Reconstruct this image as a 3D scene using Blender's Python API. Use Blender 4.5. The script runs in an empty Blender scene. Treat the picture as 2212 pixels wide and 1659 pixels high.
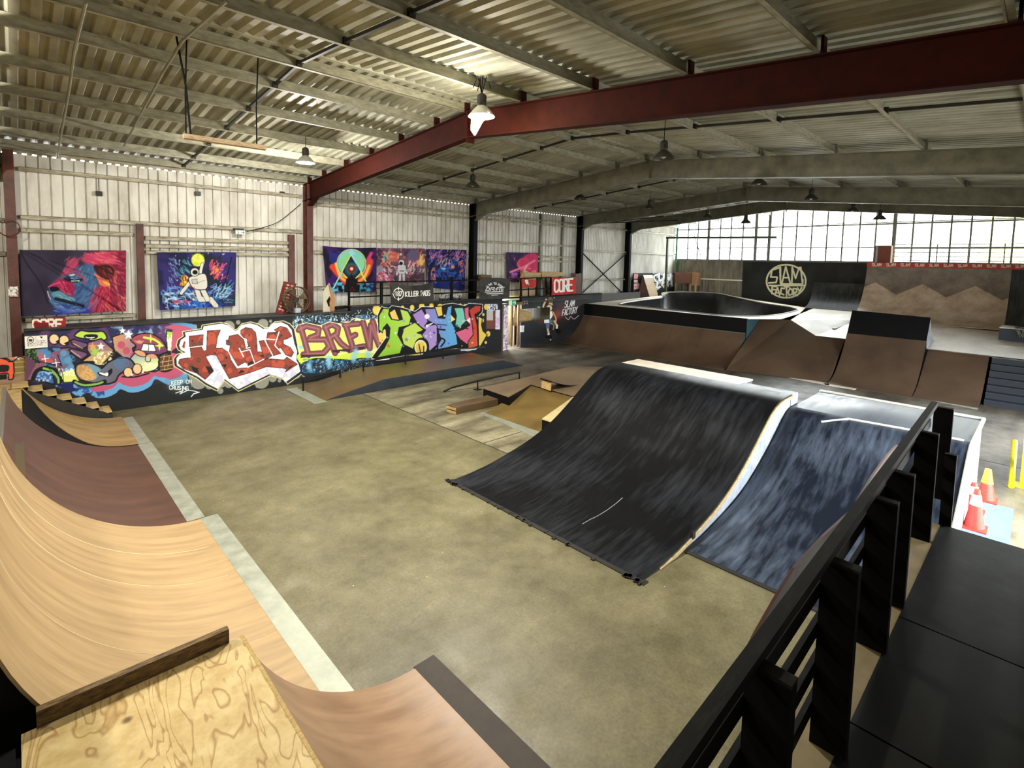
import bpy, math, random
import numpy as np
from mathutils import Vector, Matrix
random.seed(7); RNG = np.random.default_rng(7)
SC = bpy.context.scene; COL = SC.collection
PI = math.pi
# ------------------------------------------------------------------ camera calibration (three vanishing points)
CX, CY, H = 1058.0, 645.0, 4.0
VL = np.array([2284.0-CX, 586.0-CY]); VT = np.array([30.0-CX, 540.0-CY])
F = math.sqrt(-float(VL @ VT))
_ex = np.array([VL[0], VL[1], F]); _ex /= np.linalg.norm(_ex)
_ey = np.array([VT[0], VT[1], F]); _ey /= np.linalg.norm(_ey)
_ez = np.cross(_ex, _ey)
if _ez[1] > 0: _ez = -_ez
R = np.array([_ex, _ey, _ez])
def at(x, y, ax, val):
    """point of the place seen at photo position x, y on the plane axis ax = val"""
    d = R @ np.array([x-CX, y-CY, F]); C = np.array([0, 0, H]); t = (val-C[ax])/d[ax]
    return tuple(float(q) for q in C+t*d)
def az(x, y, z=0.0): return at(x, y, 2, z)
def ay(x, y, yy): return at(x, y, 1, yy)
def axx(x, y, xx): return at(x, y, 0, xx)
def proj(V):
    c = (np.asarray(V, float)-np.array([0, 0, H])) @ R
    return CX+F*c[..., 0]/c[..., 2], CY+F*c[..., 1]/c[..., 2]
cam = bpy.data.cameras.new('camera'); co = bpy.data.objects.new('camera', cam); COL.objects.link(co); SC.camera = co
r = R @ np.array([1, 0, 0]); u = -(R @ np.array([0, 1, 0])); b = -(R @ np.array([0, 0, 1]))
M4 = Matrix(((r[0], u[0], b[0], 0), (r[1], u[1], b[1], 0), (r[2], u[2], b[2], H), (0, 0, 0, 1)))
co.matrix_world = M4
cam.sensor_width = 36; cam.lens = 36*F/2212; cam.shift_x = (1106-CX)/2212; cam.shift_y = -(829.5-CY)/2212
cam.clip_start = 0.05; cam.clip_end = 300
# ------------------------------------------------------------------ materials
def lin(c):
    c = np.asarray(c, float)/255.0
    return np.where(c <= 0.04045, c/12.92, ((c+0.055)/1.055)**2.4)
MATS = {}
def mat(name, col, rough=0.6, metal=0.0, var=0.0, scale=3.0, bump=0.0, bscale=40.0, col2=None, stretch=None, spec=0.5, detail=6, ramp=(0.35, 0.65), coat=0.0, rvar=0.0):
    if name in MATS: return MATS[name]
    m = bpy.data.materials.new(name); m.use_nodes = True; nt = m.node_tree; n = nt.nodes; L = nt.links
    bs = n['Principled BSDF']; c = tuple(lin(col))+(1,)
    bs.inputs['Base Color'].default_value = c; bs.inputs['Roughness'].default_value = rough; bs.inputs['Metallic'].default_value = metal
    bs.inputs['Specular IOR Level'].default_value = spec
    if coat: bs.inputs['Coat Weight'].default_value = coat; bs.inputs['Coat Roughness'].default_value = 0.25
    if var > 0 or col2 is not None or bump > 0 or rvar > 0:
        g = n.new('ShaderNodeNewGeometry'); mp = n.new('ShaderNodeMapping'); L.new(g.outputs['Position'], mp.inputs['Vector'])
        if stretch: mp.inputs['Scale'].default_value = stretch
        no = n.new('ShaderNodeTexNoise'); no.inputs['Scale'].default_value = scale; no.inputs['Detail'].default_value = detail; no.inputs['Roughness'].default_value = 0.62
        L.new(mp.outputs[0], no.inputs['Vector'])
        if var > 0 or col2 is not None:
            cr = n.new('ShaderNodeValToRGB'); cr.color_ramp.elements[0].position = ramp[0]; cr.color_ramp.elements[1].position = ramp[1]
            c2 = tuple(lin(col2))+(1,) if col2 is not None else tuple(min(1, q*(1-var)) for q in c[:3])+(1,)
            cr.color_ramp.elements[0].color = c2; cr.color_ramp.elements[1].color = c
            L.new(no.outputs['Fac'], cr.inputs['Fac']); L.new(cr.outputs[0], bs.inputs['Base Color'])
        if rvar > 0:
            mr = n.new('ShaderNodeMapRange'); mr.inputs['From Min'].default_value = 0.3; mr.inputs['From Max'].default_value = 0.7
            mr.inputs['To Min'].default_value = max(0.05, rough-rvar); mr.inputs['To Max'].default_value = min(1, rough+rvar)
            L.new(no.outputs['Fac'], mr.inputs['Value']); L.new(mr.outputs[0], bs.inputs['Roughness'])
        if bump > 0:
            nb = n.new('ShaderNodeTexNoise'); nb.inputs['Scale'].default_value = bscale; nb.inputs['Detail'].default_value = 3
            L.new(mp.outputs[0], nb.inputs['Vector'])
            bp = n.new('ShaderNodeBump'); bp.inputs['Strength'].default_value = bump; bp.inputs['Distance'].default_value = 0.01
            L.new(nb.outputs['Fac'], bp.inputs['Height']); L.new(bp.outputs[0], bs.inputs['Normal'])
    MATS[name] = m; return m
def paint_mat(name='painted_artwork', rough=0.6, spec=0.3):
    if name in MATS: return MATS[name]
    m = bpy.data.materials.new(name); m.use_nodes = True; nt = m.node_tree
    a = nt.nodes.new('ShaderNodeAttribute'); a.attribute_name = 'paint'; bs = nt.nodes['Principled BSDF']
    bs.inputs['Roughness'].default_value = rough; bs.inputs['Specular IOR Level'].default_value = spec
    nt.links.new(a.outputs['Color'], bs.inputs['Base Color']); MATS[name] = m; return m
def emit_mat(name, col, s):
    if name in MATS: return MATS[name]
    m = bpy.data.materials.new(name); m.use_nodes = True; bs = m.node_tree.nodes['Principled BSDF']
    bs.inputs['Base Color'].default_value = tuple(lin(col))+(1,); bs.inputs['Emission Color'].default_value = tuple(lin(col))+(1,)
    bs.inputs['Emission Strength'].default_value = s; MATS[name] = m; return m
def glass_mat(name, tint=(235, 245, 240), gl=0.08):
    if name in MATS: return MATS[name]
    m = bpy.data.materials.new(name); m.use_nodes = True; nt = m.node_tree; n = nt.nodes; n.remove(n['Principled BSDF'])
    t = n.new('ShaderNodeBsdfTransparent'); t.inputs[0].default_value = tuple(lin(tint))+(1,)
    g = n.new('ShaderNodeBsdfGlossy'); g.inputs['Roughness'].default_value = 0.1
    x = n.new('ShaderNodeMixShader'); x.inputs[0].default_value = gl
    nt.links.new(t.outputs[0], x.inputs[1]); nt.links.new(g.outputs[0], x.inputs[2]); nt.links.new(x.outputs[0], n['Material Output'].inputs[0])
    MATS[name] = m; return m
# ------------------------------------------------------------------ mesh builder
def tag(o, label=None, cat=None, group=None, kind=None):
    if label: o['label'] = label
    if cat: o['category'] = cat
    if group: o['group'] = group
    if kind: o['kind'] = kind
    return o
def thing(name, label, cat, loc=(0, 0, 0), group=None):
    o = bpy.data.objects.new(name, None); COL.objects.link(o); o.location = loc; o.empty_display_size = 0.1
    return tag(o, label, cat, group)
def root_loc(o):
    v = Vector((0, 0, 0))
    while o is not None: v += o.location; o = o.parent
    return v
class MB:
    def __init__(s): s.v = []; s.f = []
    def add(s, vs, fs):
        k = len(s.v); s.v += [tuple(map(float, p)) for p in vs]; s.f += [tuple(k+i for i in f) for f in fs]; return s
    def box(s, x0, x1, y0, y1, z0, z1):
        x0, x1 = sorted((x0, x1)); y0, y1 = sorted((y0, y1)); z0, z1 = sorted((z0, z1))
        return s.add([(x0,y0,z0),(x1,y0,z0),(x1,y1,z0),(x0,y1,z0),(x0,y0,z1),(x1,y0,z1),(x1,y1,z1),(x0,y1,z1)],
                     [(0,3,2,1),(4,5,6,7),(0,1,5,4),(1,2,6,5),(2,3,7,6),(3,0,4,7)])
    def bar(s, p, q, w, h, up=(0, 0, 1), off=(0, 0)):
        """box along p-q, w across, h along up; off shifts (across, up)"""
        p = Vector(p); q = Vector(q); d = (q-p).normalized(); up = Vector(up); sd = d.cross(up)
        if sd.length < 1e-6: sd = d.cross(Vector((1, 0, 0)))
        sd.normalize(); up = sd.cross(d).normalized()
        p = p+sd*off[0]+up*off[1]; q = q+sd*off[0]+up*off[1]; a = sd*w/2; b2 = up*h/2
        return s.add([p-a-b2, p+a-b2, p+a+b2, p-a+b2, q-a-b2, q+a-b2, q+a+b2, q-a+b2],
                     [(0,3,2,1),(4,5,6,7),(0,1,5,4),(1,2,6,5),(2,3,7,6),(3,0,4,7)])
    def tube(s, pts, r, n=8, close=False, caps=True):
        pts = [Vector(p) for p in pts]; N = len(pts); rr = r if isinstance(r, (list, tuple)) else [r]*N
        rings = []; prev = None
        for i, p in enumerate(pts):
            if close: d = pts[(i+1) % N]-pts[i-1]
            else: d = pts[min(i+1, N-1)]-pts[max(i-1, 0)]
            if d.length < 1e-9: d = Vector((0, 0, 1))
            d.normalize()
            if prev is None:
                a = d.cross(Vector((0, 0, 1)))
                if a.length < 1e-3: a = d.cross(Vector((1, 0, 0)))
            else: a = prev-d*prev.dot(d)
            a.normalize(); prev = a; b2 = d.cross(a)
            rings.append([p+(a*math.cos(t*2*PI/n)+b2*math.sin(t*2*PI/n))*rr[i] for t in range(n)])
        vs = [v for R_ in rings for v in R_]; fs = []
        for i in range(N if close else N-1):
            j = (i+1) % N
            for t in range(n): fs.append((i*n+t, i*n+(t+1) % n, j*n+(t+1) % n, j*n+t))
        if caps and not close: fs.append(tuple(range(n-1, -1, -1))); fs.append(tuple((N-1)*n+t for t in range(n)))
        return s.add(vs, fs)
    def lathe(s, c, prof, n=16, caps=True):
        vs = []; fs = []
        for (r, z) in prof:
            for t in range(n): vs.append((c[0]+r*math.cos(t*2*PI/n), c[1]+r*math.sin(t*2*PI/n), c[2]+z))
        for i in range(len(prof)-1):
            for t in range(n): fs.append((i*n+t, i*n+(t+1) % n, (i+1)*n+(t+1) % n, (i+1)*n+t))
        if caps: fs.append(tuple(range(n-1, -1, -1))); fs.append(tuple((len(prof)-1)*n+t for t in range(n)))
        return s.add(vs, fs)
    def slab(s, top, dz):
        """solid under a top polygon (3-D points), dz thick (down); dz may be a function giving the bottom z"""
        n = len(top); bot = [(p[0], p[1], (p[2]-dz) if not callable(dz) else dz(p)) for p in top]
        fs = [tuple(range(n)), tuple(range(2*n-1, n-1, -1))]+[(i, n+i, n+(i+1) % n, (i+1) % n) for i in range(n)]
        return s.add(list(top)+bot, fs)
    def prismY(s, prof, y0, y1):
        n = len(prof); vs = [(x, y0, z) for x, z in prof]+[(x, y1, z) for x, z in prof]
        return s.add(vs, [tuple(range(n)), tuple(range(2*n-1, n-1, -1))]+[(i, n+i, n+(i+1) % n, (i+1) % n) for i in range(n)])
    def grid(s, fn, nu, nv):
        vs = [fn(i/nu, j/nv) for j in range(nv+1) for i in range(nu+1)]
        return s.add(vs, [(j*(nu+1)+i, j*(nu+1)+i+1, (j+1)*(nu+1)+i+1, (j+1)*(nu+1)+i) for j in range(nv) for i in range(nu)])
    def sheet(s, fn, nu, nv, th, nrm):
        """grid with thickness th along -nrm"""
        k = len(s.v); s.grid(fn, nu, nv); m = (nu+1)*(nv+1)
        top = s.v[k:k+m]; nr = Vector(nrm)*th
        s.v += [(p[0]-nr.x, p[1]-nr.y, p[2]-nr.z) for p in top]
        s.f += [tuple(k+m+(i-k) for i in reversed(f)) for f in s.f if min(f) >= k and max(f) < k+m]
        bd = [i for i in range(nu+1)]+[(j)*(nu+1)+nu for j in range(1, nv+1)]+[nv*(nu+1)+i for i in range(nu-1, -1, -1)]+[j*(nu+1) for j in range(nv-1, 0, -1)]
        for a, b2 in zip(bd, bd[1:]+bd[:1]): s.f.append((k+b2, k+a, k+m+a, k+m+b2))
        return s
    def build(s, name, m, parent=None, label=None, cat=None, group=None, kind=None, smooth=False):
        me = bpy.data.meshes.new(name); v = np.array(s.v)
        if parent is not None: off = np.array(root_loc(parent))
        else: lo = v.min(0); hi = v.max(0); off = np.array([(lo[0]+hi[0])/2, (lo[1]+hi[1])/2, lo[2]])
        me.from_pydata((v-off).tolist(), [], s.f)
        me.materials.append(m); me.validate(); me.update()
        import bmesh
        bm = bmesh.new(); bm.from_mesh(me); bmesh.ops.recalc_face_normals(bm, faces=bm.faces); bm.to_mesh(me); bm.free()
        o = bpy.data.objects.new(name, me); COL.objects.link(o)
        if parent is not None: o.parent = parent
        else: o.location = off
        if smooth:
            me.polygons.foreach_set('use_smooth', [True]*len(me.polygons))
            try: me.set_sharp_from_angle(angle=math.radians(35))
            except Exception: pass
        return tag(o, label, cat, group, kind)
def catmull(pts, n=6, close=True):
    P_ = [np.array(p, float) for p in pts]; N = len(P_); out = []
    for i in range(N if close else N-1):
        p0 = P_[(i-1) % N] if close or i > 0 else P_[i]; p1 = P_[i]; p2 = P_[(i+1) % N]; p3 = P_[(i+2) % N] if close or i+2 < N else P_[(i+1) % N]
        for k in range(n):
            t = k/n; out.append(0.5*((2*p1)+(-p0+p2)*t+(2*p0-5*p1+4*p2-p3)*t*t+(-p0+3*p1-3*p2+p3)*t**3))
    if not close: out.append(P_[-1])
    return out
# ------------------------------------------------------------------ small rasteriser: paint computed by the script, stored as a colour attribute on a fine mesh
def vnoise(h, w, cell, seed):
    g = np.random.default_rng(seed).random((int(h/cell)+3, int(w/cell)+3))
    yy = np.arange(h)/cell; xx = np.arange(w)/cell; iy = yy.astype(int); ix = xx.astype(int)
    fy = (yy-iy)[:, None]; fx = (xx-ix)[None, :]; fy = fy*fy*(3-2*fy); fx = fx*fx*(3-2*fx)
    a = g[np.ix_(iy, ix)]; b2 = g[np.ix_(iy, ix+1)]; c = g[np.ix_(iy+1, ix)]; d = g[np.ix_(iy+1, ix+1)]
    return (a*(1-fx)+b2*fx)*(1-fy)+(c*(1-fx)+d*fx)*fy
class Canvas:
    """px frame: photo pixels x0..x1, y0..y1; S samples a pixel"""
    def __init__(s, x0, y0, x1, y1, S=2.0, bg=(20, 20, 20)):
        s.x0, s.y0, s.S = x0, y0, S; s.w = int((x1-x0)*S)+1; s.h = int((y1-y0)*S)+1
        s.a = np.zeros((s.h, s.w, 3)); s.a[:] = bg; s.frame(x0, y0, 1.0)
    def frame(s, ox, oy, k): s.ox, s.oy, s.k = ox, oy, k; return s     # coordinates given next are (ox + x/k, oy + y/k)
    def t(s, p):
        p = np.asarray(p, float); return np.stack([(s.ox+p[..., 0]/s.k-s.x0)*s.S, (s.oy+p[..., 1]/s.k-s.y0)*s.S], -1)
    def _mask(s, q):
        x0 = max(0, int(q[:, 0].min())-1); x1 = min(s.w, int(q[:, 0].max())+2); y0 = max(0, int(q[:, 1].min())-1); y1 = min(s.h, int(q[:, 1].max())+2)
        if x1 <= x0 or y1 <= y0: return None
        X, Y = np.meshgrid(np.arange(x0, x1)+.5, np.arange(y0, y1)+.5); m = np.zeros(X.shape, bool)
        for (ax_, ay_), (bx, by) in zip(q, np.roll(q, -1, 0)):
            if ay_ == by: continue
            c = ((ay_ > Y) != (by > Y)) & (X < (bx-ax_)*(Y-ay_)/(by-ay_)+ax_); m ^= c
        return x0, x1, y0, y1, m, X, Y
    def _put(s, x0, x1, y0, y1, al, col):
        col = np.asarray(col, float); t = s.a[y0:y1, x0:x1]; t[:] = t*(1-al[..., None])+col*al[..., None]
    def poly(s, pts, col, smooth=False, al=1.0, grad=None, out=None, ow=0):
        q = s.t(catmull(pts) if smooth else pts); r_ = s._mask(q)
        if r_ is not None:
            x0, x1, y0, y1, m, X, Y = r_
            if grad is not None:       # second colour, direction (gx, gy): colour runs across the bounding box
                c2, gx, gy = grad; tt = ((X-q[:, 0].min())/max(1, np.ptp(q[:, 0]))*gx+(Y-q[:, 1].min())/max(1, np.ptp(q[:, 1]))*gy); tt = np.clip(tt, 0, 1)[..., None]
                cc = np.asarray(col, float)*(1-tt)+np.asarray(c2, float)*tt
            else: cc = col
            s._put(x0, x1, y0, y1, m*al, cc)
        if out is not None: s.line((catmull(pts) if smooth else list(pts))+[(catmull(pts) if smooth else list(pts))[0]], ow, out)
        return s
    def line(s, pts, w, col, smooth=False, al=1.0, soft=0):
        q = s.t(catmull(pts, close=False) if smooth else pts); hw = w*s.S/s.k/2; sf = max(.7, soft*s.S/s.k)
        x0 = max(0, int(q[:, 0].min()-hw-sf-1)); x1 = min(s.w, int(q[:, 0].max()+hw+sf+2)); y0 = max(0, int(q[:, 1].min()-hw-sf-1)); y1 = min(s.h, int(q[:, 1].max()+hw+sf+2))
        if x1 <= x0 or y1 <= y0: return s
        D = np.full((y1-y0, x1-x0), 1e9)
        for (ax_, ay_), (bx, by) in zip(q[:-1], q[1:]):
            u0 = max(x0, int(min(ax_, bx)-hw-sf-1)); u1 = min(x1, int(max(ax_, bx)+hw+sf+2)); v0 = max(y0, int(min(ay_, by)-hw-sf-1)); v1 = min(y1, int(max(ay_, by)+hw+sf+2))
            if u1 <= u0 or v1 <= v0: continue
            X, Y = np.meshgrid(np.arange(u0, u1)+.5, np.arange(v0, v1)+.5); dx, dy = bx-ax_, by-ay_; L2 = dx*dx+dy*dy+1e-9
            tt = np.clip(((X-ax_)*dx+(Y-ay_)*dy)/L2, 0, 1); d = np.hypot(X-ax_-tt*dx, Y-ay_-tt*dy)
            t_ = D[v0-y0:v1-y0, u0-x0:u1-x0]; np.minimum(t_, d, out=t_)
        s._put(x0, x1, y0, y1, np.clip((hw+sf/2-D)/sf, 0, 1)*al, col); return s
    def dot(s, x, y, r_, col, al=1.0, soft=0, ry=None):
        c = s.t((x, y)); R_ = r_*s.S/s.k; RY = (ry or r_)*s.S/s.k; e = 1+soft
        x0 = max(0, int(c[0]-R_*e-1)); x1 = min(s.w, int(c[0]+R_*e+2)); y0 = max(0, int(c[1]-RY*e-1)); y1 = min(s.h, int(c[1]+RY*e+2))
        if x1 <= x0 or y1 <= y0: return s
        X, Y = np.meshgrid(np.arange(x0, x1)+.5, np.arange(y0, y1)+.5); d = np.hypot((X-c[0])/R_, (Y-c[1])/RY)
        a_ = np.clip((e-d)/max(e-(1-soft), 1.2/R_), 0, 1); s._put(x0, x1, y0, y1, a_*al, col); return s
    def star(s, x, y, r_, col, n=5, rot=-PI/2, inner=.42):
        return s.poly([(x+(r_ if i % 2 == 0 else r_*inner)*math.cos(rot+i*PI/n), y+(r_ if i % 2 == 0 else r_*inner)*math.sin(rot+i*PI/n)) for i in range(2*n)], col)
    def noise(s, x0, y0, x1, y1, cell, seed, c2, lo=.45, hi=.65, al=1.0, only=None):
        a0 = s.t((x0, y0)).astype(int); a1 = s.t((x1, y1)).astype(int); X0, Y0 = max(0, a0[0]), max(0, a0[1]); X1, Y1 = min(s.w, a1[0]), min(s.h, a1[1])
        if X1 <= X0 or Y1 <= Y0: return s
        c = cell*s.S/s.k; nz = .6*vnoise(Y1-Y0, X1-X0, c, seed)+.4*vnoise(Y1-Y0, X1-X0, max(1.01, c/2.3), seed+1)
        m = np.clip((nz-lo)/(hi-lo), 0, 1)*al
        if only is not None:
            m = m*(np.abs(s.a[Y0:Y1, X0:X1]-np.asarray(only, float)).sum(-1) < 40)
        s._put(X0, X1, Y0, Y1, m, c2); return s
    def spots(s, only, col, n, r0, r1, box, seed, ring=None):
        rg = np.random.default_rng(seed); keep = s.a.copy(); m = (np.abs(keep-np.asarray(only, float)).sum(-1) < 40)
        for _ in range(n):
            x, y, r_ = rg.uniform(box[0], box[2]), rg.uniform(box[1], box[3]), rg.uniform(r0, r1)
            if ring is not None: s.dot(x, y, r_*1.35, ring)
            s.dot(x, y, r_, col)
        s.a = np.where(m[..., None], s.a, keep); return s
    def blur(s, r_):
        k = max(1, int(r_*s.S/s.k))
        for ax in (0, 1):
            for _ in range(2):
                p = np.concatenate([np.repeat(s.a.take([0], ax), k+1, ax), s.a, np.repeat(s.a.take([-1], ax), k, ax)], ax); q = np.cumsum(p, ax); n = s.a.shape[ax]
                s.a = (q.take(range(2*k+1, 2*k+1+n), ax)-q.take(range(0, n), ax))/(2*k+1)
        return s
    def sample(s, px, py):
        x = np.clip((px-s.x0)*s.S-.5, 0, s.w-1.001); y = np.clip((py-s.y0)*s.S-.5, 0, s.h-1.001); i = x.astype(int); j = y.astype(int); fx = (x-i)[..., None]; fy = (y-j)[..., None]
        A = s.a; return (A[j, i]*(1-fx)+A[j, i+1]*fx)*(1-fy)+(A[j+1, i]*(1-fx)+A[j+1, i+1]*fx)*fy
GL = {'A': [[(0,6),(2,0),(4,6)],[(1,4),(3,4)]], 'B': [[(0,0),(0,6),(3,6),(4,5),(3,3),(0,3)],[(0,0),(3,0),(3.6,1.5),(3,3)]], 'C': [[(4,1),(3,0),(1,0),(0,1),(0,5),(1,6),(3,6),(4,5)]],
 'D': [[(0,0),(0,6),(3,6),(4,4),(4,2),(3,0),(0,0)]], 'E': [[(4,0),(0,0),(0,6),(4,6)],[(0,3),(3,3)]], 'F': [[(4,0),(0,0),(0,6)],[(0,3),(3,3)]], 'G': [[(4,1),(3,0),(1,0),(0,1),(0,5),(1,6),(4,6),(4,3),(2,3)]],
 'I': [[(2,0),(2,6)]], 'K': [[(0,0),(0,6)],[(4,0),(0,3.3),(4,6)]], 'L': [[(0,0),(0,6),(4,6)]], 'M': [[(0,6),(0,0),(2,4),(4,0),(4,6)]], 'N': [[(0,6),(0,0),(4,6),(4,0)]], 'O': [[(1,0),(3,0),(4,1),(4,5),(3,6),(1,6),(0,5),(0,1),(1,0)]],
 'P': [[(0,6),(0,0),(3,0),(4,1),(4,2.5),(3,3.5),(0,3.5)]], 'R': [[(0,6),(0,0),(3,0),(4,1),(4,2.3),(3,3.3),(0,3.3)],[(2,3.3),(4,6)]], 'S': [[(4,.8),(3,0),(1,0),(0,1),(0,2.2),(4,3.8),(4,5),(3,6),(1,6),(0,5.2)]],
 'T': [[(0,0),(4,0)],[(2,0),(2,6)]], 'U': [[(0,0),(0,5),(1,6),(3,6),(4,5),(4,0)]], 'V': [[(0,0),(2,6),(4,0)]], 'W': [[(0,0),(1,6),(2,2),(3,6),(4,0)]], 'Y': [[(0,0),(2,3),(4,0)],[(2,3),(2,6)]],
 '1': [[(1,1),(2,0),(2,6)]], '8': [[(1,0),(3,0),(4,1),(3,3),(1,3),(0,1),(1,0)],[(1,3),(0,5),(1,6),(3,6),(4,5),(3,3)]], '7': [[(0,0),(4,0),(1,6)]], '-': [[(1,3),(3,3)]], ' ': []}
def write(c, txt, fn, adv=5.2, w=1.0, col=(255, 255, 255)):
    """fn maps glyph space (x along the line, y 0..6 down) to canvas coordinates"""
    x = 0
    for ch in txt:
        for st in GL.get(ch, []): c.line([fn(x+p[0], p[1]) for p in st], w, col)
        x += adv*(0.6 if ch == 'I' else 1)
def textrun(txt, adv=5.2): return sum(adv*(0.6 if ch == 'I' else 1) for ch in txt)
def painted(name, canvas, fn, nu, nv, th, nrm, parent=None, edge=(18, 19, 20), m=None, **kw):
    """one solid sheet whose front carries the canvas colours; fn(u,v) gives world points, v 0 = bottom"""
    mb = MB(); mb.sheet(fn, nu, nv, th, nrm); n = (nu+1)*(nv+1)
    V = np.array(mb.v); px, py = proj(V[:n]); colr = np.empty((len(V), 4)); colr[:, 3] = 1; colr[:n, :3] = lin(np.clip(canvas.sample(px, py), 0, 255)); colr[n:, :3] = lin(edge)
    me = bpy.data.meshes.new(name)
    off = np.array(root_loc(parent)) if parent is not None else np.array([V[:, 0].mean(), V[:, 1].mean(), V[:, 2].min()])
    me.from_pydata((V-off).tolist(), [], mb.f); me.materials.append(m or paint_mat())
    at_ = me.color_attributes.new('paint', 'FLOAT_COLOR', 'POINT'); at_.data.foreach_set('color', colr.ravel().astype(np.float32)); me.update()
    o = bpy.data.objects.new(name, me); COL.objects.link(o)
    if parent is not None: o.parent = parent
    else: o.location = off
    return tag(o, kw.get('label'), kw.get('cat'), kw.get('group'), kw.get('kind'))
# ================================================================== the shell
def concrete():
    m = bpy.data.materials.new('worn_concrete'); m.use_nodes = True; nt = m.node_tree; n = nt.nodes; L = nt.links; bs = n['Principled BSDF']
    g = n.new('ShaderNodeNewGeometry'); sp = n.new('ShaderNodeSeparateXYZ'); L.new(g.outputs['Position'], sp.inputs[0])
    def noise(sc, det=6, ro=.6, st=None):
        q = n.new('ShaderNodeTexNoise'); q.inputs['Scale'].default_value = sc; q.inputs['Detail'].default_value = det; q.inputs['Roughness'].default_value = ro
        if st:
            mp = n.new('ShaderNodeMapping'); mp.inputs['Scale'].default_value = st; mp.inputs['Rotation'].default_value = (0, 0, .35); L.new(g.outputs['Position'], mp.inputs[0]); L.new(mp.outputs[0], q.inputs['Vector'])
        else: L.new(g.outputs['Position'], q.inputs['Vector'])
        return q.outputs['Fac']
    def rmp(f, a, b, ca, cb):
        r = n.new('ShaderNodeValToRGB'); r.color_ramp.elements[0].position = a; r.color_ramp.elements[1].position = b
        r.color_ramp.elements[0].color = tuple(lin(ca))+(1,); r.color_ramp.elements[1].color = tuple(lin(cb))+(1,); L.new(f, r.inputs[0]); return r.outputs[0]
    def mix(f, a, b, v=None, mode='MIX'):
        x = n.new('ShaderNodeMix'); x.data_type = 'RGBA'; x.blend_type = mode
        if f is None: x.inputs[0].default_value = v
        else: L.new(f, x.inputs[0])
        L.new(a, x.inputs[6]); L.new(b, x.inputs[7]); return x.outputs[2]
    def mr(f, a, b, c=0, d=1):
        x = n.new('ShaderNodeMapRange'); x.inputs[1].default_value = a; x.inputs[2].default_value = b; x.inputs[3].default_value = c; x.inputs[4].default_value = d; L.new(f, x.inputs[0]); return x.outputs[0]
    A = rmp(noise(.9), .3, .7, (104, 98, 70), (146, 139, 106))
    B = rmp(noise(1.3, 8, .65, (.35, 1.2, 1)), .38, .64, (104, 98, 78), (184, 176, 146))
    Cc = rmp(noise(1.1, 8, .65, (.3, 1.3, 1)), .35, .66, (72, 66, 58), (128, 122, 110))
    ab = mix(mr(sp.outputs[0], 7.38, 7.42), A, B); abc = mix(mr(sp.outputs[0], 10.5, 14), ab, Cc)
    med = rmp(noise(4.2, 9, .78), .34, .62, (186, 180, 168), (255, 255, 255)); abc = mix(None, abc, med, .6, 'MULTIPLY'); fine = rmp(noise(30, 5, .75), .3, .75, (150, 150, 144), (255, 255, 255)); c = mix(None, abc, fine, .6, 'MULTIPLY')
    st = rmp(noise(2.6, 3, .5), .25, .38, (190, 182, 170), (255, 255, 255)); c = mix(None, c, st, .35, 'MULTIPLY')
    vo = n.new('ShaderNodeTexVoronoi'); vo.inputs['Scale'].default_value = 3.1; L.new(g.outputs['Position'], vo.inputs['Vector'])
    fl = rmp(vo.outputs['Distance'], .022, .03, (225, 220, 205), (0, 0, 0))
    fm = n.new('ShaderNodeMix'); fm.data_type = 'RGBA'; fm.blend_type = 'LIGHTEN'; fm.inputs[0].default_value = .8; L.new(c, fm.inputs[6]); L.new(fl, fm.inputs[7]); c = fm.outputs[2]
    L.new(c, bs.inputs['Base Color'])
    L.new(mr(noise(2.2, 4), .3, .7, .38, .62), bs.inputs['Roughness']); bs.inputs['Specular IOR Level'].default_value = .45
    bp = n.new('ShaderNodeBump'); bp.inputs['Strength'].default_value = .25; bp.inputs['Distance'].default_value = .006; L.new(noise(22, 4), bp.inputs['Height']); L.new(bp.outputs[0], bs.inputs['Normal'])
    MATS['worn_concrete'] = m; return m
XN, XF, YL, YR = -5.0, 33.0, 17.5, -1.3
fl = MB(); fl.box(XN-.3, XF+.3, YR-.3, YL+.3, -.25, 0); floor = fl.build('floor', concrete(), kind='structure')
jm = mat('joint_sealant', (38, 34, 28), .8)
jt = MB()
for x in (7.4, 14.9): jt.box(x-.012, x+.012, 0, 15.7, 0, .003)
for y in (8.2,): jt.box(7.4, 20, y-.01, y+.01, 0, .003)
jt.build('joint', jm, floor)
M_wall = mat('cream_wall_sheeting', (228, 225, 216), .6, .0, col2=(184, 178, 164), scale=2.2, stretch=(1, 1, .35), ramp=(.3, .6))
M_roof = mat('zinc_roof_sheeting', (186, 184, 164), .6, .0, col2=(126, 125, 106), scale=1.6, stretch=(1, .4, 1), ramp=(.3, .7), bump=.1)
M_purlin = mat('galvanised_steel', (176, 172, 150), .55, .0, col2=(128, 124, 104), scale=5, stretch=(1, 3, 3), ramp=(.3, .7))
M_grey = mat('olive_grey_paint', (122, 118, 98), .5, .1, col2=(92, 90, 74), scale=2.5)
M_red = mat('red_oxide_paint', (60, 18, 10), .8, .0, col2=(42, 13, 8), scale=4, ramp=(.3, .7), spec=.12)
M_black = mat('black_paint', (13, 13, 14), .65, var=.3, scale=4, spec=.15)
M_dark = mat('dark_steel', (48, 46, 42), .5, .3, var=.3, scale=8)
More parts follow.
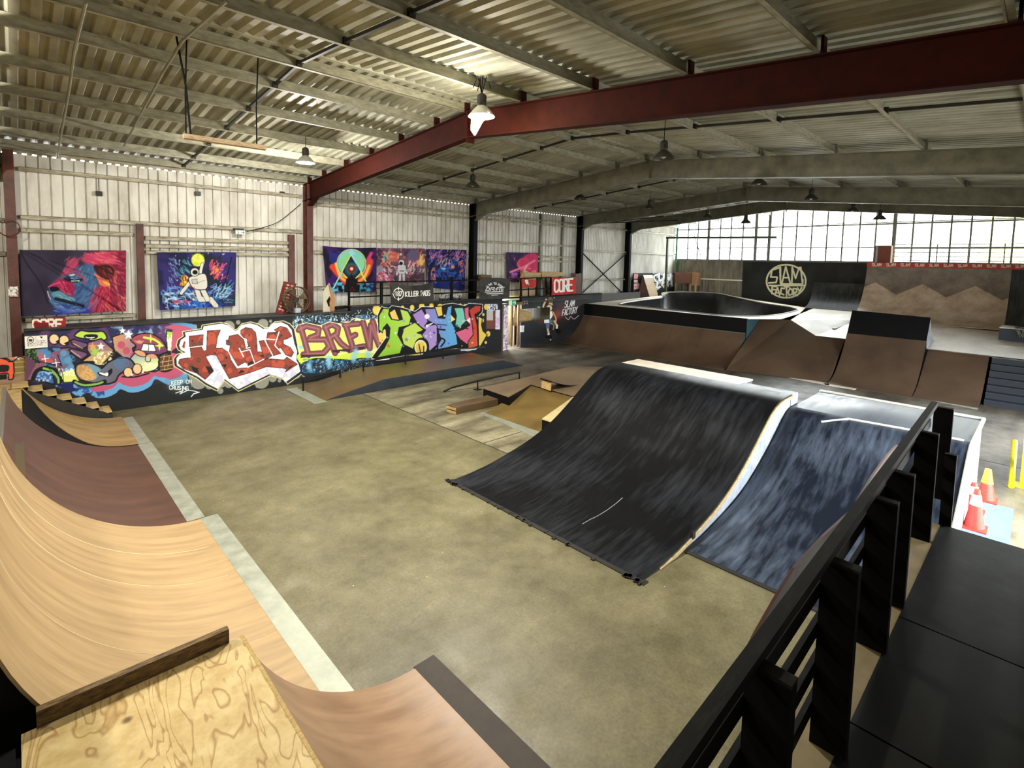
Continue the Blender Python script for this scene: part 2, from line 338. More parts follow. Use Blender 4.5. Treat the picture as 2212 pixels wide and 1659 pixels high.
def corr(axis, a0, a1, pitch, depth, fixed, z0, z1, th=.006, groove=.25, taper=.12):
    """trapezoid sheeting profile along an axis"""
    pts = []; x = a0; s = pitch
    while x < a1-1e-6:
        g0 = x+s*(1-groove)/2; pts += [(x, 0), (g0-s*taper/2, 0), (g0+s*taper/2, depth), (g0+s*groove-s*taper/2, depth), (g0+s*groove+s*taper/2, 0)]; x += s
    pts.append((min(x, a1), 0)); return [p for p in pts if p[0] <= a1]
# left wall: upright sheeting, inside face at Y = 17.5
mb = MB(); pr = corr(0, XN, 22.3, .235, .045, 0, 0, 0, groove=.13, taper=.02)
def wall_sheet(mb, pr, z0, z1, Y):
    v = []; k = 0
    for (x, d) in pr: v += [(x, Y+d, z0), (x, Y+d, z1)]
    n = len(pr); f = [(2*i, 2*i+2, 2*i+3, 2*i+1) for i in range(n-1)]; mb.add(v, f)
    mb.add([(x, y+.012, z) for x, y, z in v], [tuple(reversed(q)) for q in f])
split = [p for p in pr if p[0] <= 15.75]; sp2 = [p for p in pr if p[0] >= 17.1]
wall_sheet(mb, split, 0, 6.36, YL); wall_sheet(mb, [p for p in pr if 15.75 <= p[0] <= 17.1], 2.15, 6.36, YL); wall_sheet(mb, sp2, 0, 6.36, YL)
pr2 = [(22.3+i*.038, .012*(1-math.cos(i*PI/2))) for i in range(int((XF-22.3)/.038)+1)]; wall_sheet(mb, pr2, 0, 6.4, YL)
mb.box(XN, 15.7, YL+.06, YL+.1, 0, 6.36); mb.box(17.15, XF, YL+.06, YL+.1, 0, 6.36); mb.box(15.7, 17.15, YL+.06, YL+.1, 2.2, 6.36)
wl = mb.build('wall_left', M_wall, kind='structure')
M_girt = mat('wall_girt_steel', (196, 188, 164), .5, .0, col2=(122, 112, 88), scale=5, stretch=(.5, 2, 2))
def girt(x0, x1, z, d=.11, h=.1, y=YL):
    g = MB(); g.box(x0, x1, y-d, y-.003, z+h/2-.008, z+h/2); g.box(x0, x1, y-d, y-d+.008, z-h/2, z+h/2); g.build('girt', M_girt, wl)
for a, b_, zs in ((-4.8, -.15, (6.02, 4.72, 3.9)), (.15, 7.25, (6.0,)), (.15, 2.45, (4.5, 2.25)), (.15, 7.25, (4.82,)), (2.75, 6.8, (4.42, 4.2, 4.02)), (7.6, 14.65, (5.98, 5.78, 4.62, 4.14, 2.9)), (15.0, 22.1, (5.98, 5.8, 4.8, 4.2, 3.98)), (22.5, 32.9, (5.9, 4.6, 3.0))):
    for z in zs: girt(a, b_, z)
# eave teeth: the roof sheet ribs leave a row of daylight gaps above the wall
mb = MB(); x = XN
while x < XF: mb.box(x, x+.10, YL, YL+.05, 6.36, 6.40); x += .19
mb.box(XN, XF, YL-.02, YL+.10, 6.395, 6.56); mb.build('girt', M_girt, wl)
# right wall with three roller door openings
M_rw = mat('grey_block_wall', (120, 118, 108), .7, var=.25, scale=3)
mb = MB(); doors = [(8.6, 13.2), (16.0, 19.5)]; x = XN
for a, b_ in doors: mb.box(x, a, YR-.2, YR, 0, 6.6); mb.box(a, b_, YR-.2, YR, 4.0, 6.6); x = b_
mb.box(x, XF, YR-.2, YR, 0, 6.6); wr = mb.build('wall_right', M_rw, kind='structure')
for i, (a, b_) in enumerate(doors):
    d = MB(); d.box(a-.08, a, YR-.24, YR+.04, 0, 4.05); d.box(b_, b_+.08, YR-.24, YR+.04, 0, 4.05); d.box(a-.08, b_+.08, YR-.24, YR+.04, 4.0, 4.08)
    dr = d.build('door_%d' % (i+1), M_dark, kind='structure')
    k = MB(); k.tube([(a, YR-.05, 4.2), (b_, YR-.05, 4.2)], .16, 12); k.build('roller_drum', M_purlin, dr)
mb = MB(); mb.box(XN-.2, XN, YR-.2, YL+.1, 0, 7.3); mb.build('wall_near', M_rw, kind='structure')
# roof
RY, ZE, ZR = 8.8, 6.62, 7.42
def roofz(y): return ZR-(ZR-ZE)*abs(y-RY)/8.75
def roof_side(mb, ya, yb):
    pr = corr(0, XN-.3, XF+.3, .235, .05, 0, 0, 0, groove=.42, taper=.16); v = []
    for (x, d) in pr: v += [(x, ya, roofz(ya)+d), (x, yb, roofz(yb)+d)]
    n = len(pr); f = [(2*i, 2*i+2, 2*i+3, 2*i+1) for i in range(n-1)]; mb.add(v, f); mb.add([(p[0], p[1], p[2]+.01) for p in v], [tuple(reversed(q)) for q in f])
mb = MB(); roof_side(mb, RY, YL+.35); roof_side(mb, YR-.35, RY); mb.tube([(XN-.3, RY, ZR+.07), (XF+.3, RY, ZR+.07)], .1, 6)
ceil = mb.build('ceiling', M_roof, kind='structure')
# far wall and its big window
M_fw = mat('grey_wall_sheeting', (150, 144, 128), .6, .0, col2=(104, 98, 84), scale=3, stretch=(1, 1, .3))
mb = MB(); pf = corr(1, YR, YL, .2, .03, 0, 0, 0, groove=.4, taper=.25); v = []
for (y, d) in pf: v += [(XF+d, y, 0), (XF+d, y, 4.28)]
f = [(2*i, 2*i+1, 2*i+3, 2*i+2) for i in range(len(pf)-1)]; mb.add(v, f); mb.box(XF+.04, XF+.2, YR-.2, YL+.1, 0, 4.28)
wf = mb.build('wall_far', M_fw, kind='structure')
mb = MB(); mb.box(XF-.05, XF-.0, 12.9, 17.4, 3.0, 3.08); mb.build('girt', mat('white_rail_paint', (236, 232, 214), .5), wf)
M_mul = mat('window_frame_paint', (128, 130, 126), .5)
mb = MB(); mb.box(XF-.04, XF+.14, YR, YL, 4.22, 4.32); mb.box(XF, XF+.1, YR, YL, 6.3, 6.34)
win = mb.build('window_1', M_mul, kind='structure')
ym = []
for px in (1486, 1507, 1530, 1555, 1578, 1604, 1632, 1661, 1689, 1719, 1752, 1785, 1819, 1855, 1890, 1930, 1970, 2010, 2052, 2095, 2140, 2187): ym.append(axx(px, 530, XF)[1])
for i, y in enumerate(ym):
    big = i in (2, 6, 7, 15); m_ = MB(); m_.box(XF-.03, XF+.05, y-(.08 if big else .035), y+(.08 if big else .035), 4.28, roofz(y)+.02); m_.build('mullion', M_mul, win)
mb = MB(); mb.box(XF-.02, XF+.03, YR, YL, 5.0, 5.06); mb.box(XF-.02, XF+.03, YR, YL, 6.2, 6.28); mb.build('transom', M_mul, win)
mb = MB(); ye = [YR]+sorted(ym)+[YL]
for a, b_ in zip(ye, ye[1:]): mb.add([(XF+.06, a, 4.3), (XF+.06, b_, 4.3), (XF+.06, b_, roofz(b_)+.03), (XF+.06, a, roofz(a)+.03)], [(0, 1, 2, 3)])
mb.build('pane', glass_mat('grimy_window_glass', (240, 243, 240)), win)
# neighbouring shed seen through the panes
M_out = mat('pale_shed_sheeting', (214, 212, 206), .7, col2=(196, 192, 180), scale=2)
sh = thing('neighbouring_shed', 'pale corrugated shed wall standing outside beyond the far window', 'building', (42, 3, 0))
mb = MB(); pr_ = corr(1, -12, 9.0, .35, .05, 0, 0, 0, groove=.3, taper=.1); v = []
for (y, d) in pr_: v += [(42+d, y, 0), (42+d, y, 7.4)]
mb.add(v, [(2*i, 2*i+1, 2*i+3, 2*i+2) for i in range(len(pr_)-1)]); mb.box(42.06, 46, -12, 9.0, 0, 7.4); mb.build('wall_sheeting', M_out, sh)
mb = MB(); mb.box(41.9, 42.0, .9, 3.1, .5, 7.2); mb.build('translucent_sheet', mat('yellow_fibreglass', (214, 212, 150), .6), sh)
gm = MB(); gm.box(-12, 60, -25, YR-.3, -.3, -.02); gm.box(XF+.3, 60, YR-.3, 30, -.3, -.02); gm.box(-12, XF+.3, YL+.3, 30, -.3, -.02)
gm.build('pavement', mat('pale_asphalt', (176, 172, 164), .8, var=.2, scale=2), kind='structure')
# ------------------------------------------------------------------ portal frames
def portal(X, m, label, hn=False, mc=None, zb=0.0, xo=0.0):
    t = thing('portal_frame', label, 'steel frame', (X, RY, 0))
    def ib(p, q, name, dep=.56, wd=.2, mm=m):
        g = MB(); p = Vector(p); q = Vector(q); d = (q-p).normalized(); up = Vector((0, 0, 1)) if abs(d.z) < .5 else Vector((0, 1, 0)); up = (up-d*up.dot(d)).normalized()
        g.bar(p, q, .014, dep-.03, up)
        for s_ in (1, -1): g.bar(p, q, wd, .02, up, off=(0, s_*(dep/2-.01)))
        return g.build(name, mm, t)
    for s_ in (1, -1):
        hw = 8.66 if s_ > 0 else 9.9; ye = RY+s_*hw; a = (X, RY+s_*(hw+.06), 6.12 if s_ > 0 else 6.0); c = (X, RY+s_*.02, 6.9)
        ib(a, c, 'rafter')
        ib((X+xo, ye-s_*.18, zb), (X+xo, ye-s_*.18, 6.4), 'column', .34, .2, mc or m)
        g = MB(); y1 = ye-s_*.34; g.add([(X-.007, y1, 5.88), (X+.007, y1, 5.92), (X+.007, y1, 5.68), (X-.007, y1, 5.68), (X-.007, y1-s_*.55, 5.93), (X+.007, y1-s_*.55, 5.93)], [(0, 1, 2, 3), (0, 3, 4), (1, 5, 2), (3, 2, 5, 4), (0, 4, 5, 1)])
        g.bar((X, y1, 5.68), (X, y1-s_*.55, 5.93), .2, .018, (0, 0, 1))
        if s_ > 0: g.build('haunch', m, t)
        if zb == 0:
            g = MB(); g.box(X+xo-.15, X+xo+.15, ye-s_*.18-.22, ye-s_*.18+.22, 0, .03); g.build('base_plate', mc or m, t)
    g = MB(); g.box(X-.11, X+.11, RY-.012, RY+.012, 6.52, 7.2); g.build('apex_plate', m, t)
    for y in PY:
        g = MB(); g.box(X-.07, X+.07, y-.10, y-.07, roofz(y)-.24, roofz(y)-.02); g.build('purlin_cleat', m, t)
    return t
PY = [17.2, 16.1, 14.6, 13.1, 11.6, 10.1, 9.0, 7.3, 5.6, 3.9, 2.2, .5]
M_redcol = mat('red_brown_column_paint', (104, 52, 40), .5, col2=(66, 36, 28), scale=4)
portal(-.30, M_red, 'dark red steel portal frame at the far left edge, beside the lion tapestry', mc=M_redcol, xo=.27)
portal(7.4, M_red, 'large dark red steel portal frame crossing the middle of the hall behind the glowing lamp', mc=M_redcol)
portal(14.8, M_grey, 'olive grey portal frame next beyond the red one', mc=M_black)
portal(22.3, M_grey, 'grey portal frame over the front edge of the bowl, two beyond the red one', mc=M_black)
portal(26.9, M_grey, 'grey portal frame farthest from the camera, just before the big window', mc=M_black)
ordn = ['first', 'second', 'third', 'fourth', 'fifth', 'sixth', 'seventh', 'eighth', 'ninth', 'tenth', 'eleventh', 'twelfth']
for i, y in enumerate(PY):
    z = roofz(y)-.005; g = MB(); h = .2
    g.box(XN, XF-.1, y-.004, y+.004, z-h, z); g.box(XN, XF-.1, y, y+.065, z-.006, z); g.box(XN, XF-.1, y-.065, y, z-h, z-h+.006)
    lab = ('galvanised steel roof purlin, %s up from the left wall eave' % ordn[i]) if i < 6 else ('galvanised steel roof purlin running just left of the ridge' if i == 6 else 'galvanised steel roof purlin on the right slope, %s down from the ridge' % ordn[i-7])
    g.build('roof_purlin', M_purlin, label=lab, cat='purlin', group='roof purlins')
M_brace = mat('dark_bridging_steel', (52, 50, 42), .6, .1, var=.3, scale=8)
for bi, (xb, bn) in enumerate(((3.7, 'nearest'), (11.1, 'second'), (18.6, 'third'), (24.6, 'fourth'))):
    for i in range(len(PY)-1):
        a, c = PY[i], PY[i+1]; g = MB(); g.bar((xb, a-.004, roofz(a)-.13), (xb, c+.004, roofz(c)-.13), .05, .05); g.bar((xb, a-.004, roofz(a)-.13), (xb, a-.07, roofz(a)-.135), .09, .1)
        g.build('bridging_bar', M_brace, label='dark bridging bar, %s to %s purlin from the left, %s row from camera' % (ordn[i], ordn[i+1], bn), cat='brace', group='bridging bars in the roof')
# short door posts on the left wall, cross brace and its rods
def post(x, z0, z1, m, label, w=.16, y=YL-.12, name='wall_post'):
    g = MB(); g.box(x-w/2, x+w/2, y-.012, y+.0, z0, z1); g.box(x-w/2, x-w/2+.014, y, y+.1, z0, z1); g.box(x+w/2-.014, x+w/2, y, y+.1, z0, z1); return g.build(name, m, label=label, cat='post')
post(2.62, 1.7, 4.8, M_redcol, 'rusty brown wall post between the lion and the floating astronaut tapestries', .17)
post(6.88, 1.7, 4.7, M_redcol, 'rusty brown wall post just left of the red column, above the round fan', .2)
post(19.3, 1.9, 6.3, M_grey, 'slim grey wall post right of the pink planet tapestry', .12)
post(21.0, 1.9, 6.3, M_grey, 'slim grey wall post left of the black column behind the CORE banner', .12)
post(32.85, 1.9, 6.4, mat('green_corner_post', (70, 128, 92), .6), 'green tinted corner post where the left wall meets the big window', .12, y=YL-.2)
t = thing('cross_brace', 'thin dark steel cross brace on the left wall just before the bowl', 'brace', (24.6, YL-.14, 2.3))
for a, c in (((22.5, YL-.17, 2.2), (26.75, YL-.17, 4.5)), ((22.45, YL-.11, 4.6), (26.6, YL-.11, 2.2))):
    g = MB(); g.tube([a, c], .035, 6); g.build('brace_rod', M_dark, t)
g = MB(); g.tube([(26.9-4.4, 12.6, 6.2), (22.4, 15.9, 6.0)], .03, 6); g.tube([(22.4, 15.9, 6.0), (26.8, 14.2, 6.35)], .03, 6); g.build('roof_brace', M_dark, label='dark diagonal rod brace under the roof behind the second grey frame', cat='brace')
# pipe frame (green grey) in front of the far window
g = thing('pipe_gantry', 'grey green steel pipe gantry standing before the left end of the big window', 'frame', ay(1437, 600, 16.6))
q0 = ay(1437, 640, 16.6); q1 = ay(1437, 513, 16.6); X0 = q0[0]; zt = q1[2]; q2 = axx(1678, 512, X0)
k = MB(); k.bar((X0, 16.6, 2.0), (X0, 16.6, zt), .12, .12, (1, 0, 0)); k.build('upright', mat('green_grey_steel', (84, 98, 78), .5, .2), g)
k = MB(); k.bar((X0, 16.7, zt), (X0, q2[1], q2[2]-.02), .12, .12); k.build('cross_rail', MATS['green_grey_steel'], g)
k = MB(); a = axx(1520, 500, X0); c = axx(1528, 560, X0); k.tube([(X0, 14.9, zt+.1), (X0, 14.4, 4.4)], .025, 6); k.build('stay', M_dark, g)
# ================================================================== ramps
def ply(name, c1, c2, scale=2.0, st=(1, 6, 1), rough=.5, bump=.0):
    return mat(name, c1, rough, 0, col2=c2, scale=scale, stretch=st, ramp=(.32, .62), bump=bump, rvar=.08)
M_tan = ply('tan_hardboard', (182, 153, 110), (158, 130, 92), 1.6, (.6, 6, .6))
M_maroon = ply('dark_maroon_hardboard', (92, 62, 48), (72, 48, 38), 1.3, (.7, 3, .7), .42)
M_brownh = ply('brown_hardboard', (112, 84, 54), (84, 62, 40), 1.2, (2, 1, 1), .4)
M_near = ply('reddish_hardboard', (160, 128, 98), (136, 104, 78), 1.5, (.8, 4, .8), .45)
M_khaki = ply('khaki_hardboard', (126, 104, 56), (94, 76, 42), .9, (1, 1, 1), .45)
M_pale = ply('pale_deck_board', (234, 222, 206), (200, 186, 168), .8, (1, 2, 1), .45)
M_plate = mat('pale_steel_plate', (176, 180, 166), .42, .35, col2=(150, 155, 142), scale=5, rvar=.08)
M_dplate = mat('dark_brown_steel_plate', (56, 45, 36), .7, .0, col2=(44, 36, 30), scale=5)
M_timber = mat('bare_timber', (206, 180, 124), .65, col2=(170, 136, 84), scale=5, stretch=(1, 1, 6))
M_wht = mat('white_side_paint', (190, 196, 204), .55, col2=(150, 160, 176), scale=4)
M_cop = mat('coping_steel', (140, 138, 130), .35, .7)
def skate(name, c1, c2, rough=.34):
    """black riding surface with grey wheel scuffs"""
    if name in MATS: return MATS[name]
    m = bpy.data.materials.new(name); m.use_nodes = True; nt = m.node_tree; n = nt.nodes; L = nt.links; bs = n['Principled BSDF']
    g = n.new('ShaderNodeNewGeometry'); mp = n.new('ShaderNodeMapping'); mp.inputs['Scale'].default_value = (.9, 7.0, .9); L.new(g.outputs['Position'], mp.inputs[0])
    a = n.new('ShaderNodeTexNoise'); a.inputs['Scale'].default_value = 1.6; a.inputs['Detail'].default_value = 9; a.inputs['Roughness'].default_value = .68; L.new(mp.outputs[0], a.inputs['Vector'])
    a2 = n.new('ShaderNodeTexNoise'); a2.inputs['Scale'].default_value = .8; a2.inputs['Detail'].default_value = 6; L.new(g.outputs['Position'], a2.inputs['Vector'])
    mu = n.new('ShaderNodeMath'); mu.operation = 'MULTIPLY'; L.new(a.outputs['Fac'], mu.inputs[0]); L.new(a2.outputs['Fac'], mu.inputs[1])
    cr = n.new('ShaderNodeValToRGB'); cr.color_ramp.elements[0].position = .2; cr.color_ramp.elements[1].position = .42
    cr.color_ramp.elements[0].color = tuple(lin(c1))+(1,); cr.color_ramp.elements[1].color = tuple(lin(c2))+(1,)
    L.new(mu.outputs[0], cr.inputs[0]); L.new(cr.outputs[0], bs.inputs['Base Color'])
    mr = n.new('ShaderNodeMapRange'); mr.inputs[1].default_value = .2; mr.inputs[2].default_value = .5; mr.inputs[3].default_value = rough; mr.inputs[4].default_value = rough+.25; L.new(mu.outputs[0], mr.inputs[0]); L.new(mr.outputs[0], bs.inputs['Roughness'])
    bs.inputs['Specular IOR Level'].default_value = .3
    MATS[name] = m; return m
M_sk = skate('black_riding_surface', (11, 12, 16), (34, 37, 44)); M_sk2 = skate('daylight_blue_riding_surface', (22, 28, 40), (82, 94, 112), .3)  # the second surface has the blue sheen of daylight in its colour
def arc(x0, z0, R_, x1=None, z1=None, n=16, sgn=-1):
    """quarter pipe transition starting flat at (x0,z0) and rising toward sgn, until height z1"""
    th = math.acos(max(-1, min(1, 1-(z1-z0)/R_))); return [(x0+sgn*R_*math.sin(th*i/n), z0+R_*(1-math.cos(th*i/n))) for i in range(n+1)]
def surf(parent, name, prof, y0, y1, m, th=.018, ny=1, **kw):
    pr = prof if not callable(y0) else prof
    mb = MB(); N = len(prof)-1
    f0 = y0 if callable(y0) else (lambda i: y0); f1 = y1 if callable(y1) else (lambda i: y1)
    top = []; nr = []
    for i, (x, z) in enumerate(prof):
        a = prof[max(i-1, 0)]; b2 = prof[min(i+1, N)]; d = (b2[0]-a[0], b2[1]-a[1]); l = math.hypot(*d) or 1; nx, nz = -d[1]/l, d[0]/l
        if nz < 0 or (abs(nz) < 1e-6 and nx*1 < 0): nx, nz = -nx, -nz
        nr.append((nx, nz))
    v = []
    for i, (x, z) in enumerate(prof):
        nx, nz = nr[i]; v += [(x, f0(i), z), (x, f1(i), z), (x-nx*th, f0(i), z-nz*th), (x-nx*th, f1(i), z-nz*th)]
    f = []
    for i in range(N):
        a, b2 = 4*i, 4*i+4; f += [(a, a+1, b2+1, b2), (a+2, b2+2, b2+3, a+3), (a, b2, b2+2, a+2), (a+1, a+3, b2+3, b2+1)]
    f += [(0, 2, 3, 1), (4*N, 4*N+1, 4*N+3, 4*N+2)]
    mb.add(v, f); return mb.build(name, m, parent, smooth=True, **kw)
def side(parent, prof, y, m, base=0.0, name='side_panel', th=.018, close_x=None, **kw):
    pts = [(x, z-.019) for x, z in prof]
    if close_x is not None: pts.append((close_x, pts[-1][1]))
    x_end = pts[-1][0]; pts = [(max(p[0], 0) if False else p[0], max(p[1], base)) for p in pts]+[(x_end, base)]
    q = [pts[0]]
    for p in pts[1:]:
        if math.hypot(p[0]-q[-1][0], p[1]-q[-1][1]) > 1e-4: q.append(p)
    if math.hypot(q[0][0]-q[-1][0], q[0][1]-q[-1][1]) < 1e-4: q.pop()
    mb = MB(); mb.prismY(q, y-th/2, y+th/2); return mb.build(name, m, parent, **kw)
# ---- left bank of quarter pipes along the near end of the hall (they rise toward -X)
PT = arc(1.86, .012, 2.05, z1=2.02)
t = thing('quarter_pipe', 'tall tan quarter pipe filling the left of the picture', 'ramp', (0.9, 6.2, 0))
PTt = arc(1.95, .014, 2.2, z1=2.2, n=26)
surf(t, 'riding_surface', PTt, 4.12, 8.46, M_tan)
for yy in (5.35, 6.7, 7.55):
    g = MB(); v = []; 
    g.tube([(x, yy, z+.0015) for x, z in PTt[1:-4]], .0045, 4); g.build('board_seam', mat('pale_seam', (224, 202, 160), .6), t)
g = MB(); g.box(1.93, 2.17, 4.1, 8.47, 0, .016); g.build('threshold_plate', M_plate, t)
side(t, PTt, 8.44, M_timber); side(t, PTt, 4.14, M_black, label='black side panel')
g = MB(); g.tube([(PTt[-1][0]-.03, 4.12, 2.21), (PTt[-1][0]-.03, 8.46, 2.21)], .03, 10); g.build('coping', M_cop, t)
g = MB(); g.box(-3.0, PTt[-1][0]-.06, 4.12, 8.46, 2.13, 2.19); g.build('deck', M_timber, t); g = MB(); g.box(-3.0, -2.95, 4.12, 8.46, 0, 2.13); g.box(-3.0, -.3, 4.12, 4.16, 0, 2.13); g.build('back_panel', M_black, t)
t = thing('quarter_pipe', 'dark maroon quarter pipe on the left behind the tan one', 'ramp', (0.9, 10.5, 0))
PTm = arc(1.78, .012, 2.05, z1=1.5, n=20)
surf(t, 'riding_surface', PTm, 8.49, 12.66, M_maroon)
g = MB(); g.box(1.76, 2.0, 8.49, 12.66, 0, .016); g.build('threshold_plate', M_plate, t)
side(t, PTm, 8.51, M_black)
g = MB(); g.tube([(PTm[-1][0]-.03, 8.5, 1.51), (PTm[-1][0]-.03, 12.66, 1.51)], .03, 10); g.build('coping', M_cop, t)
g = MB(); g.box(-3, PTm[-1][0]-.06, 8.5, 12.66, 1.44, 1.5); g.build('deck', M_timber, t)
g = MB(); q = ay(43, 977, 8.42); g.box(q[0]-.04, q[0]+.04, 8.46, 8.52, 1.2, 1.62); g.build('coping_end', M_cop, t)
# wedge of dark board and the brown section that fans out beyond it
PTb = arc(1.78, .012, 2.05, z1=1.0, n=20)
def on_prof(px, py, prof):
    best = None
    for (x0, z0), (x1, z1) in zip(prof, prof[1:]):
        for k in range(8):
            z = z0+(z1-z0)*k/8; q = az(px, py, z); xx = x0+(x1-x0)*k/8; e = abs(q[0]-xx)
            if best is None or e < best[0]: best = (e, (xx, q[1], z))
    return best[1]
fan = sorted([(lambda q: (q[2], q[1]))(on_prof(px, py, PTb)) for px, py in ((57, 842), (69, 860), (81, 877), (100, 898), (122, 918), (150, 938), (190, 957), (240, 965))])
fy = lambda i: float(np.clip(np.interp(PTb[i][1], [p[0] for p in fan], [p[1] for p in fan]), 12.72, 14.9))
t = thing('quarter_pipe', 'brown quarter pipe at the far left beside the stairs, with a black strip', 'ramp', (0.9, 14, 0))
surf(t, 'black_strip', PTb, 12.67, (lambda i: fy(i)-.004), M_black, label='black wedge shaped strip')
surf(t, 'riding_surface', [(x, z+.012) for x, z in PTb], fy, 15.06, ply('light_brown_hardboard', (164, 134, 86), (136, 108, 66), 1.2, (.8, 3, .8), .45))
side(t, PTb, 15.05, M_timber); g = MB(); g.box(1.76, 1.99, 12.69, 14.95, 0, .016); g.build('threshold_plate', M_plate, t)
g = MB(); g.box(-2.5, PTb[-1][0], 12.7, 15.7, .94, .99); g.build('deck', M_timber, t)
# stairs between that ramp and the painted wall
t = thing('staircase', 'short flight of small plywood steps against the painted wall at far left', 'stairs', (.9, 15.4, 0))
tr = [(-.02, 1.02), (.22, .90), (.46, .76), (.72, .62), (.98, .48), (1.22, .33), (1.46, .18)]
for i, (x, z) in enumerate(tr):
    g = MB(); g.box(x-.12, x+.15, 15.12, 15.74, z-.025, z); g.build('tread', M_timber, t)
    g = MB(); g.box(x+.12, x+.14, 15.14, 15.72, max(0, z-.15), z-.025); g.build('riser', M_black, t)
g = MB(); g.add([(-.2, 15.12, 1.0), (-.2, 15.12, .75), (1.3, 15.12, 0), (1.62, 15.12, 0), (1.62, 15.12, .1), (-.02, 15.12, 1.0), (-.2, 15.10, 1.0), (-.2, 15.10, .75), (1.3, 15.10, 0), (1.62, 15.10, 0), (1.62, 15.10, .1), (-.02, 15.10, 1.0)], [(0, 1, 2, 3, 4, 5), (11, 10, 9, 8, 7, 6)]+[(i, 6+i, 6+(i+1) % 6, (i+1) % 6) for i in range(6)]); g.build('stringer', M_dark, t)
# ---- the near quarter pipe with bare plywood deck, right below the camera
M_plyN = None
def knotty():
    m = bpy.data.materials.new('knotty_plywood'); m.use_nodes = True; nt = m.node_tree; n = nt.nodes; L = nt.links; bs = n['Principled BSDF']; bs.inputs['Roughness'].default_value = .6
    g = n.new('ShaderNodeNewGeometry'); mp = n.new('ShaderNodeMapping'); mp.inputs['Scale'].default_value = (2.6, .8, 1); mp.inputs['Rotation'].default_value = (0, 0, .1); L.new(g.outputs['Position'], mp.inputs[0])
    w = n.new('ShaderNodeTexNoise'); w.inputs['Scale'].default_value = 1.5; w.inputs['Detail'].default_value = 2; w.inputs['Distortion'].default_value = 1.4; L.new(mp.outputs[0], w.inputs['Vector'])
    mm = n.new('ShaderNodeMath'); mm.operation = 'MULTIPLY'; mm.inputs[1].default_value = 7; L.new(w.outputs['Fac'], mm.inputs[0]); fr = n.new('ShaderNodeMath'); fr.operation = 'PINGPONG'; fr.inputs[1].default_value = .5; L.new(mm.outputs[0], fr.inputs[0])
    cr = n.new('ShaderNodeValToRGB'); e = cr.color_ramp.elements; e[0].position = 0; e[0].color = tuple(lin((166, 134, 80)))+(1,); e[1].position = .16; e[1].color = tuple(lin((208, 186, 134)))+(1,); L.new(fr.outputs[0], cr.inputs[0])
    n2 = n.new('ShaderNodeTexNoise'); n2.inputs['Scale'].default_value = 6; n2.inputs['Detail'].default_value = 6; n2.inputs['Roughness'].default_value = .7; L.new(g.outputs['Position'], n2.inputs['Vector'])
    c2 = n.new('ShaderNodeValToRGB'); c2.color_ramp.elements[0].position = .36; c2.color_ramp.elements[0].color = (.72, .62, .46, 1); c2.color_ramp.elements[1].position = .6; c2.color_ramp.elements[1].color = (1, 1, 1, 1); L.new(n2.outputs['Fac'], c2.inputs[0])
    x = n.new('ShaderNodeMix'); x.data_type = 'RGBA'; x.blend_type = 'MULTIPLY'; x.inputs[0].default_value = .8; L.new(cr.outputs[0], x.inputs[6]); L.new(c2.outputs[0], x.inputs[7])
    vo = n.new('ShaderNodeTexVoronoi'); vo.inputs['Scale'].default_value = 3.6; L.new(g.outputs['Position'], vo.inputs['Vector'])
    c3 = n.new('ShaderNodeValToRGB'); c3.color_ramp.elements[0].position = .05; c3.color_ramp.elements[0].color = (.12, .07, .03, 1); c3.color_ramp.elements[1].position = .13; c3.color_ramp.elements[1].color = (1, 1, 1, 1); L.new(vo.outputs['Distance'], c3.inputs[0])
    y = n.new('ShaderNodeMix'); y.data_type = 'RGBA'; y.blend_type = 'MULTIPLY'; y.inputs[0].default_value = .85; L.new(x.outputs[2], y.inputs[6]); L.new(c3.outputs[0], y.inputs[7]); L.new(y.outputs[2], bs.inputs['Base Color']); return m
M_knot = knotty()
t = thing('quarter_pipe', 'reddish brown quarter pipe with bare knotty plywood deck at the bottom left', 'ramp', (1.2, 2.4, 0))
PN = arc(2.78, .012, 1.72, z1=1.14, n=20); xt = PN[-1][0]
surf(t, 'riding_surface', PN, .9, 3.96, M_near)
g = MB(); g.box(2.74, 2.98, .9, 3.98, 0, .016); g.build('threshold_plate', M_dplate, t)
side(t, PN, 3.95, M_timber); side(t, PN, .92, M_timber)
g = MB(); g.box(-.07, xt-.02, .9, 3.93, 1.125, 1.155); g.build('deck', M_knot, t, label='bare knotty yellow plywood deck')
g = MB(); g.box(xt-.035, xt+.01, .9, 3.95, 1.07, 1.145); g.build('coping_plate', mat('raw_ply_edge', (198, 170, 104), .7, col2=(140, 112, 62), scale=30, stretch=(1, 8, 1)), t, label='splintered ply edge')
g = MB(); g.box(0.0, xt-.1, 3.915, 3.965, 1.11, 1.262); g.build('kick_board', mat('worn_plank', (120, 94, 52), .7, col2=(52, 38, 24), scale=14, stretch=(1, 4, 4)), t, label='worn upright plank along the deck edge')
g = MB(); g.box(0, .05, .9, 3.9, 0, 1.12); g.box(.05, xt-.1, 3.86, 3.9, 0, 1.12); g.build('back_panel', M_black, t)
# black painted boards standing in for the dark void at the bottom left corner
t = thing('platform', 'black boards standing in for the dark void in the bottom left corner behind the knotty deck', 'platform', (-1.3, 2.4, 0))
g = MB(); g.box(-2.9, -.10, .6, 4.05, .94, 1.0); g.build('deck', M_black, t); g = MB(); g.box(-2.88, -2.8, .62, 4.03, 0, .94); g.box(-.14, -.08, .62, 4.03, 0, .94); g.build('support_panel', M_black, t)
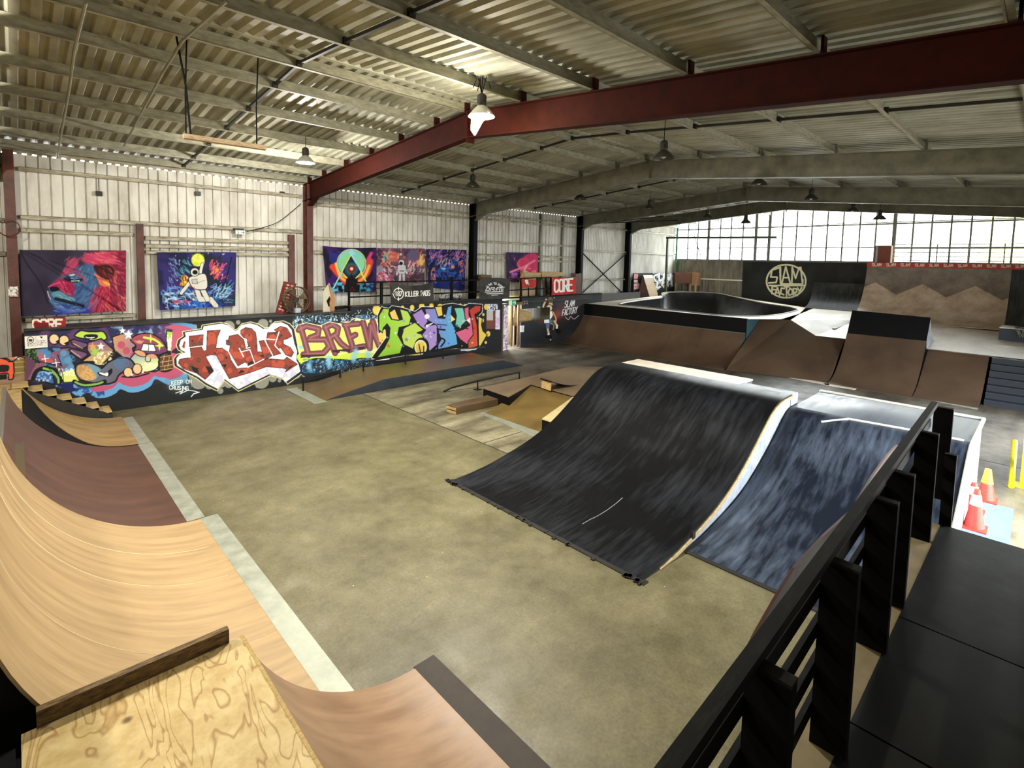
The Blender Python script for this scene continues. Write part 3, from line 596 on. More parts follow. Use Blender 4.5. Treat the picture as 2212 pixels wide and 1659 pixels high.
# ---- centre: the wide black roll-in ramp
PB = [(5.70, .012), (6.1, .03), (6.6, .08), (7.1, .17), (7.6, .28), (8.0, .40), (8.4, .56), (8.8, .77), (9.15, .98), (9.45, 1.17), (9.75, 1.35), (10.0, 1.46), (10.3, 1.53), (10.6, 1.55), (10.9, 1.55)]
def smooth_prof(p, n=3): return [tuple(q) for q in catmull(p, n, False)]
PBs = smooth_prof(PB)
t = thing('roll_in_ramp', 'wide black roll-in ramp with pale scuff marks in the centre of the floor', 'ramp', (8.5, 5.2, 0))
surf(t, 'riding_surface', PBs, 3.26, 7.12, M_sk)
g = MB(); g.box(5.62, 5.74, 3.2, 7.16, 0, .012); g.build('threshold_strip', mat('ragged_black_rubber', (22, 20, 18), .7), t)
side(t, PBs[:-1], 3.275, M_wht, label='whitish side panel'); side(t, PBs[:-1], 7.105, M_timber)
g = MB(); g.prismY([(x, z-.022) for x, z in PBs[3:]]+[(x, z-.075) for x, z in reversed(PBs[3:])], 3.235, 3.262); g.build('ply_edge', mat('blond_ply_edge', (214, 198, 150), .6, col2=(170, 140, 90), scale=12, stretch=(1, 1, 8)), t, label='blond plywood edge along the side')
g = MB(); a = (10.9, 7.1); g.box(10.9, 11.75, 4.3, 7.12, 1.50, 1.53); g.build('deck', M_pale, t, label='pale plywood deck behind the top')
g = MB(); g.box(10.9, 11.74, 4.31, 7.11, 0, 1.50); g.build('deck_support', mat('blue_grey_side_paint', (96, 108, 120), .6, var=.3, scale=4), t)
g = MB(); g.box(10.9, 11.3, 3.28, 4.3, 0, 1.52); g.build('back_panel', M_wht, t)
rg = random.Random(5); g = MB()
for i in range(60):
    y = rg.choice([rg.uniform(3.18, 3.5), rg.uniform(3.2, 7.2), rg.uniform(6.9, 7.2)]); x = 5.62+rg.uniform(-.05, .01); g.box(x, x+.07, y, y+rg.uniform(.01, .05), 0, .02)
g.build('rubber_crumb', MATS['ragged_black_rubber'], t, kind='stuff')
g = MB(); q = ay(1502, 1141, 3.22); g.box(q[0]-.05, q[0]+.03, 3.225, 3.25, .1, .2); g.build('hinge_block', M_dark, t)
# scratches
g = MB(); sc = [(1258, 1132), (1275, 1122), (1290, 1115), (1310, 1103), (1330, 1088), (1345, 1075)]
def on_prof(px, py, prof):
    best = None
    for (x0, z0), (x1, z1) in zip(prof, prof[1:]):
        for k in range(8):
            z = z0+(z1-z0)*k/8; q = az(px, py, z); xx = x0+(x1-x0)*k/8; e = abs(q[0]-xx)
            if best is None or e < best[0]: best = (e, (xx, q[1], z))
    return best[1]
g.tube([(lambda q: (q[0], q[1], q[2]+.0005))(on_prof(a, b_, PBs)) for a, b_ in sc], .006, 4); g.build('scratch', mat('chalky_scratch', (150, 150, 150), .8), t)
# ---- second black ramp, blue sheen of daylight put into its colour, reaching under the railing
t = thing('roll_in_ramp', 'narrower black scuffed ramp, daylight blue in its colour, between the white side panel and the railing', 'ramp', (9.6, 1.9, 0))
PC = [(6.80, .012), (7.3, .05), (7.8, .12), (8.3, .21), (8.7, .31), (9.1, .46), (9.5, .65), (9.9, .87), (10.2, 1.06), (10.45, 1.21), (10.65, 1.3), (10.85, 1.33)]
PCs = smooth_prof(PC)
surf(t, 'riding_surface', PCs, .72, 3.23, M_sk2)
ztop = 1.33
g = MB()
def hipz(u, v):
    x = 10.85+u*1.75; y = .72+v*2.5; s_ = math.sin(PI*min(1, max(0, (y-.9)/2.3)))**2
    return (x, y, ztop+.05*math.sin(PI*u)*s_+.02*u)
g.sheet(hipz, 14, 14, .03, (0, 0, 1)); g.build('table_top', M_sk2, t, smooth=True)
g = MB(); g.tube([(10.82, .8, 1.338), (10.8, 1.6, 1.338), (10.74, 2.3, 1.332), (10.5, 2.65, 1.24)], .022, 6); g.build('worn_edge', mat('worn_white_edge', (226, 226, 220), .5), t, label='worn white crest line')
g = MB(); g.box(12.56, 12.68, .72, 3.25, 0, 1.37); g.build('back_board', mat('pale_worn_board', (214, 214, 204), .6, var=.25, scale=4), t)
side(t, PCs, .735, M_wht, close_x=12.56, label='white side panel facing the door'); side(t, PCs, 3.215, M_wht, close_x=12.56)
g = MB(); g.tube([(x, .70, z+.004) for x, z in PCs]+[(12.6, .70, 1.36)], .03, 6); g.build('edge_trim', mat('white_edge_trim', (222, 226, 222), .5), t)
g = MB(); g.box(6.72, 6.84, .7, 3.22, 0, .012); g.build('threshold_strip', MATS['ragged_black_rubber'], t)
# ---- right foreground: black walkway deck and its railing
M_deckb = mat('dark_grey_deck_board', (21, 21, 20), .5, col2=(14, 14, 14), scale=2.5, rvar=.1, spec=.25)
t = thing('walkway_deck', 'dark board walkway deck in the bottom right foreground beside the railing', 'platform', (4, .4, 0))
for x0, x1 in ((2.0, 3.3), (3.315, 4.6), (4.615, 6.62)):
    g = MB(); g.box(x0, x1, -.12, .60, 1.47, 1.5); g.build('deck_board', M_deckb, t)
g = MB(); g.box(2.0, 6.62, .60, .80, 1.44, 1.49); g.build('edge_board', mat('dusty_concrete_board', (126, 112, 80), .7, var=.3, scale=4), t, label='dusty tan strip under the railing')
g = MB(); g.box(2.0, 6.6, -.1, .78, 1.3, 1.44); g.build('joist', M_black, t)
for x in (2.1, 4.3, 6.45):
    for y in (-.05, .7): g = MB(); g.box(x-.05, x+.05, y-.05, y+.05, 0, 1.3); g.build('leg', M_black, t)
g = MB(); g.box(2.0, 6.62, -.18, -.12, 1.2, 1.62); g.build('kick_board', M_black, t)
M_rail = mat('black_worn_rail', (14, 13, 11), .7, col2=(40, 36, 30), scale=9, ramp=(.25, .5), stretch=(.6, 3, 3), spec=.15)
M_post = mat('matt_black_post', (7, 7, 7), .8, spec=.08)
t = thing('railing', 'long black timber and steel railing running along the walkway at the right', 'railing', (4, .7, 1.5))
def ry(x): return .655+.0205*(x-1)
P0, P1 = (.9, ry(.9), 2.515), (7.25, ry(7.25)+.01, 2.55)
g = MB(); g.bar(P0, P1, .055, .05); g.build('handrail', M_rail, t, label='worn black top rail')
for dz in (.2, .42, .64, .86):
    g = MB(); g.bar((.9, ry(.9)+.035, P0[2]-dz), (7.2, ry(7.2)+.035, P1[2]-dz), .025, .09); g.build('rail', M_rail, t)
for px, py in ((2035, 880), (2008, 935), (1957, 1023), (1919, 1082), (1815, 1215), (1670, 1450)):
    q = az(px, py, 2.50); x = q[0]; g = MB(); g.bar((x, ry(x)-.06, 1.492), (x, ry(x)-.06, 2.49), .06, .16, (0, 1, 0)); g.build('post', M_post, t); g = MB(); g.bar((x, ry(x)-.05, 2.49), (x, ry(x)-.05, 2.505), .065, .18, (0, 1, 0)); g.build('post_cap', M_rail, t)
g = MB(); g.bar((6.68, .575, 1.40), (6.68, .575, 2.2), .06, .09, (0, 1, 0)); g.build('post', M_black, t)
g = MB(); g.bar((1.35, ry(1.3)-.06, 1.492), (1.35, ry(1.3)-.06, 2.50), .06, .17, (0, 1, 0)); g.build('post', M_black, t)
q = []
for px, py, zz in ((1600, 1420, 1.55), (1628, 1364, 1.57), (1672, 1287, 1.62), (1711, 1225, 1.66), (1773, 1157, 1.68), (1838, 1099, 1.68), (1879, 1030, 1.70), (1912, 983, 1.70), (1935, 960, 1.68)): q.append(az(px, py, zz))
g = MB(); top = [Vector(p) for p in q]; v = [tuple(p) for p in top]+[(p.x, p.y-.02, p.z) for p in top]+[(p.x, p.y, p.z-.3) for p in top]+[(p.x, p.y-.02, p.z-.3) for p in top]; n_ = len(top)
g.add(v, [(i, i+1, n_+i+1, n_+i) for i in range(n_-1)]+[(i, 2*n_+i, 2*n_+i+1, i+1) for i in range(n_-1)]+[(n_+i, n_+i+1, 3*n_+i+1, 3*n_+i) for i in range(n_-1)]+[(2*n_+i, 3*n_+i, 3*n_+i+1, 2*n_+i+1) for i in range(n_-1)]+[(0, n_, 3*n_, 2*n_), (n_-1, 3*n_-1, 4*n_-1, 2*n_-1)])
g.build('toe_board', mat('reddish_brown_board', (70, 36, 24), .45, var=.3, scale=3), t, label='reddish brown outer board below the handrail')
# ---- middle distance: funbox, grind ledge, kicker, flat rail
t = thing('bank_ramp', 'khaki wooden bank ramp rising to the low funbox behind the grey floor plate', 'ramp', (10, 9.2, 0))
zt_ = .32; fl_ = az(1045, 894); fr_ = az(1167, 937); tl = az(1146, 833, zt_); tr_ = az(1237, 858, zt_); ml = az(1098, 859, .16); mr_ = az(1205, 893, .16)
g = MB(); g.add([fl_, fr_, tr_, tl, (tl[0], tl[1], 0), (tr_[0], tr_[1], 0)], [(0, 1, 2, 3), (0, 3, 4), (1, 5, 2), (3, 2, 5, 4), (0, 4, 5, 1)]); g.build('riding_surface', M_khaki, t)
a = [az(*p, .0) for p in ((1035, 893), (1045, 891), (1168, 934), (1160, 950), (1150, 950))]
g = MB(); g.slab([(p[0], p[1], .01) for p in (a[0], a[1], a[2], az(1200, 955), az(1165, 949))], .01); g.build('threshold_plate', M_plate, t)
t = thing('funbox', 'low brown manual box with dark sides left behind the khaki bank ramp', 'ramp', (12, 10.4, 0))
zb_ = .36; pts = [az(1043, 838, zb_), az(1099, 857, zb_), az(1146, 834, zb_), az(1280, 868, zb_), (15.2, 8.9, zb_), (15.2, 10.9, zb_), az(1238, 800, zb_)]
pts = [az(1043, 838, zb_), az(1099, 857, zb_), (tl[0]+.02, tl[1], zb_), (tr_[0]+.02, tr_[1], zb_), (14.2, 8.6, zb_), (14.2, 11.2, zb_)]
M_fb = ply('pinkish_brown_board', (138, 118, 92), (106, 88, 66), .7, (1, 1, 1), .4)
g = MB(); g.slab(pts, .02); g.build('top_board', M_fb, t)
g = MB(); g.slab([(p[0]+(.02 if i in (0, 1) else 0), p[1], p[2]-.02) for i, p in enumerate(pts)], .34); g.build('side_panel', M_black, t)
g = MB(); g.add([(14.2, 8.6, zb_), (14.2, 11.2, zb_), (16.6, 11.3, .005), (16.6, 8.5, .005), (14.2, 8.6, 0), (14.2, 11.2, 0)], [(0, 3, 2, 1), (0, 4, 3), (1, 2, 5), (4, 5, 2, 3), (0, 1, 5, 4)]); g.build('down_ramp', M_fb, t)
t = thing('side_box', 'pale topped black box tucked between the khaki bank and the black roll-in', 'box', (10.2, 7.6, 0))
b0 = az(1171, 904, .34); g = MB(); P4 = [b0, (b0[0], 7.14, .34), (11.05, 7.14, .34), (11.05, tr_[1]-.02, .34)]
g.slab(P4, .025); g.build('top_board', mat('pale_yellow_ply', (206, 190, 140), .55, var=.15, scale=4), t)
g = MB(); g.slab([(p[0], p[1], .315) for p in P4], .315); g.build('side_panel', M_black, t)
t = thing('grind_ledge', 'long low wooden grind ledge with open front end before the funbox', 'ledge', (9.2, 10.6, 0))
h_ = .19; a0 = az(965, 890); a1 = az(985, 896); a1 = (a1[0], a1[1], 0); far = 2.9; d = Vector((math.cos(.02), math.sin(.1), 0)).normalized()
e1 = az(1098, 858, h_); e0 = az(1072, 850, h_); T_ = [(a1[0], a1[1], h_), (e1[0]-.05, e1[1]+.03, h_), (e0[0]-.12, e0[1]+.03, h_), (a0[0], a0[1], h_)]
g = MB(); g.slab(T_, .02); g.build('top_board', ply('greyish_ledge_board', (112, 92, 66), (84, 68, 48), 1, (1, 1, 1), .4), t)
g = MB(); g.slab([(p[0]+.01, p[1], h_-.02) for p in T_], .17); g.build('side_panel', ply('ledge_side_board', (104, 84, 56), (80, 62, 42), 1, (1, 1, 1), .5), t)
g = MB(); x_ = (a0[0]+a1[0])/2
g.bar((a0[0]-.0, a0[1]-.01, .04), (a1[0]-.0, a1[1]+.01, .04), .02, .06); g.bar((a0[0], a0[1]-.01, .135), (a1[0], a1[1]+.01, .135), .02, .06); g.build('end_block', M_timber, t)
t = thing('kicker', 'small curved wedge kicker ramp standing on the funbox', 'ramp', (11.6, 9.7, zb_))
k0 = az(1169, 838, zb_); k1 = az(1190, 845, zb_); hk = .26
kt0 = (k0[0], k0[1], zb_+hk); kt1 = (k1[0], k1[1], zb_+hk); kx = az(1247, 835, zb_)[0]+.25; n_ = 8; v = []
for i in range(n_+1):
    s_ = i/n_; z = zb_+.004+hk*(1-s_)**1.8; x = k0[0]+.0+(kx-k0[0])*s_; v += [(x, k0[1]+.06*s_, z), (x, k1[1]-.02, z)]
g = MB(); g.add(v+[(p[0], p[1], p[2]-.02 if i > 1 else p[2]-.02) for i, p in enumerate(v)], [(2*i, 2*i+1, 2*i+3, 2*i+2) for i in range(n_)]+[(2*n_+2+2*i, 2*n_+4+2*i, 2*n_+5+2*i, 2*n_+3+2*i) for i in range(n_)]); g.build('riding_surface', M_fb, t)
g = MB(); g.slab([(k0[0]+.01, k0[1]-.0, zb_+hk-.02), (k1[0]+.01, k1[1]+.02, zb_+hk-.02), (k1[0]+.03, k1[1]+.02, zb_+hk-.02), (k0[0]+.03, k0[1], zb_+hk-.02)], hk-.02); g.build('front_panel', M_timber, t)
g = MB(); g.bar((k0[0]-.01, k0[1]+.02, zb_+hk+.01), (k1[0]-.01, k1[1]-.02, zb_+hk+.01), .04, .025); g.build('edge_angle', M_black, t)
t = thing('flat_rail', 'low dark steel grind rail lying on the floor between ledge and long pad', 'rail', (10.3, 11.7, 0))
M_steel = mat('dark_grind_steel', (38, 34, 30), .4, .6)
A_ = az(1122, 804, .27); B_ = az(1032, 823, .27); C_ = az(975, 838, .12); D_ = az(958, 846, .02)
g = MB(); g.tube([A_, B_, C_, D_], .028, 8); g.build('rail', M_steel, t)
for p in (A_, B_):
    g = MB(); g.tube([(p[0], p[1], .01), (p[0], p[1], .26)], .022, 8); g.build('leg', M_steel, t); g = MB(); g.box(p[0]-.1, p[0]+.1, p[1]-.1, p[1]+.1, 0, .012); g.build('foot_plate', M_steel, t)
# long pad with bank ends beside the painted wall
t = thing('manual_pad', 'long low brown manual pad with navy side running along the graffiti wall', 'ramp', (10, 14.5, 0))
M_pad = ply('brown_pad_board', (112, 90, 60), (88, 70, 46), .7, (1, 1, 1), .42)
hp = .35; pf = [(6.2, .012), (8.12, hp), (13.1, hp), (14.2, .012)]
surf(t, 'riding_surface', pf, 13.5, 15.3, M_pad); M_navy = mat('navy_side_paint', (34, 42, 52), .55, col2=(24, 30, 38), scale=3)
side(t, [(6.25, .03)]+pf[1:3]+[(14.15, .03)], 13.51, M_navy)
g = MB(); g.box(5.86, 6.22, 13.35, 15.35, 0, .014); g.build('threshold_plate', M_plate, t)
t = thing('grind_rail', 'thin black handrail style grind rail standing on the long pad', 'rail', (9.5, 15.3, 0))
rp = [(655, 818, 845), (735, 800, 816), (785, 782, 802), (876, 766, 787), (957, 757, 775), (1046, 750, 764)]
tops = []
def padz(x): return float(np.interp(x, [6.2, 8.12, 13.1, 14.2], [.0, hp, hp, 0]))
for px, yt, yb in rp:
    q = ay(px, yb, 15.0); z0 = padz(q[0]); q = az(px, yb, z0); tp = ay(px-1, yt, q[1]); tops.append((q[0], q[1], tp[2]))
    g = MB(); g.tube([(q[0], q[1], z0), (q[0], q[1], tp[2])], .028, 8); g.build('leg', M_steel, t)
g = MB(); g.tube(tops, .026, 8); g.build('rail', M_steel, t)
# ================================================================== platform along the left wall and the far street area
M_carp = mat('dark_platform_board', (52, 50, 46), .6, var=.3, scale=3)
t = thing('platform', 'long dark raised platform behind the graffiti wall along the left side', 'platform', (9, 16.7, 0))
for a, b_ in ((.35, 7.95), (8.0, 15.7), (17.2, 22.2)):
    g = MB(); g.box(a, b_, (15.92 if a < 5 else 16.35), 17.28, 2.06, 2.12); g.build('deck_board', M_carp, t)
g = MB(); g.box(15.7, 17.2, 16.35, 17.28, 2.08, 2.12); g.build('deck_board', M_carp, t)
for x in (1.0, 4.2, 7.6, 11, 15.6, 17.4, 20.5):
    g = MB(); g.box(x-.05, x+.05, 17.1, 17.2, 0, 2.06); g.build('leg', M_black, t)
# ---------------------------------------------------------------- the long graffiti wall
cv = Canvas(-12, 635, 1100, 905, 2.0, (26, 28, 30))
cv.frame(0, 680, 5.53)
cv.poly([(290, 240), (1200, 150), (2300, 90), (2300, 420), (290, 500)], (38, 42, 84))
cv.noise(290, 90, 2240, 420, 120, 3, (92, 60, 104), .4, .7); cv.noise(1200, 90, 2000, 330, 60, 8, (150, 190, 226), .5, .72, .9)
cv.poly([(300, 400), (2240, 380), (2240, 760), (1500, 900), (700, 860), (300, 800)], (40, 34, 52))
cv.poly([(660, 850), (800, 800), (1000, 820), (1350, 780), (2150, 640), (2230, 700), (2230, 800), (2100, 850), (1990, 830), (1860, 770), (1800, 850), (1690, 910), (1560, 930), (1440, 890), (1380, 940), (1260, 990), (1130, 985), (1050, 930), (950, 980), (860, 930), (820, 890), (760, 880)], (104, 164, 214), True)
cv.noise(650, 780, 1250, 990, 40, 12, (40, 74, 150), .45, .6, 1, (104, 164, 214))
cv.poly([(1090, 900), (1150, 850), (1350, 830), (1380, 700), (1430, 670), (1840, 690), (1820, 750), (1740, 820), (1600, 860), (1480, 840), (1420, 810), (1350, 870), (1240, 910), (1150, 920)], (190, 86, 118), True)
cv.poly([(1850, 690), (2080, 620), (2180, 640), (2170, 720), (2050, 770), (1950, 750), (1880, 740)], (190, 86, 118), True)
cv.poly([(660, 830), (880, 810), (880, 870), (960, 890), (830, 930), (760, 890)], (22, 30, 92))
K = (10, 10, 12)
# first letter: red to blue fading body
cv.poly([(400, 400), (500, 390), (560, 440), (620, 440), (700, 400), (830, 390), (850, 520), (890, 600), (920, 780), (760, 810), (740, 720), (660, 640), (520, 630), (400, 700), (370, 790), (300, 780), (300, 640), (400, 560), (470, 570), (430, 480)], (150, 74, 98), out=K, ow=18, grad=((118, 92, 120), .7, .5))
cv.poly([(425, 420), (520, 400), (560, 480), (640, 560), (540, 570), (470, 520)], (224, 84, 72), al=.9); cv.noise(440, 400, 900, 720, 50, 21, (70, 140, 196), .42, .6, .95, None)
for x, y, r_ in ((760, 460, 40), (810, 545, 44), (850, 620, 36)): cv.dot(x, y, r_, (92, 150, 190))
cv.poly([(720, 690), (880, 650), (940, 790), (760, 805)], (226, 234, 130)); cv.noise(700, 640, 900, 730, 16, 5, (250, 250, 250), .45, .55, .8)
cv.poly([(400, 770), (420, 690), (500, 660), (600, 680), (640, 760), (640, 830), (500, 790)], (52, 100, 166), True, out=K, ow=20); cv.noise(420, 680, 630, 800, 18, 9, (180, 210, 240), .55, .62, .9)
cv.line([(400, 760), (440, 670), (560, 630), (660, 680), (720, 780), (700, 820)], 44, K, True); cv.line([(520, 640), (620, 670), (690, 750), (700, 810)], 26, (128, 190, 82), True)
cv.line([(620, 680), (560, 600), (700, 620), (745, 700), (760, 800)], 10, K, True)
cv.line([(470, 560), (640, 590), (700, 580), (735, 610), (690, 480)], 12, K, True)
for (x, y, r_) in ((540, 525, 42), (670, 575, 46)):
    cv.line([(x-r_, y+6), (x+r_, y-6)], 8, (250, 250, 250)); cv.line([(x-6, y-r_), (x+6, y+r_)], 8, (250, 250, 250)); cv.dot(x, y, 13, (250, 250, 250))
# lime lips shape
cv.poly([(890, 250), (960, 190), (1060, 200), (1150, 200), (1230, 200), (1275, 260), (1260, 300), (1180, 300), (1090, 310), (1040, 290), (960, 280)], (188, 222, 88), True, out=K, ow=18)
cv.poly([(1000, 255), (1040, 235), (1150, 235), (1170, 265), (1130, 290), (1030, 285)], K, True); cv.poly([(1020, 258), (1050, 268), (1130, 265), (1110, 280), (1040, 278)], (250, 250, 250), True)
# purple arms
PU = (112, 78, 118)
cv.poly([(840, 310), (880, 290), (1040, 340), (1060, 370), (1000, 400), (860, 350)], PU, out=K, ow=16); cv.line([(880, 345), (985, 400)], 9, (238, 190, 150))
cv.poly([(820, 420), (850, 400), (1030, 450), (1050, 480), (970, 540), (870, 470)], PU, out=K, ow=16); cv.line([(850, 430), (960, 505)], 9, (238, 190, 150))
# body with stars
cv.poly([(1050, 330), (1210, 285), (1360, 420), (1300, 510), (1210, 610), (1120, 560), (970, 560), (1080, 480), (1040, 420)], (126, 88, 134), out=K, ow=16, grad=((226, 190, 110), .0, 1.0))
cv.noise(1120, 440, 1350, 600, 26, 6, (248, 240, 190), .45, .6, .9); cv.star(1105, 380, 56, (232, 160, 96)); cv.star(1205, 378, 52, (250, 250, 250)); cv.star(1135, 440, 62, (150, 214, 84), 6)
# orange K like body and dome
cv.poly([(1340, 265), (1460, 225), (1560, 230), (1600, 320), (1625, 370), (1580, 400), (1600, 470), (1540, 560), (1400, 500), (1360, 400)], (220, 158, 104), out=K, ow=14, grad=((150, 120, 160), .7, .4))
for x, y, r_ in ((1450, 360, 46), (1510, 430, 46), (1590, 490, 42)): cv.dot(x, y, r_, (190, 84, 104))
cv.poly([(1560, 300), (1650, 235), (1790, 225), (1920, 290), (1985, 390), (1990, 450), (1860, 480), (1700, 460), (1600, 440), (1625, 370)], (186, 78, 84), True, out=K, ow=14, grad=((104, 60, 108), .1, 1.0))
cv.poly([(1600, 310), (1720, 310), (1690, 350), (1640, 340)], (226, 140, 100)); cv.dot(1663, 315, 13, (120, 190, 210))
cv.line([(1720, 270), (1850, 300), (1940, 370)], 26, (206, 230, 90), True)
for x, y, r_ in ((1800, 285, 60), (1905, 370, 62)): cv.star(x, y, r_, (206, 230, 90), 4, inner=.3)
cv.poly([(1710, 345), (1840, 355), (1865, 440), (1680, 430)], (250, 250, 248), out=K, ow=9); cv.line([(1778, 350), (1772, 435)], 7, K)
for x, y, r_ in ((1463, 192, 46), (1535, 240, 62)): cv.star(x, y, r_, (250, 250, 250))
# bird form with curl
cv.poly([(1540, 560), (1640, 430), (1700, 440), (1740, 480), (1850, 470), (1900, 540), (1890, 620), (1820, 670), (1700, 680), (1650, 600)], (120, 150, 190), True, out=K, ow=14, grad=((240, 240, 160), .3, 1.0))
cv.poly([(1600, 440), (1660, 420), (1730, 450), (1740, 500), (1660, 490)], (220, 160, 118), True, out=K, ow=10); cv.poly([(1760, 480), (1840, 470), (1880, 520), (1800, 520)], (214, 158, 118), True)
cv.line([(1740, 490), (1740, 550), (1790, 560), (1800, 520)], 9, K, True); cv.noise(1700, 570, 1890, 660, 14, 33, (255, 255, 255), .5, .6, .7)
cv.poly([(1910, 500), (1980, 455), (2060, 490), (2085, 570), (2050, 650), (1960, 680), (1900, 640)], (84, 66, 50), True, out=K, ow=18)
for y in (500, 560, 610, 655): cv.line([(1915, y+8), (2065, y-16)], 7, (230, 176, 110))
for x, y in ((1960, 500), (2020, 520), (1945, 560), (2010, 590), (1970, 620)): cv.line([(x, y-14), (x-3, y+38)], 7, (230, 176, 110))
# snail body
cv.poly([(900, 650), (930, 590), (1050, 570), (1150, 600), (1210, 640), (1290, 570), (1400, 520), (1530, 520), (1600, 580), (1590, 640), (1500, 670), (1420, 720), (1370, 800), (1230, 830), (1000, 790), (920, 730)], (110, 132, 150), True, out=K, ow=20, grad=((96, 90, 110), 1, .2))
cv.poly([(915, 650), (960, 600), (1060, 620), (1130, 700), (1140, 770), (1010, 780), (935, 720)], (214, 172, 112), True); cv.noise(915, 600, 1140, 780, 18, 14, (170, 128, 80), .5, .56, .6)
cv.poly([(1310, 480), (1360, 500), (1390, 430), (1480, 510), (1340, 530)], K); cv.poly([(1040, 590), (1200, 640), (1150, 760), (1130, 700)], (120, 166, 190), True, al=.8)
for r_ in (70, 50, 30, 12): cv.line([(1450+r_*1.2*math.cos(a), 580+r_*math.sin(a)) for a in np.linspace(.3, 6.3, 24)], 8, (70, 130, 176))
cv.poly([(1165, 690), (1210, 680), (1260, 700), (1330, 640), (1340, 690), (1290, 740), (1230, 730), (1180, 720)], K, True); cv.poly([(1185, 690), (1220, 690), (1250, 700), (1290, 690), (1285, 735), (1250, 725), (1195, 705)], (250, 250, 250), True)
cv.line([(890, 800), (1000, 840), (1150, 830), (1250, 800)], 54, K, True); cv.line([(900, 805), (1000, 840), (1140, 830), (1225, 805)], 24, (134, 190, 86), True)
for x, y, ry_ in ((1530, 690, 55), (1640, 650, 60)): cv.dot(x, y, 62, K, ry=ry_+10); cv.dot(x, y-3, 50, (236, 196, 146), ry=ry_)
cv.dot(1575, 715, 16, (250, 250, 250)); cv.dot(1705, 685, 14, (250, 250, 250)); cv.line([(1460, 740), (1600, 745), (1780, 700)], 16, K, True)
# two pale eyes top left
for x, y in ((647, 290), (765, 305)): cv.dot(x, y, 70, K, ry=70); cv.dot(x, y, 56, (240, 208, 162), ry=57)
cv.poly([(660, 320), (720, 290), (700, 350)], K); cv.poly([(760, 340), (830, 310), (810, 370)], K)
# left dotted dark strip and purple corner
cv.poly([(300, 400), (400, 400), (450, 560), (400, 620), (300, 520)], (22, 34, 26)); cv.noise(300, 400, 450, 620, 16, 41, (90, 140, 76), .55, .62)
cv.poly([(290, 520), (360, 520), (430, 580), (400, 640), (300, 800)], (96, 60, 84), True)
# lime wedge to the right and brick ball background
cv.poly([(1990, 190), (2190, 215), (2160, 260), (2040, 440), (2000, 430)], (172, 214, 70), out=K, ow=12); cv.poly([(2000, 290), (2120, 300), (2040, 430), (2005, 425)], (246, 240, 214)); cv.noise(1995, 240, 2150, 330, 14, 51, (250, 250, 250), .5, .6)
cv.poly([(2060, 180), (2212, 210), (2180, 380), (2090, 400), (2040, 450)], (196, 94, 116)); cv.poly([(1960, 150), (2100, 100), (2300, 130), (2330, 210), (2150, 200)], (192, 92, 120)); cv.poly([(2000, 105), (2150, 85), (2350, 120), (2360, 190), (2200, 130)], (90, 158, 210))
cv.poly([(2040, 450), (2120, 470), (2110, 640), (2070, 640)], (196, 96, 116))
# KEEP ON CRUSING tag
cv.frame(360, 660, 6.506); cv.dot(200, 1120, 190, (70, 110, 120), .5, .5, 110)
# grey bubbles behind the dotted letters
for x, y, r_ in ((1005, 235, 34), (1355, 260, 76), (1460, 220, 24), (1785, 235, 20), (400, 300, 28), (450, 1060, 120), (870, 1100, 62), (1330, 1060, 110), (1490, 1020, 60), (770, 1090, 66), (1820, 960, 70), (1925, 975, 30), (1585, 1055, 28), (1275, 1135, 26), (755, 1200, 44), (870, 300, 90), (1500, 300, 60), (430, 960, 130), (600, 1120, 60), (1730, 1000, 60)): cv.dot(x, y, r_, (150, 150, 138), .95)
OUT = [(225, 370), (490, 330), (500, 280), (760, 240), (860, 265), (960, 350), (1000, 330), (1060, 260), (1180, 235), (1290, 265), (1375, 320), (1450, 310), (1520, 235), (1640, 220), (1730, 260), (1790, 330), (1830, 530), (1870, 640), (1860, 780), (1890, 830), (1920, 940), (1700, 1100), (1660, 1040), (1460, 980), (1010, 1200), (810, 1050), (705, 1195), (540, 1110), (420, 1020), (240, 930), (110, 850), (100, 750), (150, 690), (240, 660), (165, 620), (140, 560), (165, 480), (240, 430)]
def inset(P_, f): c = np.mean(P_, 0); return [tuple(c+(np.array(p)-c)*f) for p in P_]
cv.line(OUT+[OUT[0]], 20, (242, 234, 170)); cv.poly(OUT, (40, 42, 44)); I2 = inset(OUT, .955); cv.poly(I2, (246, 246, 250)); cv.line(I2+[I2[0]], 6, (246, 246, 250))
cv.noise(540, 680, 800, 1120, 60, 61, (206, 206, 232), .45, .6, .8, (246, 246, 250)); cv.noise(940, 850, 1860, 1150, 60, 62, (206, 206, 232), .45, .6, .8, (246, 246, 250)); cv.noise(690, 330, 900, 600, 50, 63, (222, 222, 236), .45, .6, .7, (246, 246, 250))
cv.spots((206, 206, 232), (250, 250, 252), 50, 10, 28, (540, 680, 1860, 1150), 5)
RD = (146, 66, 54); DB = (60, 30, 28)
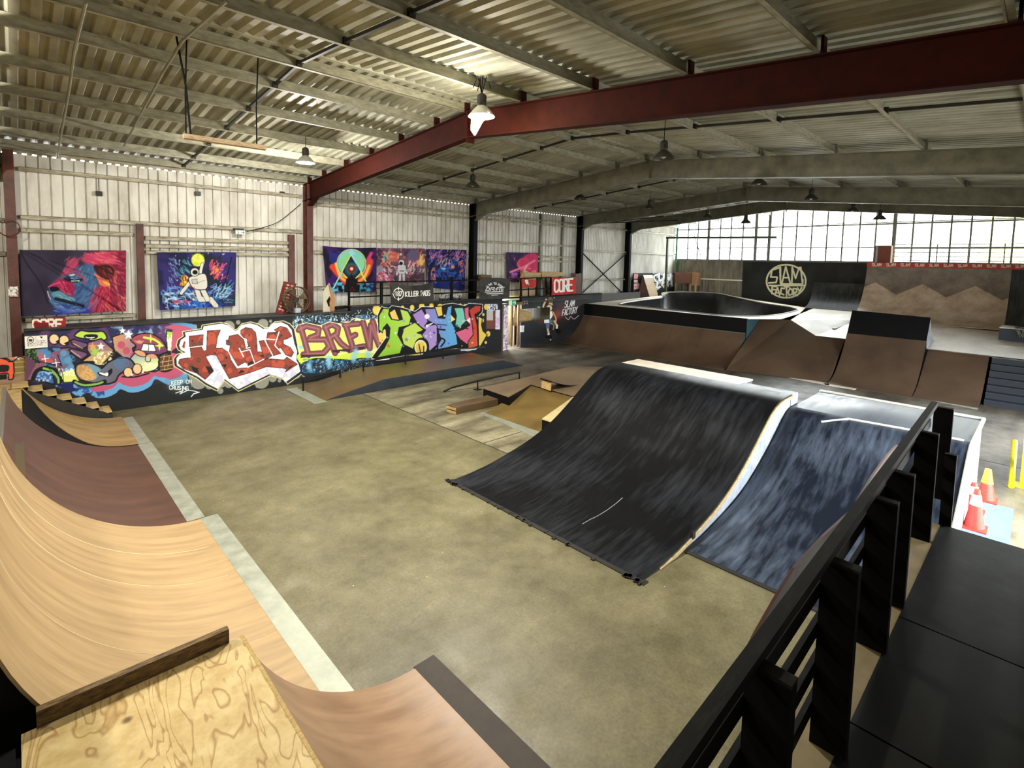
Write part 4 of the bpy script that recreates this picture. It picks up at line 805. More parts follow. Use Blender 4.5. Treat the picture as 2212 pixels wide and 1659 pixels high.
LET = [[(320, 430), (515, 410), (505, 560), (320, 580)],
 [(330, 600), (490, 580), (520, 640), (560, 630), (572, 355), (755, 345), (715, 440), (690, 600), (780, 600), (870, 660), (900, 760), (985, 890), (1140, 875), (1260, 800), (1370, 745), (1460, 750), (1650, 765), (1690, 725), (1840, 825), (1665, 935), (1690, 900), (1650, 880), (1400, 860), (1150, 950), (880, 1028), (790, 870), (700, 700), (630, 690), (545, 715), (660, 920), (540, 1040), (420, 950), (230, 885), (165, 810), (180, 760), (250, 740), (345, 735)],
 [(835, 490), (870, 480), (880, 430), (1000, 405), (1050, 450), (1085, 480), (1110, 600), (1160, 565), (1170, 640), (1235, 810), (1130, 850), (1110, 790), (1000, 850), (960, 800), (880, 650), (895, 560), (840, 545)],
 [(1040, 350), (1110, 308), (1190, 320), (1250, 380), (1265, 470), (1275, 650), (1340, 655), (1370, 745), (1245, 800), (1190, 650), (1140, 540), (1130, 465), (1080, 450), (1040, 400)],
 [(1300, 500), (1370, 490), (1440, 600), (1490, 700), (1380, 765), (1340, 640)],
 [(1420, 380), (1560, 375), (1510, 345), (1600, 292), (1690, 315), (1760, 430), (1690, 470), (1640, 480), (1640, 540), (1740, 590), (1785, 660), (1750, 725), (1670, 690), (1610, 600), (1570, 590), (1615, 670), (1500, 705), (1440, 590), (1400, 490)],
 [(245, 500), (265, 500), (250, 610), (215, 580)]]
for P_ in LET: cv.poly(P_, RD)
x0_ = (150, 290, 1860, 1060); cv.spots(RD, (186, 84, 62), 90, 20, 60, x0_, 70); cv.spots((186, 84, 62), (120, 48, 42), 90, 8, 16, x0_, 71); cv.spots(RD, (96, 88, 70), 34, 12, 30, x0_, 72, (60, 50, 44)); cv.spots(RD, (58, 30, 26), 70, 6, 18, x0_, 73)
for P_ in ([(340, 850), (440, 880), (450, 960), (370, 920)], [(540, 850), (620, 860), (655, 920), (600, 960)], [(770, 830), (850, 820), (820, 880)], [(1150, 800), (1235, 770), (1240, 800), (1140, 840)], [(1000, 960), (1050, 900), (1110, 930)], [(1720, 860), (1820, 820), (1700, 900)]): cv.poly(P_, (34, 28, 28))
for P_ in LET[:6]: cv.line(P_+[P_[0]], 9, DB)
for L_ in ([(1020, 600), (1080, 720)], [(1050, 650), (1170, 620), (1235, 800)], [(1395, 470), (1520, 480)], [(1580, 370), (1520, 560), (1630, 680)], [(320, 590), (520, 565)], [(535, 340), (530, 630)], [(1170, 590), (1120, 600), (1100, 470)], [(870, 650), (1000, 870), (1120, 820), (1140, 870), (1370, 750)], [(1380, 490), (1490, 700)]): cv.line(L_, 14, (250, 250, 252))
write(cv, 'KEEP ON', lambda x, y: (70+x*7.6, 1060+y*8.5-x*.5), 5.4, 9, (250, 250, 250)); write(cv, 'CRUSING', lambda x, y: (40+x*8.0, 1125+y*8.5+x*.4), 5.2, 10, (250, 250, 250))
cv.line([(130, 1230), (230, 1195), (190, 1240), (300, 1190), (380, 1200), (450, 1220)], 11, (240, 250, 250)); cv.line([(460, 1218), (380, 1240), (345, 1280)], 13, (240, 250, 250)); cv.line([(20, 1150), (40, 1060), (180, 1030), (330, 1070), (350, 1150)], 5, (150, 190, 200), True)
# BREW
cv.frame(620, 640, 4.809)
cv.noise(60, 190, 960, 330, 40, 80, (72, 124, 160), .42, .7, .9); cv.noise(60, 200, 960, 320, 16, 81, (214, 236, 250), .6, .72, .9)
rg = random.Random(11)
for i in range(60): x = rg.uniform(80, 940); y = 270-(x-80)*.07+rg.uniform(-85, 20); cv.line([(x, y), (x+rg.uniform(-22, 22), y+rg.uniform(-30, 10))], 5, (206, 232, 248), soft=2)
cv.poly([(120, 600), (400, 610), (520, 590), (950, 545), (1010, 530), (930, 630), (760, 640), (640, 660), (300, 640), (150, 700)], (208, 230, 76), True)
cv.poly([(150, 700), (300, 660), (500, 650), (700, 660), (860, 640), (900, 650), (700, 700), (450, 760), (180, 830)], (20, 40, 60), True); cv.noise(160, 650, 900, 800, 30, 84, (60, 130, 176), .5, .75, .9); cv.noise(160, 650, 900, 790, 12, 85, (220, 240, 250), .68, .76, .8)
cv.poly([(85, 350), (110, 300), (200, 275), (345, 305), (440, 265), (555, 290), (600, 262), (690, 268), (720, 235), (800, 245), (930, 235), (1000, 300), (985, 560), (830, 590), (660, 580), (550, 610), (400, 620), (150, 625), (100, 450)], (232, 236, 168), True)
cv.poly([(100, 360), (350, 330), (560, 310), (940, 255), (985, 530), (800, 560), (560, 590), (140, 600)], (224, 224, 116))
cv.poly([(110, 520), (210, 490), (200, 540), (130, 545)], (150, 210, 206))
MR = (128, 70, 80); ML = (170, 110, 112); MD = (62, 34, 44)
B_ = [[(140, 310), (225, 610)], [(120, 350), (200, 310), (330, 340), (320, 400), (240, 430)], [(230, 450), (400, 450), (440, 520), (380, 590), (170, 605)], [(395, 310), (500, 590)], [(395, 330), (470, 290), (530, 330), (520, 390), (450, 430)], [(500, 410), (560, 490), (650, 560)], [(610, 300), (690, 550)], [(600, 300), (740, 285)], [(650, 430), (710, 400)], [(690, 540), (800, 520)], [(790, 270), (860, 540)], [(860, 520), (870, 300), (960, 520)], [(890, 260), (960, 500)]]
for L_ in B_: cv.line(L_, 62, MD)
for L_ in B_: cv.line(L_, 52, MR)
for L_ in B_: cv.line(L_, 16, ML, soft=12)
cv.poly([(150, 605), (400, 605), (380, 620), (140, 640)], MD); cv.poly([(470, 560), (660, 545), (655, 580), (550, 570), (545, 590), (470, 580)], MD); cv.poly([(680, 535), (810, 520), (800, 550), (690, 555)], MD)
cv.line([(85, 350), (110, 300), (200, 275), (345, 305), (440, 265), (555, 290)], 7, (236, 240, 180)); cv.line([(560, 265), (640, 270), (700, 230), (800, 245)], 7, (240, 244, 190), True)
for x, y in ((430, 650), (440, 700), (690, 640), (715, 580), (840, 610), (230, 730)): cv.dot(x, y, 26, (150, 206, 236), .9, .6, 44)
# TESY
YE = (244, 212, 92)
for x, y, r_ in ((930, 140, 42), (1150, 130, 22), (1200, 120, 20), (1300, 118, 24), (1400, 105, 30), (1500, 100, 24), (1590, 120, 34), (1760, 95, 16), (1800, 90, 14), (1850, 95, 14), (2070, 110, 26), (2040, 190, 14), (2030, 250, 18), (2090, 390, 24), (2065, 480, 14)): cv.dot(x, y, r_, YE, ry=r_*1.3)
cv.poly([(940, 380), (1060, 300), (1040, 520), (960, 470)], YE); cv.poly([(1160, 600), (1220, 530), (1400, 570), (1380, 610)], YE, True)
WO = [(980, 110), (1060, 130), (1090, 100), (1180, 115), (1270, 140), (1330, 160), (1400, 110), (1560, 115), (1640, 85), (1720, 75), (1850, 100), (1890, 75), (2030, 85), (2025, 165), (1970, 220), (2000, 290), (1995, 530), (1880, 565), (1760, 540), (1660, 555), (1500, 575), (1280, 600), (1180, 620), (930, 660), (880, 640), (1030, 430), (1020, 340), (950, 390), (940, 200)]
cv.line(WO+[WO[0]], 12, (250, 250, 250)); cv.poly(WO, (10, 10, 10))
def fl_(P_, c, **k): cv.poly(P_, c, out=(10, 10, 10), ow=9, **k)
fl_([(1090, 240), (1060, 170), (1120, 130), (1170, 250)], (244, 204, 104)); fl_([(1530, 110), (1610, 100), (1620, 200), (1570, 215)], YE)
fl_([(955, 200), (1000, 125), (1065, 130), (1055, 190), (1085, 240), (1160, 250), (1200, 240), (1170, 130), (1255, 155), (1290, 220), (1270, 300), (1165, 325), (1150, 400), (1205, 500), (1175, 595), (930, 640), (1010, 540), (1060, 440), (1070, 330), (1040, 285), (1000, 330), (990, 380), (955, 350)], (150, 206, 58), grad=((196, 226, 96), 1, -.6))
fl_([(1215, 330), (1330, 270), (1420, 350), (1350, 380), (1420, 400), (1440, 470), (1400, 440), (1340, 470), (1310, 550), (1210, 500), (1190, 420)], (190, 218, 84), grad=((214, 232, 110), .5, .5))
fl_([(1300, 190), (1400, 130), (1430, 180), (1465, 260), (1430, 310), (1560, 290), (1560, 500), (1480, 575), (1440, 470), (1400, 400), (1440, 350), (1390, 320), (1340, 260)], (166, 132, 206), grad=((186, 156, 220), .5, .5))
fl_([(1430, 130), (1540, 125), (1570, 225), (1640, 230), (1670, 110), (1715, 95), (1700, 250), (1750, 340), (1775, 500), (1660, 535), (1530, 560), (1600, 450), (1555, 300), (1460, 250)], (158, 130, 208), grad=((104, 178, 232), 1.3, 0))
cv.poly([(1440, 300), (1530, 270), (1450, 330)], (250, 250, 250)); cv.dot(1455, 210, 28, (250, 250, 250)); cv.line([(1560, 560), (1580, 440), (1640, 460), (1600, 520)], 16, (10, 10, 10), True); cv.line([(1560, 340), (1640, 350)], 16, (10, 10, 10)); cv.line([(1560, 290), (1660, 300)], 8, (10, 10, 10))
fl_([(1735, 120), (1830, 118), (1850, 200), (1870, 250), (1790, 330), (1745, 300), (1760, 200)], (126, 214, 190)); fl_([(1840, 125), (1890, 105), (1890, 200), (1960, 300), (1940, 450), (1870, 500), (1800, 450), (1745, 375), (1840, 340), (1900, 300), (1850, 230)], (232, 108, 146)); fl_([(1890, 140), (1960, 95), (2018, 98), (2010, 155), (1950, 190), (1975, 300), (1985, 520), (1880, 545), (1880, 470), (1935, 400), (1920, 260)], (204, 58, 44), grad=((224, 96, 60), 0, 1))
cv.poly([(1700, 190), (1750, 240), (1700, 270)], (248, 226, 130)); cv.poly([(1860, 250), (1905, 220), (1900, 280)], (250, 250, 240)); cv.line([(1740, 340), (1800, 320), (1880, 340)], 12, (10, 10, 10), True)
fl_([(1985, 205), (2030, 230), (2020, 300), (2035, 360), (2080, 400), (2040, 470), (2010, 520), (1990, 515)], YE)
for x, y, rx in ((1400, 520, 60),): cv.dot(x, y, 78, (10, 10, 10), ry=92); cv.dot(x-12, y+10, 66, (250, 240, 200), ry=78); cv.dot(x-12, y+10, 52, YE, ry=64)
cv.line([(1370, 500), (1390, 600)], 10, (20, 20, 20)); cv.line([(1420, 520), (1420, 600)], 10, (20, 20, 20))
rg = random.Random(3)
for i in range(46):
    x = rg.uniform(980, 1960); y = rg.uniform(140, 520); cc = [(150, 170, 190), (200, 230, 250), (220, 90, 70), (120, 150, 200)][i % 4] if x < 1250 else ([(200, 214, 240), (90, 70, 160), (130, 200, 240)][i % 3] if x < 1720 else [(190, 30, 50), (240, 190, 200), (60, 100, 100)][i % 3]); cv.star(x, y, rg.uniform(8, 20), cc)
cv.star(1055, 515, 26, (222, 96, 40)); cv.star(1240, 450, 26, (130, 140, 150))
cv.line([(930, 665), (1060, 650)], 12, (250, 250, 250)); cv.line([(1810, 560), (1960, 550)], 12, (250, 250, 250))
# small wreath, poster shapes at the far end
cv.noise(2080, 80, 2190, 160, 12, 91, (226, 230, 246), .42, .5)
cv.poly([(2070, 150), (2160, 150), (2160, 340), (2070, 340)], (126, 70, 56)); cv.poly([(2075, 150), (2140, 150), (2140, 250), (2075, 250)], (200, 196, 190)); cv.poly([(2165, 145), (2212, 140), (2212, 345), (2165, 345)], (236, 232, 244)); cv.noise(2165, 150, 2212, 340, 20, 92, (226, 190, 236), .5, .6)
wall = thing('graffiti_wall', 'long low wall covered in colourful graffiti lettering, dark at its foot', 'painted wall', (7.5, 15.8, 0))
def ytop(x): return 2.16 if x < 8.2 else 2.33
segs = [(.1, 8.2, 15.78, 15.78, 2.16), (8.2, 15.7, 15.79, 16.28, 2.33)]
for i, (a, b_, ya, yb, zt) in enumerate(segs):
    painted('mural_panel', cv, (lambda u, v: (a+(b_-a)*u, ya+(yb-ya)*u, v*zt)), 640 if i == 0 else 440, 200, .08, (0, -1, 0), wall, label='graffiti painted panel')
    g = MB(); g.bar((a, ya+.05, zt+.02), (b_, yb+.05, zt+.02), .2, .04); g.build('top_capping', M_dark, wall)
# lower painted return at the far left edge
cl = Canvas(-30, 760, 60, 900, 3, (150, 120, 96)); cl.frame(0, 680, 5.53)
cl.poly([(-100, 430), (310, 400), (310, 520), (-100, 560)], (190, 130, 110)); cl.poly([(150, 540), (300, 520), (300, 700), (150, 760)], (128, 108, 60))
for y in (560, 620, 690): cl.line([(160, y+8), (300, y)], 8, (190, 170, 90))
cl.poly([(-100, 520), (60, 530), (110, 560), (160, 570), (160, 750), (100, 770), (90, 700), (-100, 700)], (228, 92, 60), True, out=(10, 10, 10), ow=16); cl.poly([(-60, 610), (90, 600), (110, 640), (80, 680), (-60, 680)], (16, 24, 14), True); cl.poly([(-40, 720), (80, 710), (80, 770), (-40, 780)], (10, 10, 10))
cl.star(205, 505, 44, (250, 250, 250)); cl.star(285, 450, 40, (250, 250, 250)); cl.line([(-60, 510), (80, 520), (150, 560), (230, 500), (310, 520)], 14, (12, 12, 12), True)
t = thing('graffiti_board', 'low orange graffiti board at the extreme left edge above the plywood strip', 'painted board', (-.8, 15.85, .8))
painted('mural_panel', cl, (lambda u, v: (-1.9+2.0*u, 15.82, .84+v*.74)), 160, 90, .05, (0, -1, 0), t)
g = MB(); g.box(-1.9, .1, 15.76, 15.8, 0, .84); g.build('plywood_base', M_timber, t)
# ---------------------------------------------------------------- door bay in the platform front
t = thing('doorway', 'bright doorway under the platform between the graffiti wall and the skater mural', 'doorway', (16.4, 16.4, 0))
M_frame = mat('brown_door_timber', (120, 92, 70), .6, var=.3, scale=6)
def colat(px, y0, y1, Y, w, m, name, parent, d=.06):
    x = ay(px, (y0+y1)/2, Y)[0]; zt = ay(px, y0, Y)[2]; zb = max(0, ay(px, y1, Y)[2]); g = MB(); g.box(x-w/2, x+w/2, Y, Y+d, zb, zt); return g.build(name, m, parent)
g = MB(); g.box(15.72, 15.8, 16.3, 16.38, 0, 2.06); g.build('jamb', M_frame, t); colat(1107, 660, 748, 16.34, .09, M_frame, 'jamb', t); colat(1120, 655, 749, 16.34, .09, M_frame, 'jamb', t)
g = MB(); g.box(15.7, 17.0, 16.3, 16.4, 2.0, 2.07); g.build('lintel', M_frame, t)
cd = Canvas(1080, 650, 1105, 765, 4, (244, 242, 246)); cd.frame(0, 0, 1); cd.noise(1080, 650, 1105, 765, 6, 5, (232, 190, 232), .5, .62); cd.noise(1080, 650, 1105, 765, 3, 7, (110, 100, 130), .66, .7)
painted('drawn_on_door', cd, (lambda u, v: (15.82+.42*u, 16.36+.1*u, .02+1.96*v)), 24, 90, .04, (0, -1, 0), t, edge=(230, 230, 232), label='white door leaf covered in pink scribbles')
ce = Canvas(1096, 646, 1118, 662, 6, (60, 170, 130)); ce.frame(1096, 646, 1); ce.poly([(3, 3), (10, 3), (10, 13), (3, 13)], (230, 250, 240)); ce.line([(13, 8), (19, 8)], 1.6, (240, 255, 250)); ce.line([(16, 5), (19, 8), (16, 11)], 1.4, (240, 255, 250))
q = ay(1099, 648, 16.2); q2 = ay(1115, 659, 16.2)
s_ = painted('exit_sign', ce, (lambda u, v: (q[0]+(q2[0]-q[0])*u, 16.22, q2[2]+(q[2]-q2[2])*v)), 24, 14, .04, (0, -1, 0), None, label='small green and white exit sign above the bright doorway', cat='sign')
t = thing('plywood_offcut', 'big pale plywood sheet leaning inside the opening right of the doorway', 'board', (17.6, 16.9, 0))
P_ = [ay(*p, 16.9) for p in ((1107, 702), (1112, 662), (1148, 676), (1148, 700), (1110, 704))]
g = MB(); g.add(P_+[(p[0], p[1]+.03, p[2]) for p in P_], [tuple(range(5)), tuple(range(9, 4, -1))]+[(i, 5+i, 5+(i+1) % 5, (i+1) % 5) for i in range(5)]); g.build('sheet', M_timber, t)
g = MB(); x_ = P_[1][0]; g.box(x_, x_+.07, 16.93, 17.0, 0, P_[1][2]); g.build('prop_stud', M_timber, t)
# skater mural front
M_char = None
cm = Canvas(1115, 625, 1310, 790, 3, (32, 33, 36)); cm.frame(1040, 560, 8.508)
cm.noise(650, 640, 2300, 1700, 200, 15, (44, 45, 48), .4, .7)
cm.dot(1450, 1000, 130, (150, 60, 50), .45, .9); cm.dot(1130, 1090, 90, (150, 60, 50), .45, .9); cm.dot(1640, 790, 160, (110, 50, 50), .3, .9); cm.dot(1400, 1010, 60, (190, 80, 66), .5, .9)
SK = (226, 186, 140)
cm.line([(1130, 940), (1140, 850), (1190, 740)], 46, K); cm.line([(1130, 940), (1140, 850), (1190, 740)], 34, SK)
cm.poly([(1210, 740), (1260, 690), (1320, 730), (1310, 820), (1230, 800)], (120, 92, 62), True, out=K, ow=8); cm.dot(1270, 830, 44, (196, 190, 160), ry=30)
cm.dot(1246, 900, 66, K, ry=74); cm.dot(1246, 900, 55, SK, ry=64); cm.dot(1240, 890, 14, (250, 250, 250)); cm.dot(1272, 890, 12, (250, 250, 250)); cm.line([(1225, 930), (1265, 932)], 6, (150, 60, 50))
cm.poly([(1150, 960), (1220, 950), (1310, 950), (1330, 1010), (1280, 1100), (1250, 1180), (1145, 1180), (1150, 1060), (1090, 1040), (1085, 980)], (246, 246, 246), out=K, ow=10); cm.line([(1215, 960), (1225, 1080)], 5, (60, 80, 60))
cm.line([(1320, 980), (1370, 1080), (1370, 1150)], 44, K); cm.line([(1320, 980), (1370, 1080), (1370, 1140)], 32, (222, 140, 96))
cm.poly([(1250, 1110), (1310, 1100), (1320, 1180), (1260, 1190)], (80, 110, 130), out=K, ow=8); cm.poly([(1180, 1180), (1260, 1180), (1250, 1290), (1185, 1280)], (92, 116, 168), out=K, ow=9)
cm.line([(1340, 1140), (1390, 1220)], 40, SK); cm.poly([(1370, 1200), (1410, 1210), (1400, 1280), (1365, 1280)], (250, 250, 250)); cm.line([(1220, 1290), (1235, 1360)], 38, SK); cm.dot(1233, 1378, 22, (250, 250, 250))
cm.poly([(1180, 1400), (1280, 1400), (1290, 1450), (1190, 1450)], (6, 6, 6), True); cm.poly([(1350, 1290), (1420, 1280), (1470, 1340), (1400, 1370)], (6, 6, 6), True); cm.line([(1270, 1180), (1330, 1210), (1320, 1290)], 26, (150, 130, 90), True); cm.dot(1270, 1480, 16, (200, 200, 190)); cm.dot(1340, 708, 12, (200, 200, 200))
w_ = (238, 238, 236)
write(cm, 'SLAM', lambda x, y: (1545+x*8.5+y*-3, 770-x*1.5+y*20), 5.4, 13, w_); write(cm, 'FACTORY', lambda x, y: (1500+x*7.6+y*-3, 925-x*1.5+y*19), 5.2, 12, w_); cm.line([(1540, 1060), (1600, 1110), (1640, 1050), (1700, 1100), (1790, 1030)], 9, w_, True)
cm.dot(1051, 880, 34, (60, 160, 110), ry=18); cm.line([(1040, 880), (1070, 880)], 9, (220, 250, 236)); cm.poly([(722, 1220), (786, 1220), (780, 1340), (718, 1340)], (236, 236, 240)); cm.line([(745, 1240), (740, 1310)], 6, (120, 120, 130)); cm.noise(740, 770, 860, 830, 20, 44, (214, 186, 130), .42, .52)
mw = thing('skater_mural_wall', 'black platform front painted with a skater figure and white script right of the doorway', 'painted wall', (20, 16.4, 0))
X1 = 17.02
painted('mural_panel', cm, (lambda u, v: (19.05+(23.2-19.05)*u, 16.4, v*2.28)), 260, 150, .06, (0, -1, 0), mw)
painted('mural_panel', cm, (lambda u, v: (X1+(19.05-X1)*u, 16.4, v*1.18)), 120, 60, .06, (0, -1, 0), mw); painted('mural_panel', cm, (lambda u, v: (X1+(19.05-X1)*u, 16.4, 1.78+v*.5)), 120, 30, .06, (0, -1, 0), mw)
g = MB(); g.box(15.7, 23.2, 16.4, 16.5, 2.28, 2.34); g.build('top_capping', M_black, mw)
g = MB(); g.box(23.2, 27.0, 16.4, 16.48, 0, 2.3); g.build('plain_panel', mat('dull_grey_board', (84, 82, 78), .5, var=.2, scale=3), mw)
# ---------------------------------------------------------------- railing on the platform
t = thing('railing', 'black steel railing on the platform above the graffiti wall', 'railing', (15, 16.2, 2.1))
def yr(x): return 15.98 if x < 8 else 15.98+(x-8)*.062 if x < 15 else 16.45
px_posts = ((754, 611), (824, 609), (976, 606), (1055, 604), (1125, 602), (1160, 600), (1190, 599)); rp = []
for px, y in px_posts:
    Y = 16.1 if px < 900 else (16.3 if px < 1080 else 16.46)
    q = ay(px, y, Y); rp.append(q); g = MB(); w2 = .05 if px in (824, 976) else .03; g.box(q[0]-w2, q[0]+w2, Y-.03, Y+.03, 2.12, q[2]+(.15 if px in (976,) else 0)); g.build('post', M_black, t)
zt = sum(p[2] for p in rp)/len(rp)
for f_ in (0, .5):
    g = MB(); pts = [(p[0], p[1], p[2]-f_*(p[2]-2.15)) for p in rp]
    for a, b_ in zip(pts, pts[1:]): g.bar(a, b_, .04, .05)
    g.build('rail', M_black, t)
# ---------------------------------------------------------------- far front ramps of the bowl deck
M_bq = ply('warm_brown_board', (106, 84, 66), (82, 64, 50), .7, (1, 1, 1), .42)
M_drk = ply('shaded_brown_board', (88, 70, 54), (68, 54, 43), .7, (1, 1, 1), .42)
M_teal = mat('teal_side_paint', (50, 82, 88), .5, var=.2, scale=3)
t = thing('quarter_pipe', 'wide warm brown quarter pipe below the black-fronted bowl deck', 'ramp', (20.5, 12, 0))
pq = [(19.7, .012), (20.1, .06), (20.5, .19), (20.9, .42), (21.25, .74), (21.5, 1.04), (21.62, 1.22)]
surf(t, 'riding_surface', smooth_prof(pq), 8.32, 16.38, M_bq)
for y in (10.0, 11.4, 13.2, 14.9): g = MB(); g.tube([(x, y, z+.001) for x, z in smooth_prof(pq)], .006, 4); g.build('board_seam', mat('dark_seam', (84, 54, 32), .6), t)
side(t, smooth_prof(pq), 8.31, M_teal); g = MB(); g.tube([(21.63, 8.32, 1.24), (21.63, 16.38, 1.24)], .03, 8); g.build('coping', M_cop, t)
# bowl
t = thing('skate_bowl', 'black kidney shaped skate bowl sunk in a raised pale deck at the back', 'bowl', (27, 12, 0))
RIMp = [((1338, 657), 1.83), ((1362, 652), 1.84), ((1398, 647), 1.86), ((1430, 643), 1.9), ((1431, 633), 2.15), ((1470, 631), 2.22), ((1545, 633), 2.24), ((1590, 642), 2.1), ((1650, 655), 1.95), ((1722, 667), 1.83), ((1690, 678), 1.83), ((1640, 682.5), 1.83), ((1560, 681), 1.83), ((1480, 673), 1.83), ((1400, 664), 1.83), ((1355, 660), 1.83)]
rim = []
for (px, py), z in RIMp:
    q = list(az(px, py, z))
    if q[1] > 16.9: 
        k_ = 16.9/q[1]
    q[0] = min(q[0], 31.6); q[1] = min(q[1], 17.0); rim.append(q)
rim = [list(p) for p in catmull(rim, 4)]; cx_ = sum(p[0] for p in rim)/len(rim); cy_ = sum(p[1] for p in rim)/len(rim)
g = MB(); n_ = len(rim); lev = [(1.0, 0), (.99, .25), (.965, .55), (.92, .85), (.85, 1.1), (.74, 1.28), (.6, 1.36), (.3, 1.38)]
v = []
for s_, dz in lev: v += [(cx_+(p[0]-cx_)*s_, cy_+(p[1]-cy_)*s_, p[2]-dz*(p[2]-.42)/1.38) for p in rim]
v.append((cx_, cy_, .42)); f = [(k*n_+i, k*n_+(i+1) % n_, (k+1)*n_+(i+1) % n_, (k+1)*n_+i) for k in range(len(lev)-1) for i in range(n_)]+[((len(lev)-1)*n_+i, (len(lev)-1)*n_+(i+1) % n_, len(v)-1) for i in range(n_)]
g.add(v, f); g.build('bowl_surface', mat('black_bowl_board', (30, 30, 33), .26, col2=(40, 40, 43), scale=1, rvar=.05), t, smooth=True)
g = MB(); g.tube(rim, .035, 6, close=True); g.build('coping', mat('pale_coping', (176, 172, 160), .4, .4), t)
# deck ring round the bowl: bridge rim to an outer outline
outer = [(21.72, 16.36, 1.82), (31.9, 16.42, 1.98), (32.9, 17.2, 2.2), (32.9, 15.0, 2.1), (32.9, 12.0, 1.9), (31.0, 8.9, 1.8), (27.0, 8.0, 1.78), (23.4, 7.6, 1.78), (21.72, 8.3, 1.82), (21.72, 12.0, 1.82)]
from mathutils.geometry import tessellate_polygon
def ringfill(mb, outp, inp):
    A = [Vector((p[0], p[1], 0)) for p in outp]; B = [Vector((p[0], p[1], 0)) for p in inp]
    tr = tessellate_polygon([A, B]); allp = [tuple(p) for p in outp]+[tuple(p) for p in inp]; mb.add(allp, [tuple(t_) for t_ in tr])
g = MB(); inr = [(cx_+(p[0]-cx_)*1.002, cy_+(p[1]-cy_)*1.002, p[2]-.01) for p in rim]; ringfill(g, outer, inr); g.build('deck', M_pale, t)
g = MB(); g.box(21.68, 21.76, 8.3, 16.38, 1.2, 1.84); g.build('front_panel', M_black, t, label='black front panel above the brown quarter pipe')
g = MB(); g.box(21.7, 23.5, 8.28, 8.32, 0, 1.8); g.build('side_panel', M_teal, t, label='teal side panel')
# pale sloping deck to the right and the banks leading to it
t = thing('bank_ramp', 'dull brown bank with notched top edge between bowl front and black-topped wedge', 'ramp', (21.5, 6.7, 0))
bl_, br_ = (19.75, 8.22, .01), (20.6, 5.08, .01)
T0 = az(1643, 688, 1.77); T1 = az(1708, 691, 1.77); T2 = az(1762, 725, 1.32); T3 = az(1826, 732, 1.32)
Tm = lambda a, b_, f_: tuple(a[i]+(b_[i]-a[i])*f_ for i in range(3))
g = MB(); g.add([bl_, br_, T3, T2, T1, T0], [(0, 1, 3), (1, 2, 3), (0, 3, 4), (0, 4, 5)]); 
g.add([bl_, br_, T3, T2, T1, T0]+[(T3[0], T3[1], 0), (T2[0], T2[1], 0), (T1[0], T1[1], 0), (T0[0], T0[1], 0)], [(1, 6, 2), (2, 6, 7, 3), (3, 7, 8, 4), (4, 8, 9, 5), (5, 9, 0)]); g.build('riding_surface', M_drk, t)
g = MB(); a = az(1653, 803); b_ = az(1792, 829); c = az(1790, 833); d = az(1652, 806); g.slab([(p[0], p[1], .014) for p in (a, b_, c, d)], .014); g.build('threshold_plate', M_pale, t)
t = thing('raised_deck', 'broad pale sunlit deck beyond the far banks, in front of the vert wall', 'deck', (27, 4, 0))
g = MB(); D0 = (22.85, 5.25, 1.31); pts = [T1, T2, T3, (22.6, 4.4, 1.31), (22.8, -.9, 1.27), (28.4, -.9, 1.72), (32.9, -.9, 1.78), (32.9, 8.8, 1.78), (27.0, 7.98, 1.77)]
pz = [Vector(p) for p in pts]
g.add([T1, T2, (26.5, 5.6, 1.74), (27, 7.98, 1.77)], [(0, 1, 2), (0, 2, 3)]); g.add([T2, T3, (26.5, 5.6, 1.74)], [(0, 1, 2)]); g.add([T3, (22.6, 4.4, 1.31), (22.8, -.9, 1.27), (26.8, -.9, 1.6), (26.5, 5.6, 1.74)], [(0, 1, 2), (0, 2, 3), (0, 3, 4)])
g.add([(26.5, 5.6, 1.74), (26.8, -.9, 1.6), (32.9, -.9, 1.78), (32.9, 8.8, 1.8), (27, 7.98, 1.77)], [(0, 1, 2), (0, 2, 3), (0, 3, 4)])
v0 = list(g.v); n0 = len(v0); f0 = list(g.f); g.add([(p[0], p[1], p[2]-.03) for p in v0], [tuple(reversed(f_)) for f_ in f0]); g.build('top_board', M_pale, t)
q = [az(1743, 686, 1.5), az(1786, 677, 1.6), az(1836, 698, 1.5), az(1803, 709, 1.42)]; g = MB()
def dz_(p): return p
q = [(p[0], p[1], (1.36 if i in (0, 3) else 1.5)) for i, p in enumerate(q)]
g = MB(); g.slab([az(1743, 686, 1.66), az(1786, 677, 1.76), az(1836, 698, 1.64), az(1803, 710, 1.52)], .02); g.build('ply_patch', mat('greyish_patch_board', (176, 164, 148), .5), t, label='greyish plywood patch')
g = MB(); g.box(26.5, 26.6, -.9, 5.5, 0, 1.55); g.box(32.6, 32.7, -.9, 8.5, 0, 1.7); g.box(22.9, 23.0, -.9, 4.4, 0, 1.24); g.build('support_panel', M_black, t)
t = thing('wedge_ramp', 'brown ramp topped by a leaning black panel, standing before the pale deck', 'ramp', (22, 3.9, 0))
w0, w1 = 5.05, 2.8
pw = smooth_prof([(20.35, .012), (20.8, .10), (21.3, .34), (21.8, .76), (22.2, 1.2), (22.45, 1.58)])
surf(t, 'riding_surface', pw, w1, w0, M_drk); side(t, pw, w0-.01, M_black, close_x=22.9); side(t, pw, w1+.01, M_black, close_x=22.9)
g = MB(); g.add([(22.47, w0, 1.57), (22.47, w1, 1.57), (22.95, w1, 2.34), (22.95, w0, 2.40), (22.5, w0, 1.57), (22.5, w1, 1.57), (22.98, w1, 2.34), (22.98, w0, 2.40)], [(0, 1, 2, 3), (7, 6, 5, 4), (0, 4, 5, 1), (1, 5, 6, 2), (2, 6, 7, 3), (3, 7, 4, 0)]); g.build('top_panel', M_black, t, label='leaning black panel')
